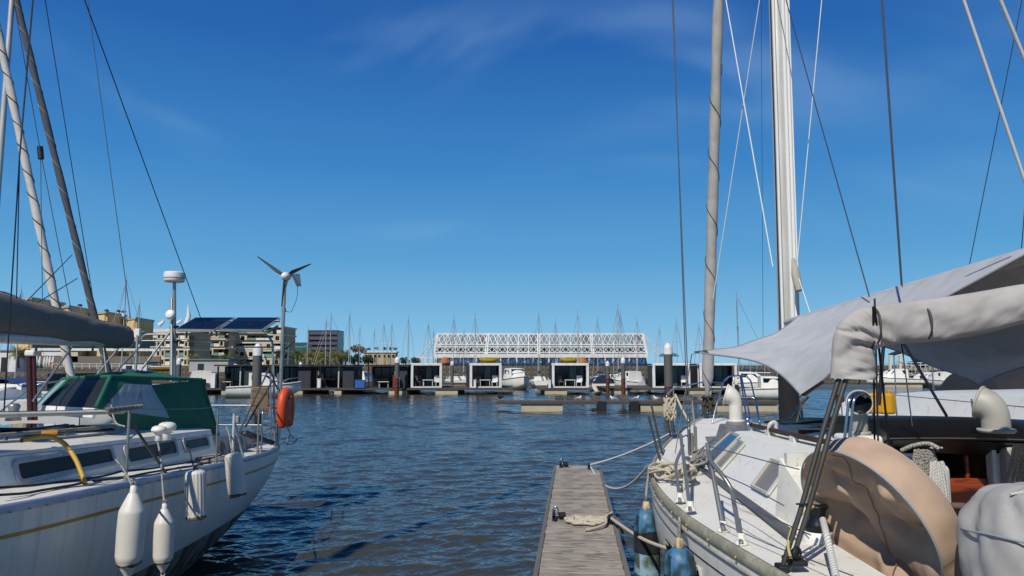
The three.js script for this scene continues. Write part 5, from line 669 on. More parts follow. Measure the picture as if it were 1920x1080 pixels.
function darkHouse(px0, px1, label, depth = 4, postAt = 0.6) {
  const w = X(px1) - X(px0), h = 1.84, g = thing('houseboat', label, 'houseboat', V(X((px0 + px1) / 2), 0.5, -PD - 0.25), 0.02, 'dark houseboats');
  obj('roof', rbox(w + 0.3, 0.12, depth + 0.4, 0.02, 0, h, -depth / 2 + 0.1), M('roof felt', '#3b3d3c', 0.9, { tex: 'rough' }), g); obj('back_room', box(w * 0.94, h - 0.08, depth - 1.5, 0, h / 2 - 0.04, -1.5 - (depth - 1.5) / 2), slateDark, g);
  obj('side_wall', box(0.1, h - 0.08, depth - 0.1, w / 2 - 0.02, h / 2 - 0.04, -depth / 2), slate, g); obj('front_panel', box(w * 0.26, h - 0.08, 0.08, w / 2 - w * 0.13 - 0.08, h / 2 - 0.04, -0.1), slate, g); obj('porthole', rod(V(w / 2 + 0.02, 1.2, -depth * 0.6), V(w / 2 + 0.04, 1.2, -depth * 0.6), 0.22, 0.22, 14), glassDark, g);
  obj('porch_post', box(0.1, h - 0.08, 0.1, -w / 2 + w * postAt, h / 2 - 0.04, -0.12), M('pale post', '#bdb9ae', 0.7, { tex: 'mottle' }), g); obj('porch_post', box(0.1, h - 0.08, 0.1, -w / 2 + 0.06, h / 2 - 0.04, -0.12), slateDark, g);
  for (let i = 0; i < 3; i++) obj('glass_pane', box(w * 0.2, h - 0.4, 0.02, -w / 2 + 0.3 + i * w * 0.22 + w * 0.08, h / 2, -1.46), glassDark, g);
  const rl = []; for (let i = 0; i < 6; i++) obj('baluster', box(0.03, 0.7, 0.03, -w / 2 + 0.15 + i * 0.11, 0.35, -0.1), black, g); obj('porch_rail', box(w * 0.5, 0.04, 0.04, -w * 0.22, 0.72, -0.1), black, g);
  return g;
}
darkHouse(408, 480, 'dark houseboat with open porch, farthest left in the row'); darkHouse(503, 582, 'slate grey houseboat behind the wind generator pole', 4.5, 0.3); darkHouse(594, 663, 'dark houseboat below the office block, pale post on its porch'); darkHouse(690, 763, 'dark houseboat next to the leftmost white framed one', 4, 0.7);
whiteHouse(771, 829, 0.16, 'white framed houseboat adjoining the dark ones'); whiteHouse(881, 941, 0.12, 'white framed houseboat just left of the white motor cruiser'); whiteHouse(1035, 1104, 0.0, 'white framed houseboat standing alone in front of the truss pavilion'); whiteHouse(1224, 1293, -0.1, 'white framed houseboat behind the tall grey pile'); whiteHouse(1312, 1381, -0.06, 'white framed houseboat behind the furled headsail');
{ // porch furniture and people's clutter
  const chair = (p, turn, label, m) => { const g = thing('porch_chair', label, 'chair', p, turn, 'porch chairs'); obj('seat', rbox(0.5, 0.1, 0.5, 0.03, 0, 0.32, 0), m, g); obj('backrest', rbox(0.5, 0.5, 0.08, 0.03, 0, 0.6, -0.22), m, g); for (const [x, z] of [[-0.2, 0.2], [0.2, 0.2], [-0.2, -0.2], [0.2, -0.2]]) obj('leg', rod(V(x, 0, z), V(x, 0.3, z), 0.025), m, g); return g; };
  const table = (p, label) => { const g = thing('porch_table', label, 'table', p, 0, 'porch tables'); obj('tabletop', rbox(0.9, 0.05, 0.6, 0.01, 0, 0.48, 0), whitePlain, g); for (const [x, z] of [[-0.38, 0.22], [0.38, 0.22], [-0.38, -0.22], [0.38, -0.22]]) obj('leg', rod(V(x, 0, z), V(x, 0.47, z), 0.025), whitePlain, g); };
  const y = 0.66, zz = -PD - 1.1, greyM = M('grey rattan', '#5a5a58', 0.9, { tex: 'weave' });
  [[785, 'grey rattan chair on the leftmost white framed porch', greyM], [822, 'white chair on the leftmost white framed porch', whitePlain], [895, 'grey rattan chair on the second white framed porch', greyM], [928, 'white chair on the second white framed porch', whitePlain], [1050, 'grey rattan chair on the lone white framed porch', greyM], [1085, 'white chair on the lone white framed porch', whitePlain], [1280, 'white chair on the porch behind the tall pile', whitePlain]].forEach(([px, l, m], i) => chair(V(X(px, -zz), y, zz), 0.4 * Math.sin(i * 2), l, m));
  [[804, 'white table on the leftmost white framed porch'], [910, 'white table on the second white framed porch'], [1068, 'white table on the lone white framed porch']].forEach(([px, l]) => table(V(X(px, -zz), y, zz), l)); [[430, 'white table on the farthest left dark porch'], [722, 'white table on the dark porch beside the slim pile']].forEach(([px, l]) => table(V(X(px, PD + 1), 0.52, -PD - 0.9), l));
  const box2 = (px, w, h, m, l, d = PD - 0.1) => { const g = thing('dock_box', l, 'box', V(X(px, d), 0.5, -d - 0.15), 0, 'boxes on the pontoons'); obj('locker_body', rbox(w, h, 0.4, 0.03, 0, h / 2, 0), m, g); obj('lid', rbox(w + 0.05, 0.07, 0.45, 0.02, 0, h + 0.036, 0), m, g); };
  box2(404, 0.35, 1.15, whitePlain, 'white service pedestal left of the first dark houseboat'); box2(601, 0.28, 0.7, whitePlain, 'white locker at the left post of the third dark houseboat'); box2(748, 0.22, 0.75, whitePlain, 'white pedestal in front of the slim pile'); box2(741, 0.24, 0.95, M('red cabinet', '#7e231d', 0.6), 'red cabinet beside the slim pile'); box2(891, 0.2, 0.6, whitePlain, 'white pedestal left of the second white framed house'); box2(1030, 0.2, 0.6, whitePlain, 'white pedestal left of the lone white framed house'); box2(1170, 0.26, 0.75, whitePlain, 'white pedestal beside the pair of piles'); box2(677, 0.8, 0.6, M('blue tarpaulin', '#2c5fa6', 0.7, { tex: 'weave' }), 'blue covered crate between the last two dark houseboats');
}

// ---------- boats ----------
seedState = 808;
function sailboatProto() {
  const g = thing('sailboat', 'x', 'sailboat', V(0, 0, 0), 0, 'sailboats moored behind the houseboats'); const H = hullForm([[-4, 0.02, 1.25, 0.5], [-3, 0.7, 1.15, -0.1], [-1, 1.4, 1.02, -0.3], [1.5, 1.45, 0.98, -0.3], [3.6, 1.05, 1.0, 0.1]], 2.8, 0.55);
  obj('hull', [...H.strip(H.S, () => -9, 0, 24, 8), H.end(H.z1)], whiteGel, g); obj('deck', H.deck(0.01, 0.04, 16), deckGel, g); obj('hull_stripe', H.strip(z => H.S(z) - 0.15, z => H.S(z) - 0.22, 0.004, 24, 1), M('navy stripe', '#1c2f52', 0.5), g);
  const c = trunk([[-2.2, 0.5, 0.4, 1.1, 1.2, 0.05], [-1.2, 0.85, 0.7, 1.05, 1.5, 0.08], [1.2, 0.95, 0.8, 1.0, 1.55, 0.08]], 8, 4); obj('cabin', c.geos, whiteGel, g); for (const s of [-1, 1]) for (const z of [-0.9, 0, 0.8]) obj('window', box(0.02, 0.16, 0.5, s * 0.86, 1.32, z), glassDark, g);
  obj('mast', rod(V(0, 1.2, -0.9), V(0, 11, -0.9), 0.065, 0.05, 8), M('far mast alloy', '#a9abad', 0.5, { metalness: 0.2 }), g); obj('spreader', rod(V(-0.7, 7.4, -0.9), V(0.7, 7.4, -0.9), 0.035), alu, g); obj('boom', rod(V(0, 2.0, -0.8), V(0, 1.95, 2.6), 0.06), alu, g);
  obj('sail_cover', skin([V(0, 2.25, -0.7), V(0, 2.22, 0.8), V(0, 2.08, 2.5)], [0.2, 0.17, 0.09], 10), M('navy sail cover', '#24324f', 0.85, { tex: 'weave' }), g);
  obj('forestay', skin([V(0, 1.3, -3.9), V(0, 10.6, -0.95)], [0.03, 0.022], 5), M('furled white sail', '#b9b8b3', 0.8), g); obj('backstay', rod(V(0, 1.0, 3.5), V(0, 10.9, -0.85), 0.014, 0.014, 4), wireDark, g); for (const s of [-1, 1]) obj('shroud', skin([V(s * 1.3, 1.05, -0.8), V(s * 0.7, 7.4, -0.9), V(0, 10.8, -0.9)], [0.014, 0.014, 0.014], 4), wireDark, g);
  obj('pulpit', bent([V(-0.6, 1.15, -3.1), V(-0.5, 1.75, -3.3), V(0, 1.8, -3.9), V(0.5, 1.75, -3.3), V(0.6, 1.15, -3.1)], 0.03, 0.2, 6), steel, g); obj('masthead_aerial', rod(V(0.05, 11, -0.9), V(0.05, 11.6, -0.9), 0.02, 0.01, 4), wire, g); return g;
}
const sb = sailboatProto(); let first = true;
const placeSail = (px, top, d, turn, label) => { const t = P(px, top, d), s = t.y / 11.2; const at = V(t.x, 0, t.z), off = V(0, 0, -0.9 * s).applyAxisAngle(V(0, 1, 0), turn); at.sub(off); if (first) { first = false; sb.position.copy(at); sb.rotation.y = turn; sb.scale.setScalar(s); sb.userData.label = label; } else dup(sb, at, turn, label, s / sb.scale.x); };
[[612, 597, 84, 1.4, 'thinner-masted sailboat in front of the office block'], [621, 588, 86, 1.7, 'sailboat with the taller mast crossing the office block'], [656, 587, 84, 0.1, 'sailboat with its mast just past the office block'], [702, 618, 90, 0.2, 'short-masted sailboat in front of the distant round trees'], [720, 605, 88, 3.0, 'sailboat whose mast rises over the distant low building'], [735, 606, 92, 0.1, 'sailboat with mast above the slim pile'],
 [766, 594, 88, 0.2, 'sailboat with the tallest mast between trees and pavilion'], [803, 604, 90, 2.9, 'sailboat moored before the pavilion tie cables'], [813, 619, 98, 0.1, 'small sailboat at the slanted pavilion end'], [851, 592, 84, 0.3, 'dark-masted sailboat in front of the first truss bay'], [870, 618, 96, 0.1, 'short sailboat in front of the first truss bay'], [891, 590, 86, 3.1, 'sailboat with mast crossing the pavilion at the first yellow boat'], [1010, 588, 82, 0.04, 'white sailboat bow on, right of the white motor cruiser'],
 [1041, 600, 92, 0.15, 'sailboat behind the lone white framed houseboat'], [1083, 585, 90, 3.0, 'sailboat with mast above the second yellow boat'], [1120, 596, 86, 0.2, 'sailboat behind the navy covered boat'], [1158, 572, 82, 0.12, 'sailboat with the tallest mast before the pavilion'], [1163, 585, 94, 0.1, 'sailboat half hidden by the tallest mast'], [1194, 596, 84, 2.9, 'sailboat in front of the last truss bay'], [1268, 599, 90, 0.1, 'sailboat with mast beside the tall pile cap'], [1310, 607, 92, 0.2, 'sailboat with mast right of the port shrouds'], [1381, 553, 74, 1.2, 'larger sailboat with spreaders above the awning tip'],
 [541, 640, 100, 1.5, 'small sailboat behind the wind generator pole'], [578, 612, 96, 0.4, 'sailboat whose mast stands left of the office block'], [675, 612, 96, 0.2, 'sailboat behind the gap between two dark houseboats'], [1236, 612, 100, 0.2, 'sailboat moored beyond the pavilion right end'], [1405, 640, 66, 0.9, 'sailboat with bow showing under the awning edge'], [1432, 640, 70, 0.8, 'second sailboat under the awning edge'], [1455, 640, 76, 0.9, 'sailboat nearest the mast boot under the awning'], [262, 565, 70, 0.3, 'sailboat behind the rail arch, mast over the yellow houses'], [237, 520, 60, 1.3, 'tall-masted sailboat left of the radar pole'], [40, 540, 48, 1.5, 'sailboat behind the boom cover at the left edge']
].forEach(a => placeSail(...a));
function motorProto() {
  const g = thing('motorboat', 'x', 'motorboat', V(0, 0, 0), 0, 'motorboats moored in the basin'); const H = hullForm([[-3.2, 0.02, 1.25, 0.55], [-2.2, 0.75, 1.12, 0.0], [-0.5, 1.18, 0.98, -0.2], [2.6, 1.15, 0.85, -0.1]], 3.4, 0.5);
  obj('hull', [...H.strip(H.S, () => -9, 0, 24, 8), H.end(H.z1)], whiteGel, g); obj('deck', H.deck(0.01, 0.05, 14), deckGel, g); obj('rub_rail', H.rail(0.035, -0.05, 1), M('dark rub rail', '#2a2c30', 0.6), g); obj('rub_rail', H.rail(0.035, -0.05, -1), M('dark rub rail', '#2a2c30', 0.6), g);
  const c = trunk([[-1.8, 0.6, 0.45, 1.05, 1.15, 0.05], [-0.7, 0.95, 0.7, 1.0, 1.85, 0.06], [0.9, 0.98, 0.8, 0.95, 1.95, 0.05]], 8, 4); obj('wheelhouse', c.geos, whiteGel, g); for (const s of [-1, 1]) obj('side_window', poly([c.side(s, -0.9, 0.5, 0.015), c.side(s, 0.7, 0.5, 0.015), c.side(s, 0.7, 0.88, 0.015), c.side(s, -0.6, 0.88, 0.015)], 0.01), glassDark, g); obj('windscreen', poly([V(-0.72, 1.32, -1.38), V(0.72, 1.32, -1.38), V(0.6, 1.82, -0.78), V(-0.6, 1.82, -0.78)].map(v => v.add(V(0, 0.05, -0.03))), 0.02), glassDark, g);
  obj('pulpit', bent([V(-0.95, 1.05, -1.4), V(-0.7, 1.5, -2.2), V(0, 1.6, -3.1), V(0.7, 1.5, -2.2), V(0.95, 1.05, -1.4)], 0.025, 0.2, 6), steel, g); obj('outboard', rbox(0.4, 0.6, 0.35, 0.1, 0, 0.95, 2.8), black, g); return g;
}
const mb = motorProto(); let firstM = true;
const placeMotor = (px, d, turn, s, label) => { const at = V(X(px, d), 0, -d); if (firstM) { firstM = false; mb.position.copy(at); mb.rotation.y = turn; mb.scale.setScalar(s); mb.userData.label = label; return mb; } return dup(mb, at, turn, label, s / mb.scale.x); };
placeMotor(966, 74, Math.PI + 0.25, 1.05, 'white motor cruiser moored between two white framed houseboats'); placeMotor(380, 66, Math.PI - 0.5, 0.95, 'white motorboat just above the rear of the spray hood'); placeMotor(492, 55, -1.9, 0.9, 'small white motorboat in front of the thick banded pile'); placeMotor(583, 70, Math.PI, 0.85, 'white motorboat between the second and third dark houseboats'); placeMotor(679, 72, Math.PI + 0.3, 0.9, 'white motorboat between the third and fourth dark houseboats'); placeMotor(1180, 74, 2.6, 0.9, 'white motorboat right of the pair of piles'); placeMotor(25, 27, 1.45, 0.85, 'white motorboat with blue cover beyond the maroon post'); placeMotor(1400, 66, -1.3, 0.9, 'white motorboat beyond the pulpit'); placeMotor(1675, 82, 1.6, 1.0, 'white motorboat under the gangway foot'); placeMotor(1730, 84, 1.3, 0.8, 'dark-windowed motorboat at the middle of the gangway'); placeMotor(1760, 80, 2.9, 0.85, 'white motorboat at the foot of the scrubby bank'); placeMotor(1440, 52, -1.4, 0.8, 'low motorboat behind the low pontoon blocks');
{ const c = thing('covered_boat', 'small boat under a navy blue cover beside a slender pile', 'boat', V(X(1121, 70), 0, -70), 0.1); const H = hullForm([[-2, 0.1, 0.9, 0.2], [-1, 0.9, 0.8, -0.2], [2, 1.05, 0.75, -0.2]], 3, 0.5); obj('hull', [...H.strip(H.S, () => -9, 0, 14, 6), H.end(2)], whiteGel, c); obj('cover', slabGrid(10, 12, (u, v) => { const z = lerp(-1.9, 2.05, v), b = H.B(z) + 0.06, x = (u * 2 - 1) * b; return V(x, H.S(z) - 0.05 + 0.75 * Math.pow(1 - Math.abs(u * 2 - 1), 0.5) * (0.5 + 0.5 * v), z); }, 0.02), M('navy boat cover', '#1d2a4d', 0.85, { tex: 'weave' }), c); obj('cover_end', poly([V(-1.0, 0.75, 2.06), V(1.0, 0.75, 2.06), V(0.5, 1.35, 2.06), V(0, 1.45, 2.06), V(-0.5, 1.35, 2.06)], 0.02), M('navy boat cover', '#1d2a4d', 0.85), c); }
{ const m = thing('boat_cover', 'blue canvas cover on the motorboat beyond the maroon post', 'cover', V(X(28, 27), 1.55, -27)); obj('canvas', slabGrid(10, 6, (u, v) => V(lerp(-0.8, 0.8, u), 0.28 * Math.sin(u * 3.14) , lerp(-0.6, 0.6, v)), 0.03), M('blue canvas', '#27447f', 0.85, { tex: 'weave' }), m); }
// neighbours on the left whose furled headsails cross the frame
function neighbour(base, top, d, len, m, lash, label, r0, r1) {
  const b = P(...base, d), t = P(...top, d); const g = thing('moored_yacht', label, 'sailing yacht', V(b.x, 0, b.z)); const q = v => loc(g, v);
  const H = hullForm([[-len, 1.2, 1.1, 0.2], [-len * 0.6, 1.7, 1.1, -0.4], [-len * 0.25, 1.25, 1.2, -0.3], [-0.4, 0.25, 1.4, 0.2], [0.05, 0.02, 1.45, 0.6]], 2.8, 0.55); const turn = x => x.map(k => k.rotateY(Math.PI / 2));
  obj('hull', turn([...H.strip(H.S, () => -9, 0, 30, 8), H.end(H.z0)]), whiteGel, g); obj('deck', turn([H.deck(0.01, 0.05, 16)]), deckGel, g); obj('cabin', turn(trunk([[-len * 0.7, 1, 0.85, 1.1, 1.55, 0.1], [-len * 0.3, 0.7, 0.55, 1.15, 1.5, 0.08]], 8, 4).geos), whiteGel, g);
  const A = q(b).setY(1.45), B = q(t), dir = B.clone().sub(A), n = 60, pts = [], rad = []; const up = B.clone().addScaledVector(dir, 0.35); for (let i = 0; i <= n; i++) { pts.push(A.clone().lerp(up, i / n)); rad.push(i < 2 ? 0.04 : lerp(r0, r1, i / n)); }
  obj('furled_headsail', skin(pts, rad, 14, (tt, a) => 1 + 0.07 * Math.sin(a * 2 + tt * 50)), m, g); const sp = []; for (let i = 0; i <= 260; i++) { const tt = i / 260, a = tt * 120; sp.push(A.clone().lerp(up, tt).add(V(Math.cos(a), 0.0, Math.sin(a)).multiplyScalar(lerp(r0, r1, tt) * 1.03))); } obj('spiral_lashing', skin(sp, sp.map(() => 0.012), 4), lash, g);
  obj('mast', rod(V(-len * 0.38, 1.4, 0), V(-len * 0.38, up.y + 0.3, 0), 0.1, 0.08, 10), alu, g); obj('pulpit', bent([V(-1.3, 1.3, 0.6), V(-0.6, 1.95, 0.4), V(0.1, 2.05, 0), V(-0.6, 1.95, -0.4), V(-1.3, 1.3, -0.6)], 0.018, 0.15), steel, g); return g;
}
neighbour([146, 762], [5, 100], 15, 10, M('white furled sail', '#cfccc4', 0.8, { tex: 'weave' }), ropeDark, 'moored yacht with pale furled headsail beyond the grey boom cover', 0.08, 0.075); neighbour([212, 735], [34, 15], 24, 11, M('slate blue furled sail', '#4b5058', 0.85, { tex: 'weave' }), M('grey lashing', '#8d9094', 0.9), 'moored yacht with slate furled headsail and spiral lashing', 0.105, 0.11);
{ // white cruiser tied up on the far side of the awning yacht
  const g = thing('moored_cruiser', 'white cruiser with black canvas hood on the far side of the awning yacht', 'motorboat', V(7.6, 0, -12)); const H = hullForm([[-5, 0.02, 1.5, 0.5], [-3.6, 0.9, 1.42, -0.1], [-1, 1.5, 1.32, -0.4], [4.5, 1.5, 1.2, -0.3]], 3.2, 0.5);
  obj('hull', [...H.strip(H.S, () => -9, 0, 30, 8), H.end(H.z1)], whiteGel, g); obj('deck', H.deck(0.01, 0.05, 16), deckGel, g); const c = trunk([[-3.2, 0.6, 0.4, 1.4, 1.5, 0.05], [-1.6, 1.15, 0.95, 1.36, 1.75, 0.08], [2.6, 1.25, 1.05, 1.3, 1.92, 0.1]], 12, 6); obj('cabin', c.geos, whiteGel, g);
  const can = M('black canvas', '#202228', 0.85, { tex: 'weave', bump: ['weave', 0.002] }); obj('canvas_hood', slabGrid(24, 20, (u, v) => { const a = u * Math.PI, z = lerp(-0.9, 0.9, v), k = Math.sqrt(Math.max(0, 1 - (v * 2 - 1) ** 4)); return V(0.25 - Math.cos(a) * 0.6, 1.8 + Math.sin(a) * 0.48 * k + 0.03 * Math.sin(u * 23 + v * 11), z); }, 0.02), can, g);
  for (const o of [0, 0.35]) obj('hood_rail', bent([V(0.1 + o, 1.75, 3.0), V(0.0 + o, 2.35, 2.5), V(0.4 + o, 2.55, 2.4), V(1.1 + o, 1.8, 2.9)], 0.025, 0.25), steelDull, g); obj('coiled_line', pipe(Array.from({ length: 20 }, (_, i) => V(-0.1 + 0.25 * Math.cos(i * 0.7), 2.02 + 0.01 * (i % 4), 2.0 + 0.25 * Math.sin(i * 0.7))), 0.02, 6, 3), ropeWhite, g); obj('guard_wire', rod(V(-1.45, 1.85, -2), V(-1.45, 1.8, 4), 0.006), wire, g); for (const z of [-2, 0, 2, 4]) obj('stanchion', rod(V(-1.42, 1.3, z), V(-1.45, 1.86, z), 0.014), steel, g);
}
{ // blue bimini boat
  const g = thing('motor_sailer', 'motor sailer with a navy blue bimini behind the awning', 'motorboat', V(12.2, 0, -22)); const H = hullForm([[-4, 0.02, 1.3, 0.5], [-2.5, 0.9, 1.2, -0.1], [0, 1.4, 1.1, -0.4], [4, 1.3, 1.1, -0.2]], 3, 0.5); obj('hull', [...H.strip(H.S, () => -9, 0, 24, 8), H.end(H.z1)], whiteGel, g); obj('deck', H.deck(0.01, 0.05, 12), deckGel, g); const navy = M('navy bimini canvas', '#1b2450', 0.8, { tex: 'weave' });
  obj('bimini', slabGrid(16, 6, (u, v) => V(lerp(-1.35, 1.35, u), 2.62 + 0.3 * Math.sin(u * Math.PI) - 0.03 * Math.sin(v * 12), lerp(0.6, 2.8, v)), 0.03), navy, g); obj('bimini_valance', slabGrid(16, 2, (u, v) => V(lerp(-1.35, 1.35, u), 2.61 + 0.3 * Math.sin(u * Math.PI) - v * 0.14, 2.82), 0.02), navy, g); for (const x of [-1.3, 1.3]) for (const z of [0.8, 2.7]) obj('bimini_pole', rod(V(x, 1.1, z), V(x, 2.62, z), 0.018), steel, g);
  const c = trunk([[-2, 0.6, 0.5, 1.15, 1.3, 0.05], [0.4, 0.95, 0.8, 1.1, 1.5, 0.06]], 6, 4); obj('cabin', c.geos, whiteGel, g);
}

// ---------- white truss pavilion ----------
seedState = 2024;
{
  const D = 200, g = thing('truss_pavilion', 'long white pavilion with a lattice truss facade beyond the marina', 'building', V(X(1012, D), 2.2, -D)); const q = (px, py, d = D) => loc(g, P(px, py, d));
  const wht = M('white truss steel', '#e8e8e4', 0.45, { tex: 'big' }), glassP = M('pale green glazing', '#4f6c74', 0.15, { tex: 'big' }), glassB = M('deep blue glazing', '#46638c', 0.12), roofM = M('pale roof sheet', '#7c929c', 0.6, { tex: 'big' });
  const yT = 626, yM = 649, yB = 667, eL = y => lerp(821, 812.5, (y - yT) / (yB - yT)), eR = y => lerp(1206, 1214.5, (y - yT) / (yB - yT)); const at = (u, y, d) => q(lerp(eL(y), eR(y), u), y, d ?? (D - (y - yT) * 0.06));
  for (const [y, w] of [[yT, 0.42], [yM - 3, 0.4], [yM + 1, 0.36], [yB - 6, 0.3], [yB, 1.0]]) obj('chord', bar(at(0, y), at(1, y), w, 0.4), wht, g);
  const cols = [0, 0.246, 0.492, 0.745, 1]; for (const u of cols) for (const o of [-0.0045, 0.0045]) obj('column', bar(at(clamp(u + o, 0, 1), yT), at(clamp(u + o, 0, 1), yB), 0.3, 0.4), wht, g);
  for (const u of cols) for (let i = 0; i < 6; i++) obj('column_lacing', bar(at(clamp(u - 0.0045, 0, 1), yT + i * 7), at(clamp(u + 0.0045, 0, 1), yT + i * 7 + 5), 0.16), wht, g);
  for (let b = 0; b < 4; b++) { const n = 5; for (let i = 0; i < n; i++) { const u0 = lerp(cols[b], cols[b + 1], i / n), u1 = lerp(cols[b], cols[b + 1], (i + 1) / n), um = (u0 + u1) / 2; for (const [a, y0, c, y1] of [[u0, yM - 3, um, yT], [um, yT, u1, yM - 3], [u0, yT, um, yM - 3], [um, yM - 3, u1, yT], [u0, yB - 6, um, yM + 1], [um, yM + 1, u1, yB - 6], [u0, yM + 1, um, yB - 6], [um, yB - 6, u1, yM + 1]]) obj('brace', bar(at(a, y0), at(c, y1), 0.14, 0.14), wht, g); if (i) { obj('post', bar(at(u0, yT), at(u0, yB), 0.15, 0.2), wht, g); } } }
  for (let i = 0; i < 16; i++) { obj('roof_panel', poly([at(i / 16 + 0.001, yT + 2, D + 7), at((i + 1) / 16 - 0.001, yT + 2, D + 7), at((i + 1) / 16 - 0.001, yM - 2, D + 2.5), at(i / 16 + 0.001, yM - 2, D + 2.5)].reverse(), 0.1), i % 4 === 3 ? M('grey louvre', '#5c6468', 0.6) : roofM, g); obj('glass_pane', poly([at(i / 16 + 0.001, yM, D + 2.4), at((i + 1) / 16 - 0.001, yM, D + 2.4), at((i + 1) / 16 - 0.001, yB + 2, D + 2.4), at(i / 16 + 0.001, yB + 2, D + 2.4)].reverse(), 0.1), glassP, g); }
  obj('lower_slab', poly([q(806, 691, D - 2), q(1220, 691, D - 2), q(1220, 688.5, D - 2), q(806, 688.5, D - 2)].map(v => v), 4), wht, g);
  for (let i = 0; i < 26; i++) { const a = lerp(818, 1210, i / 26), b = lerp(818, 1210, (i + 1) / 26); obj('shop_window', poly([q(a + 0.8, 688, D + 1), q(b - 0.8, 688, D + 1), q(b - 0.8, 672, D + 1), q(a + 0.8, 672, D + 1)], 0.1), glassB, g); obj('shop_mullion', bar(q(a, 688.5, D + 0.8), q(a, 670, D + 0.8), 0.36), wht, g); }
  obj('back_hall', [poly([at(0.01, yT + 2, D + 8), at(0.99, yT + 2, D + 8), at(0.99, 700, D + 8), at(0.01, 700, D + 8)].reverse(), 8)], M('pale hall wall', '#b4bcbe', 0.8, { tex: 'big' }), g);
  for (const [a, b] of [[[783, 671], [820, 628]], [[793, 671], [821, 630]], [[1208, 628], [1246, 671]], [[1207, 630], [1236, 671]]]) obj('tie_rod', rod(q(...a), q(...b), 0.14, 0.14, 6), wht, g);
  obj('side_walkway', bar(q(780, 671), q(815, 671), 0.5), wht, g); for (const [a, b] of [[783, 793], [793, 803], [803, 813]]) obj('walkway_brace', bar(q(a, 671), q(b, 688), 0.2), wht, g);
}
{ // hung craft and tented stalls before the pavilion
  const yel = M('yellow hull', '#d9b11b', 0.5, { tex: 'big' }); for (const [px, l] of [[917, 'yellow open boat on the quay below the second truss bay'], [1068, 'yellow open boat on the quay below the third truss bay']]) { const g = thing('quay_boat', l, 'boat', P(px, 676, 116), Math.PI / 2, 'yellow boats on the quay'); const H = hullForm([[-1.5, 0.1, 0.45, 0.1], [-0.8, 0.5, 0.35, -0.3], [0.8, 0.5, 0.35, -0.3], [1.5, 0.1, 0.45, 0.1]], 2.4, 0.6); obj('hull', H.strip(H.S, () => -9, 0, 20, 6), yel, g); obj('thwart', box(0.7, 0.05, 0.3, 0, 0.25, 0), woodDeck, g); obj('cradle', [box(0.1, 0.9, 0.1, 0.0, -0.55, 0.6), box(0.1, 0.9, 0.1, 0.0, -0.55, -0.6)], steelDull, g).userData.kind = 'stuff'; }
  for (const [px, m, l] of [[834, '#c77a45', 'orange heap of gear on the quay near the slanted pavilion end'], [1091, '#cf8a4c', 'orange heap of gear on the quay near the second yellow boat']]) { const p = P(px, 680, 115); single('gear_heap', [lathe([[0, 0.9], [0.5, 0.7], [0.9, 0.1], [0.95, -0.3], [0, -0.3]], 12).translate(p.x, p.y, p.z)], M('orange tarpaulin ' + px, m, 0.8, { tex: 'rough' }), l, 'tarpaulin'); }
  const p = P(1254, 667, 125); const par = thing('parasol', 'teal parasol behind the tall pile cap', 'parasol', V(p.x, 2.2, p.z)); obj('canopy', lathe([[0, 0.7], [1.2, 0.35], [1.75, 0.0], [1.7, -0.12]], 8).translate(0, p.y - 2.2, 0), M('teal cloth', '#12706f', 0.8), par); obj('pole', rod(V(0, 0, 0), V(0, p.y - 2.2 + 0.6, 0), 0.05), steel, par);
}

// ---------- buildings ----------
function cornerBlock(px0, pxm, px1, yTop, d, back, wallM, sideM, label, rows, colsA, colsB, roofM, yBase = 690) {
  const m = P(pxm, yTop, d), a = P(px0, yTop, d + back[0]), b = P(px1, yTop, d + back[1]); const H = m.y - 2.2; const g = thing('apartment_block', label, 'building', V(m.x, 2.2, m.z), 0, 'yellow apartment blocks'); const A = V(a.x - m.x, 0, a.z - m.z), B = V(b.x - m.x, 0, b.z - m.z), O = V(0, 0, 0), C = A.clone().add(B); const up = (v, y) => V(v.x, y, v.z);
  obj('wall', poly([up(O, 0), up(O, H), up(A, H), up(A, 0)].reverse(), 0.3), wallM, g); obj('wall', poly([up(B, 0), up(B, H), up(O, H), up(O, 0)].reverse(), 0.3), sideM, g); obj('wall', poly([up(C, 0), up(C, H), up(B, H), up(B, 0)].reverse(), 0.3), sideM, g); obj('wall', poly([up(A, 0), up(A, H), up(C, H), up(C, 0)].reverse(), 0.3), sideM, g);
  const grow = v => { const c = C.clone().multiplyScalar(0.5); return v.clone().sub(c).multiplyScalar(1.16).add(c); }; obj('roof', poly([up(grow(O), H + 0.45), up(grow(B), H + 0.45), up(grow(C), H + 0.45), up(grow(A), H + 0.45)], 0.45), roofM, g);
  for (const [u, n, f] of [[A, colsA, 0], [B, colsB, 1]]) { const nrm = V(-u.z, 0, u.x).normalize(); if (nrm.z < 0) nrm.negate(); for (let r = 0; r < rows; r++) for (let i = 0; i < n; i++) { const w = u.clone().multiplyScalar(0.62 / n), s = u.clone().multiplyScalar((i + 0.2) / n).addScaledVector(nrm, 0.06), y1 = H - 0.55 - r * 2.9, y0 = y1 - 1.9; if (y0 < 0.3) continue; const e = s.clone().add(w); const fr = obj('window', poly([up(s, y0), up(e, y0), up(e, y1), up(s, y1)], 0.08), glassDark, g); obj('sill', bar(up(s, y0 - 0.06), up(e, y0 - 0.06), 0.12), whitePlain, fr); obj('window_bar', bar(up(s.clone().lerp(e, 0.5), y0), up(s.clone().lerp(e, 0.5), y1), 0.1), whitePlain, fr); } }
  return { g, H };
}
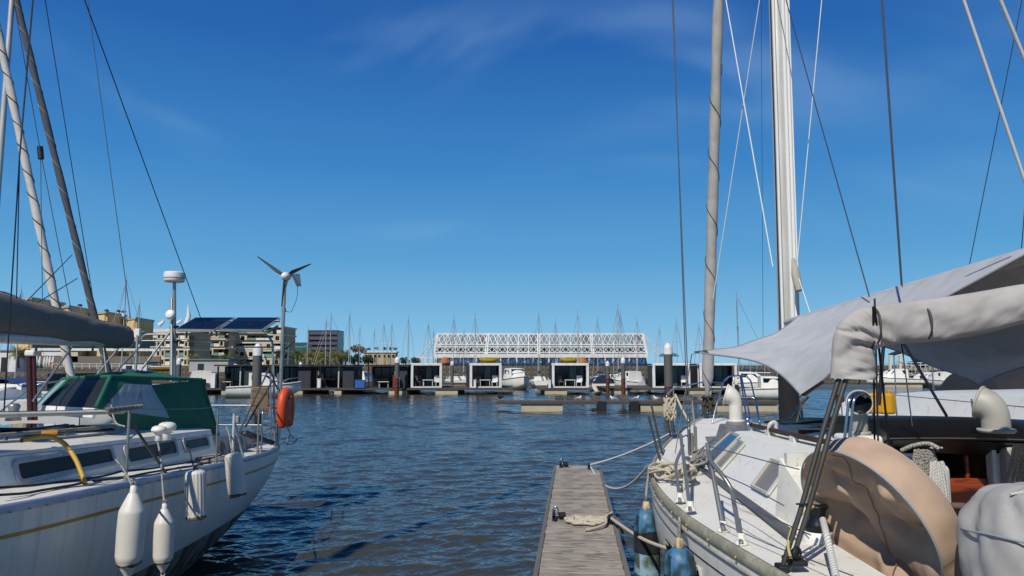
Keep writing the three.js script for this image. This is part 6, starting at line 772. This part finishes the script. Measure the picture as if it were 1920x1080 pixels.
{
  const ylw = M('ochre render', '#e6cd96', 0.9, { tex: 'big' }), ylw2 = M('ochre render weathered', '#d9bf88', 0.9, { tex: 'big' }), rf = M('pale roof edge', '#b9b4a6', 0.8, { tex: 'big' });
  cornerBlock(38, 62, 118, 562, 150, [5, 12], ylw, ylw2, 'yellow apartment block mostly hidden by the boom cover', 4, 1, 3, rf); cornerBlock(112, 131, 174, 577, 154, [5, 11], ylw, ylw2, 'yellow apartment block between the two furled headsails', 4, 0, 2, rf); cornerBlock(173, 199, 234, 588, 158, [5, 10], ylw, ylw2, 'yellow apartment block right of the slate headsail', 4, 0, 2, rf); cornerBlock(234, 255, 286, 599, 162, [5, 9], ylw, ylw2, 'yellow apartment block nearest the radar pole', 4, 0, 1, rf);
  for (const [px, py, d] of [[200, 582, 162], [222, 583, 164], [150, 572, 158], [232, 584, 164]]) { const p = P(px, py, d); const c = thing('chimney', `roof vent with dark cowl on the yellow blocks, ${['third', 'second', 'first', 'fourth'][[200, 222, 150, 232].indexOf(px)]} of four`, 'chimney', V(p.x, p.y - 1.2, p.z), 0, 'roof vents'); obj('shaft', rod(V(0, 0, 0), V(0, 1.0, 0), 0.35, 0.35, 8), whitePlain, c); obj('cowl', lathe([[0.5, 0], [0.5, 0.25], [0, 0.5]], 8).translate(0, 1.0, 0), black, c); }
  // cream terraces behind the solar panels
  const cream = M('cream render', '#d8c5a4', 0.9, { tex: 'big' }), wht = whitePlain;
  function terraces(px0, px1, yTop, n, d, label, m, infill) { const p0 = P(px0, yTop, d), p1 = P(px1, yTop, d), H = p0.y - 2.2, w = p1.x - p0.x, g = thing('terrace_building', label, 'building', V(p0.x, 2.2, p0.z), 0, 'terraced buildings'); const fh = H / n; obj('core', box(w, H - 0.2, 8, w / 2, H / 2 - 0.1, -6), M('terrace wall', '#c2b08d', 0.9, { tex: 'big' }), g); for (let i = 0; i <= n; i++) obj('floor_slab', box(w + 0.6, 0.32, 11, w / 2, i * fh - (i ? 0.1 : -0.2), -4.6), M('pale cream slab', '#ded3bd', 0.85, { tex: 'big' }), g); for (let i = 0; i < n; i++) for (let k = 0; k < 7; k++) { const x = (k + 0.5) * w / 7, y = i * fh; if (infill(i, k)) { const pn = obj('wall_panel', box(w / 7 - 0.04, fh - 0.34, 0.3, x, y + fh / 2, 0.72), m, g); const wd = obj('window', box(w / 7 * 0.42, fh * 0.5, 0.06, x, y + fh * 0.52, 0.9), glassDark, pn); } else { obj('window', box(w / 7 - 0.4, fh - 0.7, 0.1, x, y + fh / 2 + 0.1, -1.9), glassDark, g); obj('balustrade', box(w / 7 - 0.06, 0.8, 0.08, x, y + 0.58, 0.72), (i + k) % 3 ? wht : M('green glass balustrade', '#6f8f88', 0.2), g); } } return g; }
  terraces(298, 358, 622, 4, 150, 'cream building with small windows below the radar pole', cream, (i, k) => k !== 2 && k !== 5); terraces(356, 424, 618, 4, 165, 'dark glazed terrace building under the first solar panel', cream, (i, k) => (i * 2 + k) % 5 < 2); terraces(418, 531, 612, 5, 172, 'white terrace building with green glass balconies under the second solar panel', cream, (i, k) => (i * 3 + k) % 5 < 2);
  { const g = thing('finned_hall', 'white hall with curved pointed roof fins behind the radar pole', 'building', V(P(285, 620, 260).x, 2.2, -260)); const q = (px, py, d = 260) => loc(g, P(px, py, d)); obj('hall', [box(15, 13, 10, 7.5, 6.5, -5)], M('white hall cladding', '#dcdad5', 0.6, { tex: 'big' }), g); for (let i = 0; i < 4; i++) obj('louvre', box(15.4 - i, 0.5, 0.5, 7.5, 12 - i * 1.8, 0.5), whitePlain, g); for (const [x0, y0, x1, y1, w] of [[350, 612, 352, 571, 2.2], [300, 610, 306, 597, 1.6], [334, 606, 340, 596, 1.2]]) obj('roof_fin', skin([q(x0 - 2, y0), q((x0 + x1) / 2 + 3, (y0 + y1) / 2), q(x1, y1)], [w * 0.55, w * 0.35, 0.06], 8, (t, a) => 1 - 0.6 * Math.abs(Math.sin(a))), whitePlain, g); }
  { const d = 250, g = thing('office_block', 'grey office block with horizontal window bands above the palms', 'building', V(P(579, 619, d).x, 2.2, -d), 0.0); const q = (px, py, dd = d) => loc(g, P(px, py, dd)); const top = q(579, 619).y, w = q(633, 619).x, side = q(645, 619, d + 9), band = M('grey concrete band', '#565662', 0.8, { tex: 'big' }); obj('core', [poly([V(0, 0, 0), V(w, 0, 0), V(w, top - 0.2, 0), V(0, top - 0.2, 0)], 0.3)], M('dark band glazing', '#23262f', 0.2), g); obj('side_wall', poly([V(w, 0, 0), V(side.x, 0, side.z), V(side.x, top, side.z), V(w, top, 0)], 0.3), M('navy side glazing', '#1e2740', 0.25), g); obj('roof', poly([V(-0.2, top, 0.2), V(w, top, 0.2), V(side.x, top, side.z), V(-0.2 + side.x - w, top, side.z)], 0.3), band, g); for (let i = 0; i < 7; i++) obj('floor_band', box(w + 0.4, top / 7 * 0.6, 0.6, w / 2, top - (i + 0.42) * top / 7 - 0.25, 0.2), band, g); for (let i = 0; i < 6; i++) for (let k = 0; k < 6; k++) obj('window', box(w / 6 - 0.25, top / 7 * 0.3, 0.1, (k + 0.5) * w / 6, top - (i + 0.9) * top / 7 - 0.25, 0.12), glassDark, g); }
  { const d = 260, p = P(540, 640, d), g = thing('glass_office', 'low teal glass building left of the office block', 'building', V(p.x, 2.2, -d)); obj('body', box(6.5, p.y - 2.6, 6, 3.2, (p.y - 2.6) / 2, -3), M('teal glazing', '#2d5c60', 0.2), g); for (let i = 0; i < 3; i++) obj('floor_band', box(6.7, 0.3, 6.2, 3.2, 1.5 + i * 2.6, -3), M('teal band', '#6f8f8f', 0.6), g); }
  { const d = 330, g = thing('ridge_building', 'long low pale building under the distant round trees', 'building', V(P(680, 668, d).x, 2.2, -d)); const q = (px, py) => loc(g, P(px, py, d)); const a = q(682, 661), b = q(742, 661); obj('wall', box(b.x - a.x, a.y, 6, (a.x + b.x) / 2, a.y / 2, -3), M('beige wall', '#b9a88b', 0.9, { tex: 'big' }), g); obj('roof', box(b.x - a.x + 1, 0.5, 7, (a.x + b.x) / 2, a.y + 0.25, -3), whitePlain, g); for (let i = 0; i < 7; i++) obj('window', box(0.9, 1.2, 0.1, lerp(a.x, b.x, (i + 0.5) / 7), a.y - 1.6, 0.06), glassDark, g); }
  // waterside terrace with white canopies and closed parasols
  { const d = 104, g = thing('terrace_cafe', 'waterside cafe with white canopy and dark glazing below the boom cover', 'building', V(P(60, 660, d).x, 1.6, -d)); const q = (px, py) => loc(g, P(px, py, d)); const L = q(40, 657), R = q(240, 657); obj('glazed_wall', poly([q(62, 657), q(290, 657), q(290, 640), q(62, 640)], 0.3), M('dark green glazing', '#15221f', 0.15), g); obj('canopy', poly([q(78, 667), q(122, 667), q(122, 657), q(78, 657)], 1.2), whitePlain, g); obj('canopy', poly([q(133, 679), q(146, 679), q(146, 657), q(133, 657)], 0.4), cream, g); obj('roof_edge', bar(q(60, 655), q(300, 656), 0.35), whitePlain, g); obj('lower_wall', poly([q(60, 690), q(300, 690), q(300, 668), q(60, 668)], 0.3), M('cafe timber wall', '#6f675c', 0.8), g); for (let i = 0; i < 20; i++) obj('railing_post', bar(q(0 + i * 14, 692), q(0 + i * 14, 682), 0.07), whitePlain, g); for (const y of [682, 686.5]) obj('railing_rail', bar(q(0, y), q(268, y), 0.06), whitePlain, g); }
  [69, 75, 84, 89, 94, 100, 121].forEach((px, i) => { const p = P(px, 676, 102), c = thing('closed_parasol', `closed white parasol on the cafe terrace, ${['first', 'second', 'third', 'fourth', 'fifth', 'sixth', 'seventh'][i]} from the maroon post`, 'parasol', V(p.x, 1.6, p.z), 0, 'closed parasols'); obj('furled_cloth', lathe([[0, 0.6], [0.1, 0.5], [0.2, 0], [0.16, -0.7], [0, -0.75]], 8).translate(0, p.y - 1.6, 0), whitePlain, c); obj('pole', rod(V(0, 0, 0), V(0, p.y - 1.6, 0), 0.05), steel, c); });
  { const p = P(98, 683, 101); const r = thing('lifebuoy', 'round orange and white lifebuoy on the cafe railing', 'lifebuoy', p); obj('ring', new THREE.TorusGeometry(0.3, 0.09, 8, 20), M('ring orange', '#c8502c', 0.6), r); for (let i = 0; i < 4; i++) obj('white_band', new THREE.TorusGeometry(0.3, 0.095, 8, 5, 0.35).rotateZ(i * 1.57), whitePlain, r); }
  [[228, 686, 3.4, 'white'], [355, 681, 5.2, 'corrugated'], [0, 664, 2.2, 'low']].forEach(([px, py, w, k]) => { const d = 100, p = P(px, py, d), g = thing('quay_shed', { white: 'white roofed shed behind the spray hood', corrugated: 'pale corrugated shed right of the radar pole', low: 'white walled kiosk at the frame edge below the boom' }[k], 'shed', V(p.x, 1.5, -d)); const h = p.y - 1.5 + 0.4; obj('wall', box(w, h, 3, w / 2, h / 2, -1.5), k === 'corrugated' ? M('corrugated sheet', '#b5b5b2', 0.6, { tex: 'big' }) : whitePlain, g); obj('roof', box(w + 0.4, 0.15, 3.4, w / 2, h + 0.08, -1.5), M('shed roof', '#77756f', 0.8), g); obj('door', box(0.8, h * 0.7, 0.06, w * 0.3, h * 0.35, 0.03), slateDark, g); });
  { const d = 96, p = P(302, 683, d), g = thing('upturned_dinghy', 'yellow dinghy stored on the quay beside the corrugated shed', 'boat', V(p.x, 1.6, -d), Math.PI / 2); const H = hullForm([[-1.6, 0.1, 0.7, 0.3], [-0.6, 0.6, 0.6, 0.0], [1.5, 0.5, 0.6, 0.05]], 2.6, 0.6); obj('hull', H.strip(H.S, () => -9, 0, 14, 6), M('mustard hull', '#b58a2c', 0.6, { tex: 'big' }), g); obj('gunwale', [H.rail(0.05, 0, 1), H.rail(0.05, 0, -1)], whitePlain, g).userData.kind = 'stuff'; }
  { const d = 94, p = P(408, 682, d), g = thing('quay_dinghy', 'dark dinghy lying on the quay under the second solar panel', 'boat', V(P(463, 686, d).x, 1.6, -d), Math.PI / 2); const H = hullForm([[-1.6, 0.1, 0.9, 0.4], [-0.6, 0.6, 0.7, 0.1], [1.5, 0.4, 0.9, 0.4]], 2.6, 0.6); obj('hull', H.strip(H.S, () => -9, 0, 14, 6), M('dark hull', '#3a3631', 0.6, { tex: 'big' }), g); obj('gunwale', [H.rail(0.06, 0, 1), H.rail(0.06, 0, -1)], whitePlain, g).userData.kind = 'stuff'; }
}

// ---------- palms and trees ----------
seedState = 4711;
function frondGeo(n, len, droop, leaf) { const pos = []; const tri = (a, b, c) => pos.push(...a.toArray(), ...b.toArray(), ...c.toArray());
  for (let i = 0; i < n; i++) { const az = i * 2.4 + rr(-0.3, 0.3), el = lerp(1.25, -0.55, Math.pow((i + 0.5) / n, 0.9)), L = len * rr(0.8, 1.1); const dir = V(Math.cos(az), 0, Math.sin(az)), side = V(-Math.sin(az), 0, Math.cos(az)); let prev = V(0, 0, 0); const S = 7; for (let k = 1; k <= S; k++) { const t = k / S, e = el - droop * t * t; const p = prev.clone().addScaledVector(dir, Math.cos(e) * L / S).add(V(0, Math.sin(e) * L / S, 0)); const w = leaf * Math.sin(Math.PI * (0.12 + 0.8 * t)); for (const s of [-1, 1]) for (let j = 0; j < 2; j++) { const b = prev.clone().lerp(p, j * 0.5), c = prev.clone().lerp(p, j * 0.5 + 0.28), tip = b.clone().addScaledVector(side, s * w).addScaledVector(dir, w * 0.55).add(V(0, -0.35 * w, 0)); tri(b, c, tip); } tri(prev, p, prev.clone().add(V(0, -0.05, 0))); prev = p; } }
  const g = new THREE.BufferGeometry(); g.setAttribute('position', new THREE.Float32BufferAttribute(pos, 3)); g.computeVertexNormals(); return g; }
const palmGreens = [M('palm green', '#5b6b35', 0.8), M('palm olive', '#77733c', 0.8)], deadFrond = M('dry fronds', '#8a6535', 0.9), bark = M('palm bark', '#6e5a45', 0.95, { tex: 'rough', bump: ['rough', 0.03] });
function palm(px, top, d, r, label, dry = 0.5) { const c = P(px, top, d); const g = thing('palm_tree', label, 'palm', V(c.x, 2.0, c.z), rnd() * 6, 'palms along the waterfront'); const h = c.y - 2.0 - r * 0.5; obj('trunk', skin([V(0, 0, 0), V(0.05, h * 0.5, 0.03), V(0, h, 0)], [r * 0.14, r * 0.11, r * 0.13], 8), bark, g); const cr = frondGeo(34, r * 1.05, 1.1, r * 0.3); obj('crown', cr.translate(0, h, 0), palmGreens[Math.floor(rnd() * 2)], g); if (rnd() < dry) obj('dry_skirt', frondGeo(16, r * 0.7, 0.5, r * 0.26).rotateX(Math.PI).translate(0, h - r * 0.05, 0), deadFrond, g); }
const ord = ['first', 'second', 'third', 'fourth', 'fifth', 'sixth', 'seventh', 'eighth', 'ninth', 'tenth', 'eleventh', 'twelfth', 'thirteenth', 'fourteenth'];
[557, 566, 574, 581, 589, 598, 607, 615, 622, 631, 640, 648].forEach((px, i) => palm(px, 655 + 6 * Math.abs(Math.sin(i * 2.3)), 118 + (i % 3) * 6, 1.35 + 0.35 * Math.abs(Math.sin(i * 1.7)), `bushy palm in the grove below the office block, ${ord[i]} from the left`, 0.7));
palm(36, 650, 92, 1.5, 'broad palm with dry skirt behind the maroon post', 1); palm(250, 648, 120, 1.4, 'palm behind the end of the boom cover', 0.8); palm(362, 664, 118, 1.3, 'palm in front of the dark glazed terraces', 0.5); palm(422, 664, 112, 1.5, 'bright green palm in front of the white terrace building', 0.2);
function leafCloud(list, n, s) { const pos = []; for (let i = 0; i < n; i++) { const [cx, cy, cz, rx, ry, rz] = list[Math.floor(rnd() * list.length)]; const a = rnd() * 6.283, b = Math.acos(rr(-1, 1)), k = Math.pow(rnd(), 0.33); const p = V(cx + rx * k * Math.sin(b) * Math.cos(a), cy + ry * k * Math.cos(b), cz + rz * k * Math.sin(b) * Math.sin(a)); const u = V(rr(-1, 1), rr(-1, 1), rr(-1, 1)).normalize().multiplyScalar(s * rr(0.6, 1.3)), v = V(rr(-1, 1), rr(-1, 1), rr(-1, 1)).cross(u).normalize().multiplyScalar(s * rr(0.4, 0.9)); const A = p.clone().add(u), B = p.clone().add(v), C = p.clone().sub(u), D = p.clone().sub(v); pos.push(...A.toArray(), ...B.toArray(), ...C.toArray(), ...A.toArray(), ...C.toArray(), ...D.toArray()); } const g = new THREE.BufferGeometry(); g.setAttribute('position', new THREE.Float32BufferAttribute(pos, 3)); g.computeVertexNormals(); return g; }
const leafM = [M('dark leaf', '#2f3d22', 0.8), M('mid leaf', '#47512c', 0.8), M('pale bare twig', '#7b6f5f', 0.9)];
function tree(px, top, w, d, m, label, n = 700, name = 'broadleaf_tree') { const c = P(px, top, d), r = w / 2 / FOCAL * d, H = c.y - 2.0, g = thing(name, label, 'tree', V(c.x, 2.0, c.z), 0, 'trees behind the marina'); obj('trunk', [skin([V(0, 0, 0), V(0.1, H * 0.35, 0), V(0, H * 0.7, 0)], [r * 0.14, r * 0.1, r * 0.04], 7), rod(V(0.1, H * 0.35, 0), V(r * 0.5, H * 0.7, 0.2), r * 0.06, r * 0.02, 5), rod(V(0.1, H * 0.35, 0), V(-r * 0.5, H * 0.68, -0.2), r * 0.06, r * 0.02, 5)], bark, g); const bl = []; for (let i = 0; i < 9; i++) bl.push([rr(-0.6, 0.6) * r, H - r * rr(0.35, 1.0), rr(-0.6, 0.6) * r, r * rr(0.25, 0.48), r * rr(0.2, 0.4), r * rr(0.25, 0.45)]); obj('crown', leafCloud(bl, n, r * 0.1), leafM[m], g); }
tree(672, 641, 34, 150, 2, 'bare grey-brown tree above the green shrubs'); tree(664, 662, 34, 122, 0, 'dense dark shrub tree beside the palm grove', 900); tree(690, 664, 30, 126, 0, 'dark shrub tree under the distant low building', 900); tree(760, 668, 24, 128, 0, 'low dark tree left of the pavilion walkway'); tree(778, 668, 22, 130, 1, 'green tree touching the pavilion walkway');
[692, 706, 722, 732, 741].forEach((px, i) => tree(px, 650, 11, 320, 0, `round distant tree on the ridge, ${ord[i]} from the left`, 350, 'round_tree'));
tree(552, 660, 20, 130, 0, 'dark green tree left of the palm grove', 600); tree(648, 664, 22, 124, 1, 'green shrub tree at the end of the palm grove', 700); tree(525, 655, 30, 128, 0, 'dark tree behind the wind generator pole', 700); tree(450, 672, 26, 108, 0, 'dark hedge tree behind the first dark houseboat', 600); tree(395, 672, 24, 110, 1, 'green tree right of the corrugated shed', 600);

// ---------- bank, footbridge and gangway on the far right ----------
{
  setting('bank', [grid(40, 16, (u, v) => { const x = lerp(X(1745, 100), X(2250, 100), u); return V(x, -0.3 + 2.9 * smooth(0, 0.75, v) * (0.4 + 0.6 * smooth(0, 0.12, u)) + 0.5 * (fbm(u, v, 16, 8, 4, 6) - 0.5), lerp(-90, -116, v)); })], M('earth bank', '#6f5d45', 0.95, { tex: 'big', bump: ['rough', 0.05] }));
  const list = []; for (let i = 0; i < 90; i++) list.push([rr(X(1770, 100), X(2200, 100)), rr(0.6, 2.2), rr(-106, -93), rr(0.5, 1.2), rr(0.3, 0.6), rr(0.5, 1.0)]);
  const sh = obj('scrub', leafCloud(list, 3600, 0.16), M('dry scrub', '#8b7548', 0.9)); tag(sh, 'dry brown and olive scrub covering the bank', 'scrub', null, 'stuff'); const sh2 = obj('green_scrub', leafCloud(list.map(l => [l[0] + 0.6, l[1] - 0.2, l[2] + 0.8, l[3], l[4], l[5]]), 2600, 0.14), M('olive scrub', '#4d5530', 0.9)); tag(sh2, 'olive green scrub low on the bank', 'scrub', null, 'stuff');
  const d = 104, b = thing('footbridge', 'footbridge with white railing above the scrubby bank', 'bridge', V(X(1760, d), 2.2, -d)); const q = (px, py, dd = d) => loc(b, P(px, py, dd)); obj('deck', bar(q(1690, 692), q(2100, 692), 0.35, 2), concrete, b); for (const y of [680, 684.5]) obj('railing', bar(q(1690, y), q(2100, y), 0.09), whitePlain, b); for (let i = 0; i < 34; i++) obj('railing_post', bar(q(1690 + i * 9, 680), q(1690 + i * 9, 691), 0.06), whitePlain, b); for (const px of [1755, 1840, 1925]) obj('pier', bar(q(px, 692), q(px, 712), 0.7), concrete, b);
  const g = thing('gangway', 'sloping metal gangway with gate portal leading down to the boats', 'gangway', V(X(1690, 96), 0, -96)); const w = (px, py, dd = 96) => loc(g, P(px, py, dd)); for (const dz of [0, 1.2]) { obj('truss_chord', bar(w(1682, 676, 96 + dz), w(1765, 706, 94 + dz), 0.1), alu, g); obj('truss_chord', bar(w(1682, 692, 96 + dz), w(1765, 722, 94 + dz), 0.14), alu, g); for (let i = 0; i <= 12; i++) obj('baluster', bar(w(1682 + i * 6.9, 676 + i * 2.5, 96 + dz), w(1682 + i * 6.9, 692 + i * 2.5, 96 + dz), 0.07), alu, g); }
  for (const px of [1669, 1688]) obj('gate_post', bar(w(px, 664), w(px, 694), 0.28), M('cream gate paint', '#cfc9ae', 0.7), g); obj('gate_lintel', bar(w(1667, 665), w(1690, 665), 0.3), M('cream gate paint', '#cfc9ae', 0.7), g); obj('gate_rail', bar(w(1690, 683), w(1700, 683), 0.25), whitePlain, g);
  const car = thing('parked_car', 'dark parked car on the far quay beyond the gangway', 'car', V(X(1725, 108), 2.1, -108), Math.PI / 2); obj('body', [trunk([[-1.9, 0.75, 0.7, 0.3, 0.75, 0.04], [-1.0, 0.82, 0.76, 0.28, 0.85, 0.04], [1.9, 0.8, 0.74, 0.3, 0.85, 0.03]], 8, 4).geos, trunk([[-1.0, 0.72, 0.3, 0.86, 0.9, 0.02], [-0.4, 0.74, 0.58, 0.86, 1.35, 0.04], [1.2, 0.74, 0.58, 0.86, 1.35, 0.04], [1.8, 0.7, 0.5, 0.86, 0.95, 0.02]], 10, 4).geos].flat(), M('dark car paint', '#17191d', 0.25), car); for (const x of [-1, 1]) for (const z of [-1.2, 1.2]) obj('wheel', rod(V(x * 0.62, 0.3, z), V(x * 0.84, 0.3, z), 0.3, 0.3, 14), black, car); for (const x of [-1, 1]) obj('side_window', poly([V(x * 0.72, 0.95, -0.5), V(x * 0.72, 0.95, 1.3), V(x * 0.63, 1.28, 1.1), V(x * 0.63, 1.28, -0.3)].map(v => v.multiply(V(1.02, 1, 1))), 0.01), glassDark, car);
}

scene.traverse(o => { if (o.isMesh) { o.castShadow = o.receiveShadow = true; } });
renderer.render(scene, camera);
